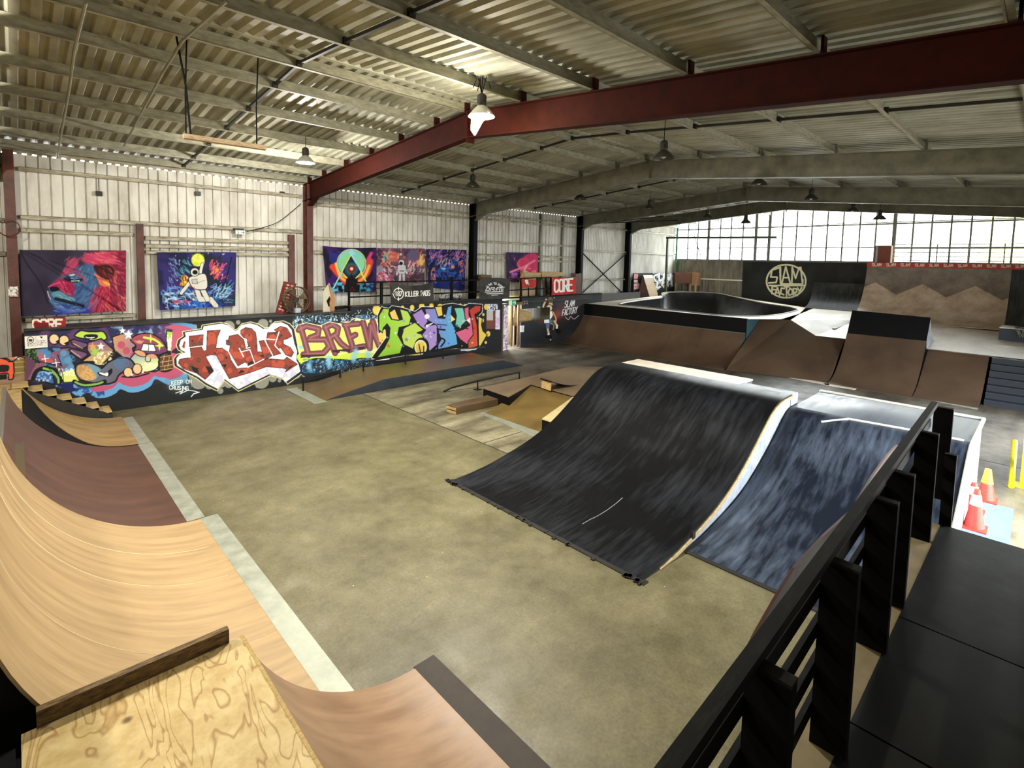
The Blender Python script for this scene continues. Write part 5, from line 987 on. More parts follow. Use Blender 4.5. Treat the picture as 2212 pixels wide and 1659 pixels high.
g = MB(); g.prismY([(22.5, 1.57), (22.98, 2.33), (23.2, 1.9), (23.7, 1.55), (24.2, 1.40), (22.6, 1.30)], w1-.0, w1+.03); g.prismY([(22.5, 1.57), (22.98, 2.38), (23.2, 1.9), (23.7, 1.55), (24.2, 1.42), (22.6, 1.30)], w0-.03, w0); g.build('side_cheek', M_wht, t, label='worn white side cheek')
surf(t, 'back_surface', [(22.98, 2.34), (23.2, 1.95), (23.7, 1.58), (24.2, 1.44)], w1, w0, M_pale)
g = MB(); g.box(20.1, 20.35, w1+1.4, w0+.05, 0, .014); g.build('threshold_plate', M_pale, t)
t = thing('quarter_pipe', 'dull brown quarter pipe between the black-topped wedge and the navy steps', 'ramp', (21.5, 2, 0))
pr_ = smooth_prof([(20.4, .012), (20.9, .10), (21.4, .32), (21.9, .64), (22.4, .99), (22.8, 1.27)])
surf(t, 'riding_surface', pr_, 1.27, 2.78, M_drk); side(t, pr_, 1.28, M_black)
g = MB(); a = az(1986, 852); b_ = az(2114, 878); c = az(2112, 885); d = az(1984, 860); g.slab([(p[0], p[1], .014) for p in (a, b_, c, d)], .014); g.build('threshold_plate', M_plate, t)
t = thing('staircase', 'navy blue wooden steps up to the pale deck at the right edge', 'stairs', (21.5, .2, 0))
M_nv = mat('navy_step_paint', (26, 38, 54), .5, var=.2, scale=4)
for i in range(7):
    x0 = 21.0+i*.26; z = .18*(i+1); g = MB(); g.box(x0, x0+.28, -.85, 1.2, z-.03, z); g.build('tread', M_nv, t); g = MB(); g.box(x0+.02, x0+.04, -.85, 1.2, z-.18, z-.03); g.build('riser', mat('dark_navy_riser', (14, 20, 30), .6), t)
# ---------------------------------------------------------------- wall features at the very back
cs = Canvas(1590, 555, 1900, 700, 3.5, (32, 33, 34)); cs.frame(1650, 430, 3.386)
cs.noise(-160, 450, 800, 800, 120, 17, (52, 53, 54), .4, .7, .8)
CR = (244, 240, 204)
cs.line([(163+143*math.cos(a), 601+121*math.sin(a)) for a in np.linspace(0, 2*PI, 60)], 13, CR)
for L_ in ([(120, 500), (60, 520), (50, 570), (98, 572), (90, 610), (36, 614)], [(118, 500), (122, 620), (283, 622), (286, 590)], [(122, 500), (122, 620)], [(133, 614), (160, 494), (193, 614)], [(145, 575), (182, 575)], [(205, 612), (208, 500), (232, 580), (258, 502), (270, 500), (282, 612)], [(40, 632), (290, 632)],
    [(60, 692), (60, 640), (90, 640)], [(60, 662), (82, 662)], [(80, 700), (100, 648), (116, 702)], [(86, 685), (110, 685)], [(150, 655), (128, 652), (122, 690), (146, 700)], [(150, 642), (182, 642)], [(166, 642), (166, 718)], [(178, 680), (192, 652), (210, 668), (206, 698), (184, 702), (178, 680)], [(218, 712), (216, 654), (240, 658), (240, 680), (218, 684), (246, 706)], [(246, 650), (262, 676), (276, 646)], [(262, 676), (252, 696)]):
    cs.line(L_, 12, CR)
t = thing('logo_wall_panel', 'tall black panel on the back wall with a round cream SLAM FACTORY logo', 'sign', (32.9, 10, 1.7))
a = axx(1604, 610, 32.9)[1]; b_ = axx(1882, 610, 32.9)[1]
painted('logo_panel', cs, (lambda u, v: (32.88, a+(b_-a)*u, 1.76+v*2.46)), 360, 190, .06, (-1, 0, 0), t)
t = thing('quarter_pipe', 'small black quarter pipe against the back wall right of the logo', 'ramp', (31.8, 7.5, 1.78))
pk = [(30.9, 1.80), (31.3, 1.84), (31.7, 1.98), (32.0, 2.2), (32.2, 2.5), (32.3, 2.85), (32.35, 3.14)]
surf(t, 'riding_surface', smooth_prof(pk), 6.5, 9.0, skate('matt_black_quarter_board', (40, 42, 44), (84, 86, 88), .5)); side(t, smooth_prof(pk), 9.0, M_black, base=1.79)
# vert wall
def vertmat():
    m = bpy.data.materials.new('worn_vert_board'); m.use_nodes = True; nt = m.node_tree; n = nt.nodes; L = nt.links; bs = n['Principled BSDF']; bs.inputs['Roughness'].default_value = .45
    g = n.new('ShaderNodeNewGeometry'); sp = n.new('ShaderNodeSeparateXYZ'); L.new(g.outputs['Position'], sp.inputs[0])
    # zigzag boundary: z > zz(y)
    pp = n.new('ShaderNodeMath'); pp.operation = 'PINGPONG'; pp.inputs[1].default_value = .86; ad = n.new('ShaderNodeMath'); ad.operation = 'ADD'; ad.inputs[1].default_value = .3; L.new(sp.outputs[1], ad.inputs[0]); L.new(ad.outputs[0], pp.inputs[0])
    ml_ = n.new('ShaderNodeMath'); ml_.operation = 'MULTIPLY_ADD'; ml_.inputs[1].default_value = .62; ml_.inputs[2].default_value = 2.78; L.new(pp.outputs[0], ml_.inputs[0])
    gt = n.new('ShaderNodeMath'); gt.operation = 'GREATER_THAN'; L.new(sp.outputs[2], gt.inputs[0]); L.new(ml_.outputs[0], gt.inputs[1])
    no = n.new('ShaderNodeTexNoise'); no.inputs['Scale'].default_value = 1.6; no.inputs['Detail'].default_value = 8; no.inputs['Roughness'].default_value = .7; L.new(g.outputs['Position'], no.inputs['Vector'])
    def R2(a, b, ca, cb):
        r = n.new('ShaderNodeValToRGB'); r.color_ramp.elements[0].position = a; r.color_ramp.elements[1].position = b; r.color_ramp.elements[0].color = tuple(lin(ca))+(1,); r.color_ramp.elements[1].color = tuple(lin(cb))+(1,); L.new(no.outputs['Fac'], r.inputs[0]); return r.outputs[0]
    x = n.new('ShaderNodeMix'); x.data_type = 'RGBA'; L.new(gt.outputs[0], x.inputs[0]); L.new(R2(.35, .65, (170, 142, 118), (216, 196, 174)), x.inputs[6]); L.new(R2(.35, .65, (108, 96, 86), (152, 136, 122)), x.inputs[7]); L.new(x.outputs[2], bs.inputs['Base Color']); return m
t = thing('vert_ramp', 'tall pale brown vert ramp with darker zigzag top sheets at the back right', 'ramp', (29, 3, 1.7))
pv = arc(27.5, 1.74, 2.4, z1=4.05, n=20, sgn=1)
surf(t, 'riding_surface', pv, 1.25, 6.12, vertmat()); surf(t, 'riding_surface', pv, -1.0, 1.23, skate('charcoal_vert_board', (48, 48, 50), (84, 84, 88), .5), label='charcoal section at the right')
side(t, pv, 6.11, M_black, base=1.76); xv = pv[-1][0]
cb = Canvas(1870, 560, 2230, 590, 4, (206, 74, 62)); cb.frame(0, 0, 1)
for i in range(11): x0 = 1884+i*31; write(cb, 'SLAM', lambda x, y: (x0+x*.95, 568.5+i*.35+y*1.0), 5.4, 1.3, (250, 240, 232))
painted('banner_strip', cb, (lambda u, v: (xv-.03, 6.12-(7.0)*u, 4.03+v*.2)), 420, 10, .02, (-1, 0, 0), t, label='red strip with small pale lettering')
g = MB(); g.box(xv, 32.9, -1.0, 6.1, 4.14, 4.2); g.build('top_deck', M_carp, t)
t = thing('railing', 'thin grey railing on top of the tall vert ramp before the window', 'railing', (xv+.2, 2.5, 4.2))
for px in (1930, 1968, 2024, 2092, 2170): y = axx(px, 545, xv+.3)[1]; g = MB(); g.bar((xv+.3, y, 4.2), (xv+.3, y, 5.1), .04, .04, (1, 0, 0)); g.build('post', M_mul, t)
for z in (4.36, 4.54, 4.72, 4.9, 5.08): g = MB(); g.bar((xv+.3, axx(1930, 545, xv+.3)[1], z), (xv+.3, -1.0, z), .03, .03); g.build('rail', M_mul, t)
t = thing('cabinet', 'reddish brown wooden box standing on top of the vert ramp corner by the window', 'box', (30.6, 5.8, 4.2))
a = axx(1890, 540, 30.3); b_ = axx(1925, 540, 30.3); g = MB(); g.box(30.3, 31.0, b_[1], a[1], 4.2, 5.04); g.build('carcass', mat('reddish_box_wood', (150, 82, 56), .6, var=.2, scale=4), t); g = MB(); g.box(30.27, 30.3, a[1]-.12, a[1]-.04, 4.22, 5.02); g.build('edge_strip', M_wht, t)
# hoop box
t = thing('basketball_backboard', 'black box with a basketball ring and net lying at the right edge', 'basketball hoop', (25.9, .5, 1.5))
g = MB(); g.box(25.7, 26.9, -.6, 1.25, 1.42, 1.95); g.build('box', M_nv, t); g = MB(); g.box(25.68, 26.9, -.6, 1.25, 1.95, 1.98); g.build('top_edge', M_pale, t)
g = MB(); g.tube([(25.35+.33*math.cos(a), .45+.42*math.sin(a), 2.06) for a in np.linspace(0, 2*PI, 20)[:-1]], .018, 6, close=True); g.build('hoop_ring', M_dark, t)
g = MB()
for i in range(12):
    a = i*2*PI/12
    for s_ in (.26, -.26): g.tube([(25.35+.33*math.cos(a), .45+.42*math.sin(a), 2.05), (25.35+.2*math.cos(a+s_), .45+.26*math.sin(a+s_), 1.72)], .008, 4)
g.build('net', mat('grey_net_cord', (150, 146, 138), .8), t)
g = MB(); g.box(25.36, 25.7, .38, .52, 2.0, 2.04); g.box(25.66, 25.7, .35, .55, 1.9, 2.04); g.build('bracket', M_dark, t)
t = thing('base_board', 'thin pale board under the black hoop box on the deck edge', 'board', (25, .2, 1.4))
q = [az(2139, 757, 1.32), az(2212, 768, 1.32), (24.6, -.4, 1.44), (24.6, 1.3, 1.44)]; g = MB(); g.slab([(p[0], p[1], p[2]+.02) for p in q], .015); g.build('board', M_pale, t)
# items at the back left corner
t = thing('mural_board', 'black board with white and red SLAM lettering along the wall left of the bowl', 'painted wall', (29.5, 17.2, 1.9))
XP = 17.22
cp = Canvas(1360, 580, 1465, 660, 5, (34, 34, 36)); cp.frame(1350, 560, 7.373)
cp.poly([(145, 235), (210, 235), (205, 310), (145, 310)], (232, 150, 152)); cp.poly([(145, 330), (205, 330), (205, 375), (145, 370)], (236, 190, 190)); cp.poly([(145, 390), (240, 380), (235, 470), (145, 485)], (234, 176, 180)); cp.dot(168, 435, 9, (90, 50, 60))
cp.poly([(445, 220), (770, 215), (770, 440), (560, 470), (500, 500)], (196, 196, 196)); cp.noise(440, 215, 770, 480, 30, 3, (40, 40, 44), .5, .6)
for L_ in ([(520, 240), (465, 270), (480, 340), (520, 370), (510, 450), (560, 440)], [(545, 225), (550, 330), (590, 330)], [(600, 400), (625, 230), (650, 400)], [(665, 400), (670, 240), (700, 330), (730, 240), (740, 400)]): cp.line(L_, 26, (250, 250, 250), True)
for L_ in ([(640, 230), (640, 400)], [(610, 400), (680, 410)]): cp.line(L_, 12, (220, 60, 66))
a = ay(1368, 620, XP)[0]; b_ = min(32.7, ay(1456, 620, XP)[0]); zt = ay(1400, 590, XP)[2]
painted('mural_panel', cp, (lambda u, v: (a+(b_-a)*u, XP, 1.9+v*(zt-1.9))), 200, 120, .06, (0, -1, 0), t)
t = thing('small_ramp', 'small tan wooden ramp leaning upright against the board with SLAM lettering', 'ramp', (27.5, 16.7, 2))
P_ = [ay(1389, 594, 17.0), ay(1409, 594, 17.0), ay(1424, 646, 16.45), ay(1406, 649, 16.45)]
g = MB(); g.add(P_+[(p[0]+.03, p[1]+.05, p[2]) for p in P_], [(0, 1, 2, 3), (7, 6, 5, 4), (0, 4, 5, 1), (1, 5, 6, 2), (2, 6, 7, 3), (3, 7, 4, 0)]); g.build('riding_surface', M_tan, t)
g = MB(); s0 = P_[0]; s3 = P_[3]; q = [s0, s3, (s0[0]-.3, 17.1, s3[2])]; g.add(q+[(p[0]-.03, p[1]+.02, p[2]) for p in q], [(0, 1, 2), (5, 4, 3), (0, 3, 4, 1), (1, 4, 5, 2), (2, 5, 3, 0)]); g.build('side_panel', M_redcol, t)
g = MB(); g.add([P_[0], P_[1], Tm(P_[1], P_[2], .14), Tm(P_[0], P_[3], .14)], [(0, 1, 2, 3)]); g.v = [(p[0], p[1]-.02, p[2]) for p in g.v]; g.add([(p[0], p[1]+.015, p[2]) for p in g.v], [(3, 2, 1, 0)]); g.build('top_plate', M_pale, t)
t = thing('cabinet', 'brown wooden cabinet on legs standing against the back wall left of the logo', 'cabinet', (32.3, 15.5, 2.1))
a = axx(1457, 600, 32.2); b_ = axx(1493, 600, 32.2); zb = axx(1470, 612, 32.2)[2]; zt = axx(1470, 588, 32.2)[2]
g = MB(); g.box(32.2, 32.8, b_[1], a[1], zb, zt); g.build('carcass', mat('cabinet_brown', (126, 84, 62), .5, var=.2, scale=4), t); g = MB(); g.box(32.25, 32.8, b_[1]-.35, b_[1]-.01, zb-.1, zt); g.build('side_cabinet', mat('cabinet_tan', (168, 128, 96), .5), t)
for y in (a[1]-.08, b_[1]+.06, b_[1]-.3): g = MB(); g.box(32.24, 32.32, y-.04, y+.04, 2.0, zb); g.build('leg', M_timber, t)
# ================================================================== cloths on the left wall
def cloth(name, label, cv, corners, Y, nu, nv, folds, group=None, cat='tapestry', sag=0.0, bow=0.0, parts=None):
    """corners TL TR BR BL as photo positions on the plane Y"""
    TL, TR, BR, BL = [np.array(ay(*p, Y)) for p in corners]
    def fn(u, v):
        p = (TL*(1-u)+TR*u)*v+(BL*(1-u)+BR*u)*(1-v); d = 0
        for (fx, sl, am, w) in folds:
            k = (u-fx-sl*(1-v)); d += am*math.exp(-(k/w)**2)*(0.35+.65*(1-v))
        z = p[2]-sag*4*u*(1-u)*v+bow*4*u*(1-u)*(1-v)
        return (p[0], p[1]-.02-d-.006*math.sin(u*23+v*3), z)
    return painted(name, cv, fn, nu, nv, .008, (0, -1, 0), None, edge=(40, 36, 46), m=paint_mat('printed_cloth', .75, .2), label=label, cat=cat, group=group)
G = 'printed cloths hung on the left wall'
c = Canvas(36, 530, 280, 690, 4, (58, 52, 72)); c.frame(30, 520, 4.424)
rg = random.Random(2)
def fur(n_, box, dirf, col, w, ln, al=.7):
    for _ in range(n_):
        x = rg.uniform(box[0], box[2]); y = rg.uniform(box[1], box[3]); a = dirf(x, y)+rg.uniform(-.3, .3); l = ln*rg.uniform(.5, 1.1); pts = [(x, y)]
        for k in range(3): a += rg.uniform(-.15, .25); pts.append((pts[-1][0]+math.cos(a)*l/3, pts[-1][1]+math.sin(a)*l/3))
        cc = np.clip(np.array(rg.choice(col), float)+rg.uniform(-14, 14), 0, 255); c.line(pts, rg.uniform(*w), cc, al=al, soft=3)
c.noise(40, 80, 700, 720, 200, 2, (46, 40, 58), .35, .6)
RM = (178, 52, 78)
c.poly([(700, 130), (760, 95), (900, 90), (1080, 95), (1080, 690), (760, 700), (740, 600), (860, 420), (760, 300)], (120, 34, 62), True)
c.poly([(640, 170), (720, 130), (860, 120), (960, 150), (950, 200), (800, 230), (700, 220)], (200, 70, 104), True)
c.poly([(440, 350), (490, 270), (560, 170), (590, 158), (615, 205), (600, 270), (540, 330)], (176, 60, 96), True)
c.poly([(330, 480), (360, 420), (440, 350), (520, 320), (600, 260), (720, 220), (790, 290), (810, 400), (830, 520), (770, 620), (640, 700), (500, 690), (400, 640), (345, 570)], (62, 98, 140), True)
c.poly([(420, 600), (600, 640), (740, 600), (780, 640), (700, 710), (480, 712), (380, 690)], (46, 56, 140), True); c.poly([(770, 460), (900, 420), (920, 520), (850, 660), (740, 690), (720, 600)], (168, 44, 74), True)
c.blur(14)
fur(160, (820, 100, 1070, 680), lambda x, y: .9 if y > 350 else (.1 if y < 200 else .6), [(214, 70, 84), (240, 120, 110), (120, 26, 46), (160, 36, 66), (236, 150, 130)], (5, 13), 90)
fur(60, (650, 110, 960, 210), lambda x, y: .2, [(214, 76, 110), (190, 50, 90), (236, 110, 130)], (6, 14), 80); fur(60, (740, 440, 920, 660), lambda x, y: 1.9, [(196, 48, 76), (230, 90, 100), (110, 24, 60)], (5, 12), 80)
fur(120, (540, 240, 790, 420), lambda x, y: 1.9, [(80, 130, 170), (120, 166, 190), (50, 70, 110), (66, 100, 150)], (4, 10), 46); fur(110, (560, 420, 800, 640), lambda x, y: 2.2, [(70, 110, 160), (100, 140, 180), (50, 60, 120)], (4, 10), 60)
fur(40, (470, 190, 600, 330), lambda x, y: -.9, [(196, 74, 110), (160, 44, 86), (214, 100, 130)], (5, 10), 46); fur(40, (430, 620, 760, 700), lambda x, y: 2.6, [(60, 70, 170), (40, 44, 110), (96, 110, 190)], (6, 12), 60)
c.poly([(760, 250), (830, 222), (910, 230), (965, 280), (950, 340), (900, 370), (830, 350)], (62, 24, 32), True); c.blur(3); fur(26, (780, 235, 950, 350), lambda x, y: .7, [(150, 60, 52), (96, 34, 36), (190, 90, 70)], (5, 9), 50); c.line([(800, 235), (900, 225), (965, 275), (950, 350)], 12, (150, 54, 54), True, soft=6)
c.poly([(765, 305), (830, 350), (900, 385), (918, 425), (870, 440), (820, 420), (800, 370)], (232, 120, 92), True); c.poly([(850, 380), (910, 398), (915, 430), (870, 412)], (244, 180, 84), True)
c.poly([(345, 430), (420, 370), (500, 362), (560, 400), (580, 460), (560, 530), (500, 520), (440, 470), (380, 465)], (160, 34, 78), True); c.blur(3); fur(40, (400, 375, 565, 510), lambda x, y: .8, [(204, 60, 100), (120, 20, 60), (226, 90, 120)], (5, 10), 50)
c.poly([(348, 446), (400, 440), (438, 462), (400, 486), (352, 480)], (18, 12, 28), True); c.line([(330, 442), (370, 420), (440, 400)], 10, (206, 100, 140), True, soft=4)
c.poly([(362, 500), (430, 482), (500, 520), (560, 560), (540, 590), (450, 570), (380, 540)], (92, 148, 168), True); c.blur(2); fur(40, (380, 495, 560, 580), lambda x, y: .5, [(130, 180, 196), (60, 100, 120), (170, 206, 214)], (3, 7), 60)
c.line([(400, 555), (500, 580), (660, 625)], 30, (18, 24, 40), True, soft=14); c.line([(322, 485), (335, 530), (352, 560)], 10, (214, 180, 186), True, soft=3); c.line([(352, 575), (440, 640), (560, 672), (680, 660)], 26, (92, 130, 180), True, al=.8, soft=18)
fur(24, (360, 590, 620, 670), lambda x, y: .3, [(150, 190, 210), (80, 110, 170)], (3, 7), 60)
c.line([(490, 365), (560, 385), (650, 372)], 26, (24, 34, 56), True, soft=12)
for L_ in ([(535, 330), (600, 322)], [(540, 362), (622, 384)], [(552, 386), (600, 382)]): c.line(L_, 11, (214, 232, 230), soft=3)
c.line([(505, 345), (560, 372), (640, 372)], 9, (14, 18, 28), True); c.line([(590, 320), (660, 350), (675, 410)], 18, (178, 60, 92), True, soft=8); c.line([(500, 320), (590, 290), (660, 300)], 14, (170, 70, 106), True, soft=8)
c.line([(60, 95), (130, 230), (250, 400), (330, 600)], 16, (34, 30, 44), True, soft=12); c.line([(60, 95), (230, 200), (440, 330)], 12, (40, 36, 52), True, soft=12)
cloth('tapestry', 'large cloth print of a blue and red lion head on dark purple', c, ((42, 540), (272, 541), (272, 672), (48, 684)), 17.34, 240, 130, ((.08, .9, .05, .03), (.03, 1.6, .04, .03), (.5, .1, .02, .05)), G)
c = Canvas(332, 536, 516, 676, 4, (30, 34, 66)); c.frame(30, 520, 4.424)
c.noise(1360, 90, 2130, 680, 120, 22, (52, 44, 108), .35, .6); c.noise(1700, 90, 1980, 400, 80, 23, (34, 42, 44), .35, .55); c.noise(1950, 400, 2130, 680, 80, 24, (34, 50, 52), .3, .6)
rg = random.Random(4)
def strk(n_, x0, y0, x1, y1, col, w0, w1, ang, sp=.5, ln=60):
    for i in range(n_):
        x = rg.uniform(x0, x1); y = rg.uniform(y0, y1); a = ang+rg.uniform(-sp, sp); l = rg.uniform(.4, 1)*ln; pts = [(x, y)]
        for k in range(3): a += rg.uniform(-.5, .5); pts.append((pts[-1][0]+math.cos(a)*l/3, pts[-1][1]+math.sin(a)*l/3))
        c.line(pts, rg.uniform(w0, w1), col, al=.85, soft=2)
strk(60, 1400, 440, 1800, 620, (96, 160, 220), 5, 14, .5, .7, 120); strk(50, 1430, 480, 1750, 620, (214, 236, 250), 4, 9, .4, .7, 100); strk(40, 1850, 430, 2060, 600, (90, 150, 210), 5, 12, -.6, .7, 90); strk(24, 1880, 430, 2050, 560, (190, 220, 240), 4, 8, -.6, .6, 70)
strk(40, 1450, 560, 1950, 650, (30, 90, 190), 8, 18, .1, .6, 80); strk(20, 1500, 560, 1650, 610, (190, 60, 100), 5, 10, .2, .5, 50)
strk(16, 1520, 180, 1700, 330, (90, 180, 190), 4, 9, .9, .4, 90); strk(30, 1450, 160, 1560, 460, (150, 170, 230), 3, 7, 1.0, .5, 70)
strk(16, 1590, 330, 1680, 420, (244, 150, 50), 8, 16, 1.1, .4, 40); strk(10, 1600, 350, 1660, 410, (250, 220, 70), 5, 10, 1.1, .4, 30)
strk(22, 1870, 240, 1990, 380, (236, 90, 110), 6, 14, -1.0, .3, 90); strk(12, 1880, 260, 1950, 340, (244, 160, 60), 6, 12, -1.0, .3, 60); strk(10, 1900, 250, 1990, 380, (170, 60, 170), 5, 10, -1.0, .3, 80)
for i in range(60): c.dot(rg.uniform(1370, 2110), rg.uniform(110, 640), rg.uniform(2, 8), (214, 224, 246))
c.blur(2.5); c.dot(1758, 184, 62, (226, 236, 96), soft=.08); c.noise(1700, 130, 1815, 240, 30, 31, (200, 214, 70), .5, .7, .8)
WS = (226, 222, 210); KS = (40, 38, 44)
def limb(P_, w): c.line(P_, w+9, KS); c.line(P_, w, WS)
limb([(1790, 340), (1785, 290), (1800, 225)], 26); limb([(1680, 400), (1640, 450), (1600, 500)], 30); limb([(1750, 480), (1780, 560), (1880, 560), (1930, 620)], 46); limb([(1810, 480), (1850, 560)], 44)
c.poly([(1670, 360), (1740, 330), (1830, 320), (1850, 440), (1800, 470), (1710, 450)], WS, True, out=KS, ow=8); c.dot(1728, 300, 44, KS); c.dot(1728, 300, 38, WS); c.dot(1732, 302, 26, (16, 18, 24), ry=22)
c.line([(1720, 440), (1740, 520)], 5, (160, 80, 80)); c.line([(1700, 380), (1760, 400), (1820, 380)], 6, (150, 148, 150)); c.poly([(1700, 370), (1750, 365), (1755, 410), (1705, 412)], (200, 198, 190), out=KS, ow=4)
c.line([(1930, 610), (1940, 630)], 26, WS); c.line([(2080, 160), (2040, 330), (1980, 480)], 10, (16, 18, 36), True, soft=8)
cloth('tapestry', 'cloth print of a floating astronaut touching a yellow moon', c, ((338, 545), (510, 545), (508, 661), (345, 670)), 17.34, 180, 120, ((.06, .02, .03, .03), (.92, -.25, .05, .04), (.5, 0, .02, .1)), G)
O5 = (680, 520, 4.424)
c = Canvas(692, 526, 816, 640, 4, (24, 22, 42)); c.frame(*O5); c.noise(60, 40, 590, 500, 90, 41, (62, 30, 96), .42, .62); c.noise(140, 100, 300, 260, 60, 42, (46, 50, 140), .4, .6, .8)
c.line([(170, 250), (230, 320), (300, 400)], 60, (226, 70, 54), True, soft=16); c.line([(530, 200), (500, 300), (430, 390)], 60, (230, 76, 60), True, soft=16); c.line([(200, 220), (250, 350), (340, 400)], 26, (250, 190, 80), True, soft=8); c.line([(520, 240), (470, 350), (400, 400)], 26, (250, 190, 80), True, soft=8)
c.line([(500, 190), (540, 120)], 30, (226, 60, 110), soft=14); c.dot(350, 215, 130, (130, 216, 204), soft=.04); c.poly([(240, 180), (330, 120), (340, 260), (240, 250)], (150, 216, 130), True, al=.7); c.dot(420, 230, 60, (160, 224, 130), .6, .5); c.line([(350+138*math.cos(a), 222+140*math.sin(a)) for a in np.linspace(0, 6.3, 40)], 10, (236, 240, 130), al=.8)
c.poly([(350, 75), (390, 130), (345, 130), (320, 120)], (160, 220, 236)); c.poly([(348, 130), (448, 300), (350, 400), (258, 300)], (20, 46, 66), out=(246, 226, 90), ow=9); c.line([(348, 130), (448, 300)], 16, (170, 226, 240)); c.line([(258, 300), (180, 450)], 14, (150, 220, 236)); c.line([(440, 300), (500, 410)], 14, (210, 240, 120))
c.dot(352, 270, 56, (40, 120, 120), soft=.3); c.dot(352, 272, 40, (130, 30, 30), soft=.2); c.dot(352, 268, 16, (240, 220, 210), soft=.3)
c.poly([(350, 310), (372, 350), (410, 380), (405, 420), (480, 425), (500, 460), (430, 490), (270, 490), (200, 460), (220, 430), (290, 420), (300, 370), (335, 345)], (22, 16, 22), True, out=(60, 40, 50), ow=3)
c.poly([(335, 480), (358, 440), (380, 480)], (18, 10, 14), out=(150, 30, 40), ow=4); c.noise(130, 400, 280, 500, 40, 44, (90, 200, 224), .45, .65, .9); c.noise(430, 400, 560, 500, 40, 45, (70, 180, 214), .45, .65, .9); c.line([(540, 140), (530, 160), (545, 185)], 5, (230, 90, 80), True)
cloth('tapestry', 'cloth print of a meditating hooded figure under a glowing triangle and round moon', c, ((696, 531), (812, 535), (812, 629), (705, 633)), 17.36, 130, 100, ((.02, .55, .05, .04), (.3, .2, .015, .05)), G, sag=.04)
c = Canvas(806, 528, 924, 618, 4, (110, 84, 100)); c.frame(*O5); c.noise(590, 60, 1060, 400, 60, 51, (70, 50, 74), .4, .6); c.noise(590, 60, 1060, 400, 26, 52, (206, 110, 120), .56, .7, .8)
strk(30, 600, 230, 760, 380, (232, 200, 206), 5, 14, .9, .5, 60); strk(24, 880, 200, 1040, 320, (240, 210, 206), 5, 14, -.8, .5, 60); strk(20, 900, 100, 1040, 240, (226, 96, 100), 6, 14, -.9, .5, 70); strk(14, 620, 90, 740, 260, (240, 150, 110), 6, 14, 1.1, .4, 80)
strk(10, 980, 150, 1045, 260, (240, 214, 90), 6, 12, -1.2, .3, 60); strk(10, 640, 80, 720, 180, (120, 200, 190), 5, 12, .9, .4, 50); strk(20, 600, 300, 720, 390, (216, 90, 120), 5, 12, .6, .5, 50)
c.blur(3); c.dot(752, 150, 50, (206, 100, 88), soft=.1); c.noise(700, 100, 805, 205, 26, 55, (230, 160, 136), .5, .7, .8); c.dot(940, 140, 56, (104, 92, 128), soft=.2); c.dot(822, 130, 13, (214, 200, 200)); c.dot(620, 270, 34, (150, 140, 150), soft=.2)
for i in range(20): c.dot(rg.uniform(900, 1040), rg.uniform(320, 390), rg.uniform(8, 20), (70, 58, 66), soft=.2)
def limb2(P_, w): c.line(P_, w+6, (70, 60, 70)); c.line(P_, w, (214, 206, 210))
limb2([(800, 250), (790, 300), (785, 320)], 20); limb2([(860, 250), (880, 310)], 20); limb2([(818, 300), (812, 385)], 22); limb2([(848, 300), (852, 385)], 22)
c.poly([(795, 235), (865, 235), (865, 310), (800, 310)], (214, 208, 212), True, out=(80, 70, 80), ow=4); c.dot(828, 208, 26, (220, 214, 216)); c.dot(824, 216, 18, (22, 20, 26)); c.line([(815, 290), (850, 290)], 8, (60, 50, 50))
cloth('tapestry', 'cloth print of an astronaut walking through pink clouds and planets', c, ((813, 536), (917, 537), (917, 613), (812, 611)), 17.36, 120, 86, ((.3, .1, .01, .1),), G)
c = Canvas(914, 530, 1014, 636, 4, (40, 36, 84)); c.frame(*O5); c.noise(1060, 80, 1450, 480, 50, 61, (20, 26, 60), .42, .6); c.noise(1060, 80, 1450, 480, 30, 62, (84, 60, 150), .56, .7, .8)
strk(50, 1080, 100, 1440, 220, (220, 130, 170), 4, 9, -.9, .6, 60); strk(30, 1080, 90, 1440, 400, (90, 110, 200), 5, 12, -1.2, .6, 50); strk(26, 1070, 260, 1170, 420, (236, 150, 120), 4, 10, 1.2, .5, 50); strk(20, 1340, 220, 1440, 330, (230, 120, 110), 4, 9, -1.2, .4, 40)
c.poly([(1160, 200), (1200, 230), (1260, 170), (1330, 180), (1390, 230), (1380, 330), (1320, 400), (1250, 410), (1190, 350), (1150, 280)], (24, 34, 80), True); c.noise(1150, 170, 1390, 400, 24, 66, (60, 100, 190), .5, .65, .8); strk(24, 1160, 180, 1380, 260, (240, 190, 170), 3, 8, -1.2, .5, 40)
c.dot(1230, 270, 20, (70, 150, 220), soft=.4); c.dot(1318, 250, 18, (240, 150, 140), soft=.4); c.line([(1210, 262), (1250, 270)], 7, (220, 240, 250)); strk(14, 1180, 300, 1360, 400, (50, 90, 180), 6, 12, 1.3, .4, 40); c.noise(1100, 380, 1440, 460, 40, 67, (26, 40, 110), .35, .5); c.blur(2)
cloth('tapestry', 'cloth print of a dark blue beast head with pink flames', c, ((920, 538), (1007, 540), (1003, 628), (925, 621)), 17.36, 96, 96, ((.1, .2, .02, .05), (.9, -.1, .03, .05)), G)
c = Canvas(1088, 538, 1168, 612, 4, (74, 48, 92)); c.frame(*O5); c.noise(1820, 100, 2130, 400, 60, 71, (54, 40, 76), .4, .6)
c.poly([(2000, 150), (2120, 130), (2125, 350), (1980, 330), (2030, 240)], (206, 56, 104), True); c.dot(1995, 225, 62, (232, 84, 116), soft=.06); c.dot(2000, 215, 44, (214, 60, 96), soft=.3); c.line([(1870, 300), (2000, 250), (2100, 190)], 20, (246, 130, 160), soft=6); c.line([(1990, 290), (2030, 240)], 16, (250, 170, 170))
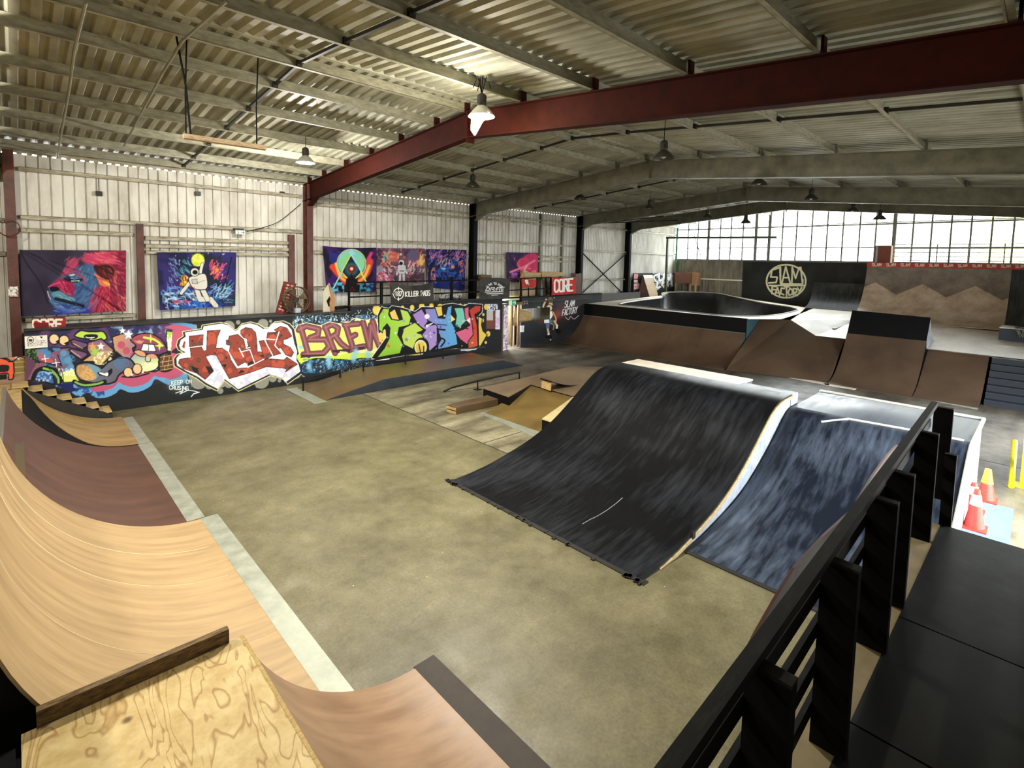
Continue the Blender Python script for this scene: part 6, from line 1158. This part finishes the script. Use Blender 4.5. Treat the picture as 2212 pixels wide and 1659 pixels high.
c.noise(1830, 290, 1960, 380, 30, 72, (190, 110, 200), .45, .65); c.noise(1960, 260, 2125, 360, 30, 73, (250, 120, 150), .45, .65); c.line([(1905, 165), (1912, 185)], 8, (220, 90, 120)); c.line([(1850, 120), (1900, 230), (1940, 260)], 8, (46, 32, 60), True, soft=8)
cloth('tapestry', 'small purple cloth print of a pink ringed planet', c, ((1093, 545), (1161, 546), (1161, 612), (1094, 607)), 17.36, 80, 76, ((.1, .5, .05, .05), (.9, -.1, .04, .06)), G)
# banners on the platform railing
c = Canvas(836, 605, 942, 668, 5, (66, 64, 60)); c.frame(*O5); c.noise(700, 380, 1140, 620, 90, 81, (48, 46, 44), .4, .65)
Wt = (240, 238, 232)
c.line([(800+48*math.cos(a), 507+52*math.sin(a)) for a in np.linspace(0, 6.3, 40)], 9, Wt); c.line([(800, 445), (800, 470)], 9, Wt); c.line([(800, 545), (800, 572)], 9, Wt); c.line([(745, 508), (765, 508)], 8, Wt)
write(c, '187', lambda x, y: (768+x*4.6, 486+y*7.0), 5.0, 8, Wt); write(c, 'KILLER PADS', lambda x, y: (866+x*4.35, 488-x*.22+y*7.6), 5.2, 8.5, Wt)
c.line([(720, 430), (800, 600)], 8, (44, 42, 40), soft=8); c.line([(1060, 430), (960, 600)], 8, (46, 44, 42), soft=8)
cloth('banner', 'dark grey fabric banner reading KILLER PADS tied on the platform railing', c, ((841, 611), (935, 610), (937, 655), (844, 660)), 16.0, 190, 90, ((.2, .3, .03, .06), (.85, -.3, .03, .06)), 'banners on the railing', 'banner', sag=.10, bow=0)
c = Canvas(1030, 600, 1106, 652, 6, (70, 68, 66)); c.frame(1040, 560, 8.508); c.noise(-50, 370, 520, 720, 120, 83, (50, 50, 48), .4, .65)
cx0, cy0 = 235, 650
def arcf(x, y): a = -PI/2+(x-29)*.030; r_ = 220-y*5.5; return (cx0+r_*math.cos(a)*.95, cy0+r_*math.sin(a))
write(c, '-LIVE TO RIDE-', arcf, 4.9, 9, Wt)
for L_ in ([(110, 520), (75, 575), (140, 575), (150, 530), (110, 520)], [(165, 575), (180, 520), (240, 520), (230, 545), (190, 548), (240, 575)], [(270, 575), (290, 520), (340, 520)], [(255, 548), (330, 548)], [(330, 575), (350, 520)], [(345, 520), (420, 515)], [(380, 520), (365, 575), (400, 560)]): c.line(L_, 13, Wt)
c.line([(65, 605), (400, 592)], 13, Wt); c.line([(100, 635), (395, 628)], 16, Wt, al=.85); c.line([(190, 662), (300, 658)], 13, Wt, al=.8)
cloth('banner', 'dark grey fabric banner with arched LIVE TO RIDE lettering on the platform railing', c, ((1035, 604), (1101, 603), (1100, 644), (1034, 648)), 16.22, 150, 84, ((.1, .3, .03, .06), (.9, -.3, .03, .06)), 'banners on the railing', 'banner', sag=-.06)
c = Canvas(1188, 594, 1248, 642, 6, (206, 56, 46)); c.frame(1040, 560, 8.508); c.noise(1290, 320, 1740, 660, 60, 84, (180, 40, 36), .5, .7)
write(c, 'CORE', lambda x, y: (1345+x*17.6, 385-x*1.3+y*36), 4.9, 34, (248, 244, 236))
cloth('banner', 'red CORE banner with white letters on the railing before the black column', c, ((1191, 600), (1243, 598), (1243, 634), (1192, 638)), 16.38, 120, 84, ((.05, 0, .02, .05), (.95, 0, .02, .05)), 'banners on the railing', 'banner')
c = Canvas(1122, 600, 1164, 626, 6, (196, 60, 54)); c.frame(1040, 560, 8.508); c.poly([(800, 390), (850, 380), (880, 460), (830, 470)], (244, 240, 236), True); c.line([(760, 440), (920, 500)], 10, (150, 40, 40)); c.noise(720, 360, 1000, 530, 40, 3, (160, 60, 40), .55, .7)
cloth('banner', 'small red banner with white blot beside the stacked timber ramps', c, ((1126, 604), (1158, 603), (1158, 620), (1127, 622)), 16.44, 60, 36, ((.1, 0, .02, .05),), 'banners on the railing', 'banner')
# ---------------------------------------------------------------- objects on the ledge and platform
c = Canvas(50, 680, 150, 725, 5, (156, 38, 34)); c.frame(0, 680, 5.53)
write(c, 'CORE', lambda x, y: (395+x*17.5, 58+y*17), 5.2, 26, (238, 228, 216)); c.poly([(400, 95), (580, 90), (590, 165), (540, 210), (420, 215)], (120, 22, 20)); c.line([(400, 110), (425, 210), (540, 215), (700, 215)], 7, (190, 100, 80))
q = ay(70, 720, 16.2); q2 = ay(142, 687, 16.2); t = thing('core_sign', 'red CORE box sign with white letters standing on the ledge below the lion', 'sign', (1, 16.2, 2.2))
painted('sign_face', c, (lambda u, v: (q[0]+(q2[0]-q[0])*u, 16.2, 2.16+(q2[2]-2.16)*v)), 150, 60, .3, (0, -1, 0), t, edge=(120, 26, 24))
c = Canvas(48, 718, 108, 760, 6, (238, 234, 226)); c.frame(0, 680, 5.53); c.line([(365+38*math.cos(a), 300+38*math.sin(a)) for a in np.linspace(0, 6.3, 30)], 7, (40, 40, 40)); c.poly([(340, 290), (390, 290), (385, 320), (345, 320)], (60, 60, 60)); c.poly([(470, 258), (510, 262), (500, 285)], (30, 30, 30)); c.line([(428, 255), (430, 375)], 3, (90, 90, 90)); c.noise(320, 335, 420, 380, 8, 4, (140, 140, 140), .5, .6); c.noise(440, 300, 555, 370, 8, 5, (150, 150, 150), .5, .6)
TLq = ay(53, 727, 15.7); BRq = ay(103, 750, 15.7)
painted('safety_notice', c, (lambda u, v: (TLq[0]+(BRq[0]-TLq[0])*u, 15.70, BRq[2]+(TLq[2]-BRq[2])*v)), 100, 50, .012, (0, -1, 0), None, edge=(220, 220, 214), label='white safety notice board fixed at the left end of the graffiti wall', cat='sign')
c = Canvas(14, 612, 46, 646, 6, (236, 232, 224)); c.frame(0, 0, 1); c.noise(14, 612, 46, 646, 3, 4, (120, 110, 100), .52, .6)
TLq = ay(17, 619, 17.0); BRq = ay(40, 640, 17.0)
painted('paper_notice', c, (lambda u, v: (TLq[0]+(BRq[0]-TLq[0])*u, 16.97-.01*math.sin(u*3), BRq[2]+(TLq[2]-BRq[2])*v)), 30, 30, .004, (0, -1, 0), None, edge=(220, 220, 214), label='crumpled white paper notice on the far left red column', cat='sign')
# fan
t = thing('drum_fan', 'round rusty wire fan standing on the ledge beside the red column', 'fan', (6.9, 16.3, 2.17))
cc_ = ay(642, 648, 16.3); g = MB(); R_ = .42
g.tube([(cc_[0]+R_*math.cos(a), 16.3, cc_[2]+R_*math.sin(a)) for a in np.linspace(0, 2*PI, 30)[:-1]], .022, 6, close=True); g.tube([(cc_[0]+R_*math.cos(a), 16.45, cc_[2]+R_*math.sin(a)) for a in np.linspace(0, 2*PI, 30)[:-1]], .02, 6, close=True); M_rust = mat('rusty_fan_wire', (96, 74, 50), .6, .4, var=.3, scale=8); g.build('fan_rim', M_rust, t)
g = MB()
for k in range(28): a = k*2*PI/28; g.tube([(cc_[0]+.06*math.cos(a), 16.27, cc_[2]+.06*math.sin(a)), (cc_[0]+R_*math.cos(a), 16.3, cc_[2]+R_*math.sin(a))], .006, 4)
for r_ in (.14, .23, .32): g.tube([(cc_[0]+r_*math.cos(a), 16.28, cc_[2]+r_*math.sin(a)) for a in np.linspace(0, 2*PI, 26)[:-1]], .005, 4, close=True)
g.build('guard_wire', M_rust, t)
for k in range(4):
    a = k*PI/2+.4; g = MB(); p = lambda r_, o, y: (cc_[0]+r_*math.cos(a+o), y, cc_[2]+r_*math.sin(a+o)); v = [p(.06, 0, 16.36), p(.36, -.35, 16.33), p(.37, .3, 16.42), p(.06, .3, 16.4)]; g.add(v+[(x, y+.01, z) for x, y, z in v], [(0, 1, 2, 3), (7, 6, 5, 4), (0, 4, 5, 1), (1, 5, 6, 2), (2, 6, 7, 3), (3, 7, 4, 0)]); g.build('blade', mat('fan_blade_paint', (110, 92, 66), .5, .3), t)
g = MB(); g.tube([(cc_[0], 16.34, cc_[2]), (cc_[0], 16.5, cc_[2])], .08, 12); g.build('motor', M_dark, t)
g = MB(); g.tube([(cc_[0], 16.45, 2.18), (cc_[0], 16.45, cc_[2])], .03, 8); g.box(cc_[0]-.2, cc_[0]+.15, 16.3, 16.6, 2.13, 2.2); g.build('stand', M_dark, t); g = MB(); g.box(cc_[0]-.12, cc_[0]+.05, 16.15, 16.3, 2.2, 2.34); g.build('control_box', M_wht, t)
# leaning red sign
c = Canvas(590, 600, 650, 690, 6, (112, 34, 30)); c.frame(0, 0, 1)
A_, B_, C_, D_ = (617, 608), (644, 613), (615, 682), (596, 676)
for k, off in ((0, .28), (1, .62)):
    a = (A_[0]*(1-off)+B_[0]*off, A_[1]*(1-off)+B_[1]*off); b_ = (D_[0]*(1-off)+C_[0]*off, D_[1]*(1-off)+C_[1]*off)
    for i in range(9): f_ = .1+i*.095; x = a[0]+(b_[0]-a[0])*f_; y = a[1]+(b_[1]-a[1])*f_; c.line([(x-2.2, y-1.2), (x+2.2, y+.6)], 2.2, (206, 176, 160)); c.line([(x-1.5, y+1.5), (x+1.2, y-1.6)], 1.4, (206, 176, 160))
t = thing('leaning_sign', 'dark red sign with worn lettering leaning against the wall left of the fan', 'sign', (6.2, 16.4, 2.17))
Pq = [np.array(ay(*p, 16.5)) for p in (A_, B_, C_, D_)]
painted('sign_face', c, (lambda u, v: tuple((Pq[0]*(1-u)+Pq[1]*u)*v+(Pq[3]*(1-u)+Pq[2]*u)*(1-v)+np.array([0, .12*v, 0]))), 60, 120, .05, (0, -1, 0), t, edge=(86, 28, 26))
# cream board with a timber ring
t = thing('ring_cutout_board', 'cream board with a round timber ring standing at the platform end', 'board', (8.2, 16.2, 2.3))
def flat(P_, Y, th, name, m, parent, **k):
    W_ = [ay(*p, Y) for p in P_]; n_ = len(W_); g = MB(); g.add(W_+[(p[0], p[1]+th, p[2]) for p in W_], [tuple(range(n_)), tuple(range(2*n_-1, n_-1, -1))]+[(i, n_+i, n_+(i+1) % n_, (i+1) % n_) for i in range(n_)]); return g.build(name, m, parent, **k)
M_cream = mat('cream_board_paint', (206, 198, 172), .6, var=.12, scale=3)
flat([(698, 630), (711, 611), (723, 640), (722, 675), (698, 676)], 16.25, .03, 'board', M_cream, t); flat([(710, 612), (716, 622), (724, 645), (723, 668), (716, 676), (712, 655), (716, 640)], 16.2, .03, 'ring', mat('orange_ply_edge', (176, 128, 82), .6, var=.2, scale=6), t); flat([(706, 650), (712, 640), (715, 655), (710, 663)], 16.23, .01, 'hole_backing', M_black, t)
t = thing('low_bench', 'low black bench box behind the graffiti wall beside the railing end', 'bench', (8.9, 16.3, 2.34))
flat([(727, 664), (754, 661), (754, 666), (728, 669)], 16.1, .3, 'seat', M_black, t)
# timber boxes and ramps stored on the platform
t = thing('stored_ramp', 'pale timber ramp box stored on the platform behind the red blot banner', 'ramp', (17.6, 16.8, 2.1))
flat([(1132, 588), (1168, 589), (1168, 600), (1134, 601)], 16.95, .25, 'top_rail', M_timber, t); flat([(1124, 601), (1132, 582), (1143, 588), (1160, 602), (1158, 640), (1122, 642)], 17.0, .04, 'side_panel', ply('pale_ply_sheet', (206, 178, 134), (182, 150, 104), 3), t)
for a in (1126, 1141, 1157): flat([(a, 604), (a+2, 604), (a+2, 640), (a, 640)], 16.97, .02, 'batten', M_black, t)
t = thing('stored_ramp', 'darker brown ramp box stored on the platform behind the CORE banner', 'ramp', (20, 16.8, 2.1))
flat([(1170, 588), (1217, 588), (1217, 597), (1171, 599)], 17.0, .2, 'top_rail', M_timber, t); flat([(1172, 600), (1200, 597), (1196, 636), (1174, 639)], 17.05, .04, 'side_panel', M_khaki, t); flat([(1178, 600), (1181, 600), (1186, 636), (1182, 636)], 17.03, .02, 'batten', M_black, t)
flat([(1190, 598), (1196, 598), (1198, 634), (1192, 634)], 17.03, .02, 'batten', M_frame, t)
t = thing('stored_board', 'rusty brown board standing between the CORE banner and the black column', 'board', (22, 17, 2.1)); flat([(1243, 592), (1256, 590), (1257, 634), (1244, 636)], 17.0, .05, 'board', M_redcol, t)
t = thing('storage_box', 'brown cardboard box on the platform behind the arched lettering banner', 'box', (15.5, 16.9, 2.1)); flat([(1039, 594), (1062, 594), (1062, 604), (1039, 604)], 17.0, .3, 'box', mat('cardboard_brown', (120, 94, 66), .7), t); flat([(1045, 604), (1056, 604), (1056, 640), (1045, 640)], 17.1, .2, 'stand', M_dark, t)
cw = Canvas(944, 630, 1000, 656, 6, (210, 208, 200)); cw.frame(0, 0, 1); cw.noise(944, 630, 1000, 656, 3, 8, (90, 90, 90), .5, .58); cw.line([(972, 630), (972, 656)], 1.5, (40, 40, 40)); cw.line([(944, 646), (1000, 645)], 1.2, (60, 60, 60)); q = ay(949, 636, 17.1); q2 = ay(997, 653, 17.1)
painted('notice_panel', cw, (lambda u, v: (q[0]+(q2[0]-q[0])*u, 17.1, q2[2]+(q[2]-q2[2])*v)), 100, 36, .03, (0, -1, 0), None, label='row of small black and white notices low behind the platform railing', cat='sign', edge=(60, 60, 60))
# lit exit sign and cable on the left wall
t = thing('exit_sign', 'small lit white exit sign hung under the wall rail above the floating astronaut', 'sign', ay(519, 502, 17.2))
c = Canvas(504, 494, 534, 510, 8, (236, 246, 236)); c.frame(0, 0, 1); c.line([(513, 499), (516, 503), (513, 506)], 1.2, (40, 120, 70)); c.line([(521, 502), (527, 502)], 1.4, (40, 120, 70)); c.line([(525, 499), (528, 502), (525, 505)], 1.2, (40, 120, 70))
q = ay(509, 497, 17.2); q2 = ay(530, 506.5, 17.2)
painted('sign_face', c, (lambda u, v: (q[0]+(q2[0]-q[0])*u, 17.2, q2[2]+(q[2]-q2[2])*v)), 40, 18, .05, (0, -1, 0), t, edge=(210, 214, 210)); g = MB(); m_ = ((q[0]+q2[0])/2, 17.22, q[2]); g.box(m_[0]-.16, m_[0]+.1, 17.22, 17.42, m_[2], m_[2]+.06); g.build('bracket', M_dark, t)
g = MB(); g.tube([ay(*p, 17.3) for p in catmull([(533, 500), (560, 494), (600, 480), (636, 452), (650, 440)], 4, False)], .012, 5); g.build('power_cable', M_black, label='thin black cable sagging up from the exit sign to the red column', cat='cable')
g = MB(); q = ay(19, 492, 16.9); g.tube([(q[0]+.2*math.cos(a), 16.9-.05*math.sin(a), q[2]+.2*math.sin(a)) for a in np.linspace(0, 2*PI, 24)[:-1]], .014, 5, close=True); g.build('wire_hoop', M_redcol, label='rusty wire hoop hung on the far left red column', cat='hoop')
for px in (214, 428, 610):
    t = thing('wall_socket_drop', 'small grey box on a thin conduit high on the left wall, %s' % {214: 'above the lion', 428: 'above the floating astronaut', 610: 'nearest the red frame'}[px], 'box', ay(px, 418, 17.4))
    q = ay(px, 418, 17.42); g = MB(); g.box(q[0]-.07, q[0]+.07, 17.40, 17.48, q[2]-.06, q[2]+.06); g.build('socket_box', M_dark, t); g = MB(); g.tube([(q[0], 17.44, q[2]), (q[0], 17.44, 6.0)], .01, 5); g.build('conduit', M_dark, t)
# ---------------------------------------------------------------- hanging things
M_refl = mat('white_reflector', (206, 206, 196), .35, .3); M_lo = emit_mat('lamp_glass_lit', (255, 240, 170), 60.0); M_refd = mat('dull_reflector', (74, 72, 62), .4, .4)
def pendant(p, r, label, lit=False, ytop=None, drop=None):
    t = thing('pendant_lamp', label, 'lamp', p); zt = roofz(p[1])-.03
    g = MB(); g.lathe(p, [(r, 0), (r*.98, .015), (r*.62, r*.5), (r*.3, r*.78), (r*.28, r*.80), (r*.6, r*.47), (r*.94, .012)], 20, caps=False); g.build('reflector', M_refl if lit else M_refd, t, smooth=True)
    g = MB(); g.lathe(p, [(r*.3, r*.72), (r*.36, r*.9), (r*.36, r*1.5), (r*.2, r*1.65)], 12); g.build('housing', M_dark, t)
    g = MB(); g.lathe(p, [(r*.05, r*.02), (r*.22, r*.1), (r*.3, r*.3), (r*.2, r*.6)], 12); g.build('bulb', M_lo if lit else mat('unlit_bulb', (190, 190, 180), .2), t)
    g = MB(); g.tube([(p[0], p[1], p[2]+r*1.6), (p[0]+.01, p[1], zt)], .008, 5); g.build('chain', M_black, t); return t
LAMPS = []
q = axx(1040, 252, 6.25)
t = pendant(q, .24, 'big glowing pendant lamp hanging in front of the red frame at the ridge', True)
for dx, dy in ((-.16, .05), (.10, -.12), (.02, .14)): g = MB(); g.tube([(q[0], q[1], q[2]+.38), (q[0]+dx*.5, q[1]+dy*.5, q[2]+.7), (q[0]+dx, q[1]+dy, roofz(q[1])-.24)], .009, 5); g.build('rope', M_black, t)
g = MB(); v = [(q[0]-.05, q[1]+.22, q[2]+.08), (q[0]-.05, q[1]-.24, q[2]+.02), (q[0]-.02, q[1]-.02, q[2]-.10), (q[0]-.02, q[1]+.17, q[2]-.30), (q[0]-.04, q[1]+.24, q[2]-.2)]
g.add(v+[(a+.03, b_, c_) for a, b_, c_ in v], [(0, 1, 2, 3, 4), (9, 8, 7, 6, 5)]+[(i, 5+i, 5+(i+1) % 5, (i+1) % 5) for i in range(5)]); g.build('diffuser', M_lo, t, label='tilted glowing glass shade')
LAMPS.append(((q[0]-.35, q[1]+.1, q[2]-.32), 90, (1, .95, .84), .14, None))
LAMPS.append(((q[0]-.3, q[1]+.1, q[2]-.3), 1100, (1, .95, .84), .14, 2.75))
q = (5.6, 13.2, 6.4); qq = axx(660, 352, 5.5); pendant(qq, .23, 'smaller lit pendant lamp hanging over the left side near the eave', True); LAMPS.append(((qq[0], qq[1], qq[2]-.12), 260, (1, .96, .86), .12))
nm = {(1021, 404): 'unlit pendant lamp right of the glowing one, behind the red frame', (1433, 343): 'larger unlit pendant lamp above the apex of the second frame', (1253, 431): 'small unlit pendant lamp left of the second frame apex', (1403, 451): 'small unlit pendant lamp below the second frame, nearer the left wall', (1639, 399): 'unlit pendant lamp near the apex of the third frame', (1752, 431): 'tiny unlit pendant lamp at the apex of the farthest frame', (1842, 457): 'tiny unlit pendant lamp right of the farthest apex', (1900, 474): 'tiny unlit pendant lamp hanging before the big window', (1528, 471): 'tiny unlit pendant lamp left of the farthest apex', (1611, 482): 'tiny unlit pendant lamp low before the window left part'}
for (px, py), lb in nm.items():
    z = 6.3; p = az(px, py, z)
    if p[0] > 32 or px > 1500: z = {1752: 6.4, 1842: 6.2, 1900: 6.0, 1528: 6.1, 1611: 6.0, 1639: 6.45}.get(px, 6.2); p = az(px, py, z)
    if p[0] > 32: p = axx(px, py, 31.5)
    pendant(p, .24, lb)
LAMPS.append(((-2.4, 8.0, 6.3), 560, (1, .95, .84), .15)); pendant((-2.4, 8.0, 6.5), .24, 'lit pendant lamp over the near end of the hall behind the camera', True)
LAMPS.append(((-3.2, 3.6, 6.2), 160, (1, .94, .82), .15)); pendant((-3.2, 3.6, 6.4), .24, 'added unseen pendant lamp over the near quarter pipes, lighting the purlins', True)  # lamp added out of view to light the purlins from the camera side
t = thing('added_doorway_lamp', 'small added warm lamp under the platform, brightening the floor at the doorway', 'lamp', (16.5, 17.25, 1.8)); g = MB(); g.lathe((16.5, 17.3, 1.8), [(.09, 0), (.1, .05), (.09, .12)], 14); g.build('shade', emit_mat('added_lamp_glass', (255, 226, 150), 12), t); g = MB(); g.box(16.42, 16.58, 17.38, 17.5, 1.78, 1.95); g.box(16.47, 16.53, 17.36, 17.4, 1.82, 1.9); g.build('base', M_dark, t); LAMPS.append(((16.45, 16.95, 1.75), 70, (1, .86, .5), .08))  # added lamp for the yellow pool of light on the doorway floor
t = thing('hanging_plank', 'weathered plank hanging from ropes under the roof at the upper left', 'plank', (2.6, 9.4, 5.8))
a = az(396, 294, 5.83); b_ = az(574, 320, 5.83); g = MB(); g.bar(a, b_, .12, .07); g.build('plank', mat('weathered_plank', (222, 200, 168), .7, col2=(170, 142, 110), scale=20, stretch=(.6, 3, 3)), t)
for p, f_ in ((a, .03), (b_, .12)):
    x = p[0]+(b_[0]-a[0])*(f_ if p is a else -f_); y = p[1]; g = MB(); g.tube([(x, y, 5.86), (x+.01, y+.03, 6.5), (x+.04, y, roofz(y)-.05)], .012, 5); g.build('rope', M_black, t)
    if p is a: g = MB(); g.tube([(x+.07, y, 5.8), (x+.02, y+.03, 6.6), (x-.1, y, roofz(y)-.05)], .016, 5); g.build('rope', M_black, t)
def on_roof(px, py, drop):
    Y = 9.0
    for _ in range(30): p = az(px, py, roofz(Y)-drop); Y = .5*Y+.5*p[1]
    return az(px, py, roofz(Y)-drop)
M_cond = mat('grey_conduit', (150, 146, 122), .5, .3)
for P_, lb in ((((490, 2), (395, 88), (350, 160), (268, 315)), 'grey conduit crossing the roof diagonally above the hanging plank'), (((185, 5), (160, 110), (150, 190), (122, 345)), 'thin grey conduit running down the roof above the lion')):
    g = MB(); g.tube([on_roof(*p, .24) for p in P_], .022, 6); g.build('conduit', M_cond, label=lb, cat='pipe')
# ---------------------------------------------------------------- right side: cones, bollard, mat
def cone(p, h, label, band, m=(226, 62, 44)):
    t = thing('traffic_cone', label, 'cone', p, 'traffic cones'); g = MB(); g.box(p[0]-.17, p[0]+.17, p[1]-.15, p[1]+.15, 0, .03); g.build('base', mat('cone_orange_red', m, .45), t)
    g = MB(); g.lathe((p[0], p[1], .03), [(.125, 0), (.05, h*.80-.03), (.035, h-.03), (.028, h-.03)], 20); g.build('body', MATS['cone_orange_red'], t, smooth=True)
    g = MB(); r = lambda f_: .125+(.05-.125)*f_/.8+.004; g.lathe((p[0], p[1], .03), [(r(.55), h*.55), (r(.82)-.0, h*.82)], 20, caps=False) if band == 'white' else g.lathe((p[0], p[1], .03), [(r(.5), h*.5), (r(.78), h*.78), (.042, h-.028)], 20); g.build('band', mat('cone_band_'+band, (240, 226, 220) if band == 'white' else (236, 170, 50), .4), t, smooth=True)
cone((10.85, .60, 0), .62, 'front red traffic cone with white band on the blue floor patch', 'white')
cone((12.35, .57, 0), .55, 'rear orange traffic cone with yellow top behind the others', 'yellow')
cone((11.55, .68, 0), .50, 'middle red traffic cone half hidden against the ramp side', 'white')
g = MB(); g.slab([(p[0], p[1], .006) for p in (az(2125, 1085), az(2190, 1100), az(2178, 1200), az(2060, 1165))], .006); g.build('floor_mat', mat('pale_blue_floor_paint', (96, 132, 170), .6, var=.15, scale=4), label='pale blue painted floor patch under the traffic cones', cat='floor mat')
t = thing('bollard', 'bright yellow square bollard standing by the roller door at the right edge', 'bollard', (13.7, .18, 0)); g = MB(); g.box(13.62, 13.78, .02, .2, 0, 1.5); g.build('post', mat('bright_yellow_paint', (236, 222, 20), .4), t); g = MB(); g.box(13.55, 13.85, -.05, .27, 0, .02); g.build('base_plate', MATS['bright_yellow_paint'], t)
g = MB(); g.tube([(13.35, .30, .045), (14.6, .34, .6)], .045, 10); g.build('yellow_pipe', MATS['bright_yellow_paint'], label='short yellow pipe leaning beside the yellow bollard', cat='pipe')
# ================================================================== light
W = bpy.data.worlds.new('overcast_sky'); SC.world = W; W.use_nodes = True; bg = W.node_tree.nodes['Background']
bg.inputs[0].default_value = (0.93, 0.97, 1.0, 1); bg.inputs[1].default_value = 9.5
def portal_light(name, loc, rot, sx, sy):
    l = bpy.data.lights.new(name, 'AREA'); l.shape = 'RECTANGLE'; l.size = sx; l.size_y = sy; l.cycles.is_portal = True
    o = bpy.data.objects.new(name, l); COL.objects.link(o); o.location = loc; o.rotation_euler = rot; return o
portal_light('window_daylight', (XF+.25, (YL+YR)/2, 5.6), (0, PI/2, 0), 2.7, YL-YR)
for i, (a, b_) in enumerate(doors): portal_light('door_daylight', ((a+b_)/2, YR-.3, 2.0), (PI/2, 0, 0), b_-a, 4.0)
portal_light('side_door_daylight', (16.4, YL+.2, 1.05), (-PI/2, 0, 0), 1.3, 2.1)
def lamp_light(name, loc, e, col, r=.12, spot=None):
    l = bpy.data.lights.new(name, 'SPOT' if spot else 'POINT'); l.energy = e; l.color = col; l.shadow_soft_size = r
    if spot: l.spot_size = spot; l.spot_blend = .6
    o = bpy.data.objects.new(name, l); COL.objects.link(o); o.location = loc; return o
for L_ in LAMPS: lamp_light('lamp_glow', *L_)
vs = SC.view_settings; vs.view_transform = 'Standard'; vs.look = 'None'; vs.gamma = 1; vs.exposure = 1.2; vs.use_curve_mapping = False
SC.cycles.max_bounces = 7; SC.cycles.diffuse_bounces = 4; SC.cycles.glossy_bounces = 3; SC.cycles.transmission_bounces = 4; SC.cycles.transparent_max_bounces = 8
SC.cycles.use_denoising = True; SC.cycles.sample_clamp_indirect = 6; SC.cycles.caustics_reflective = False; SC.cycles.caustics_refractive = False
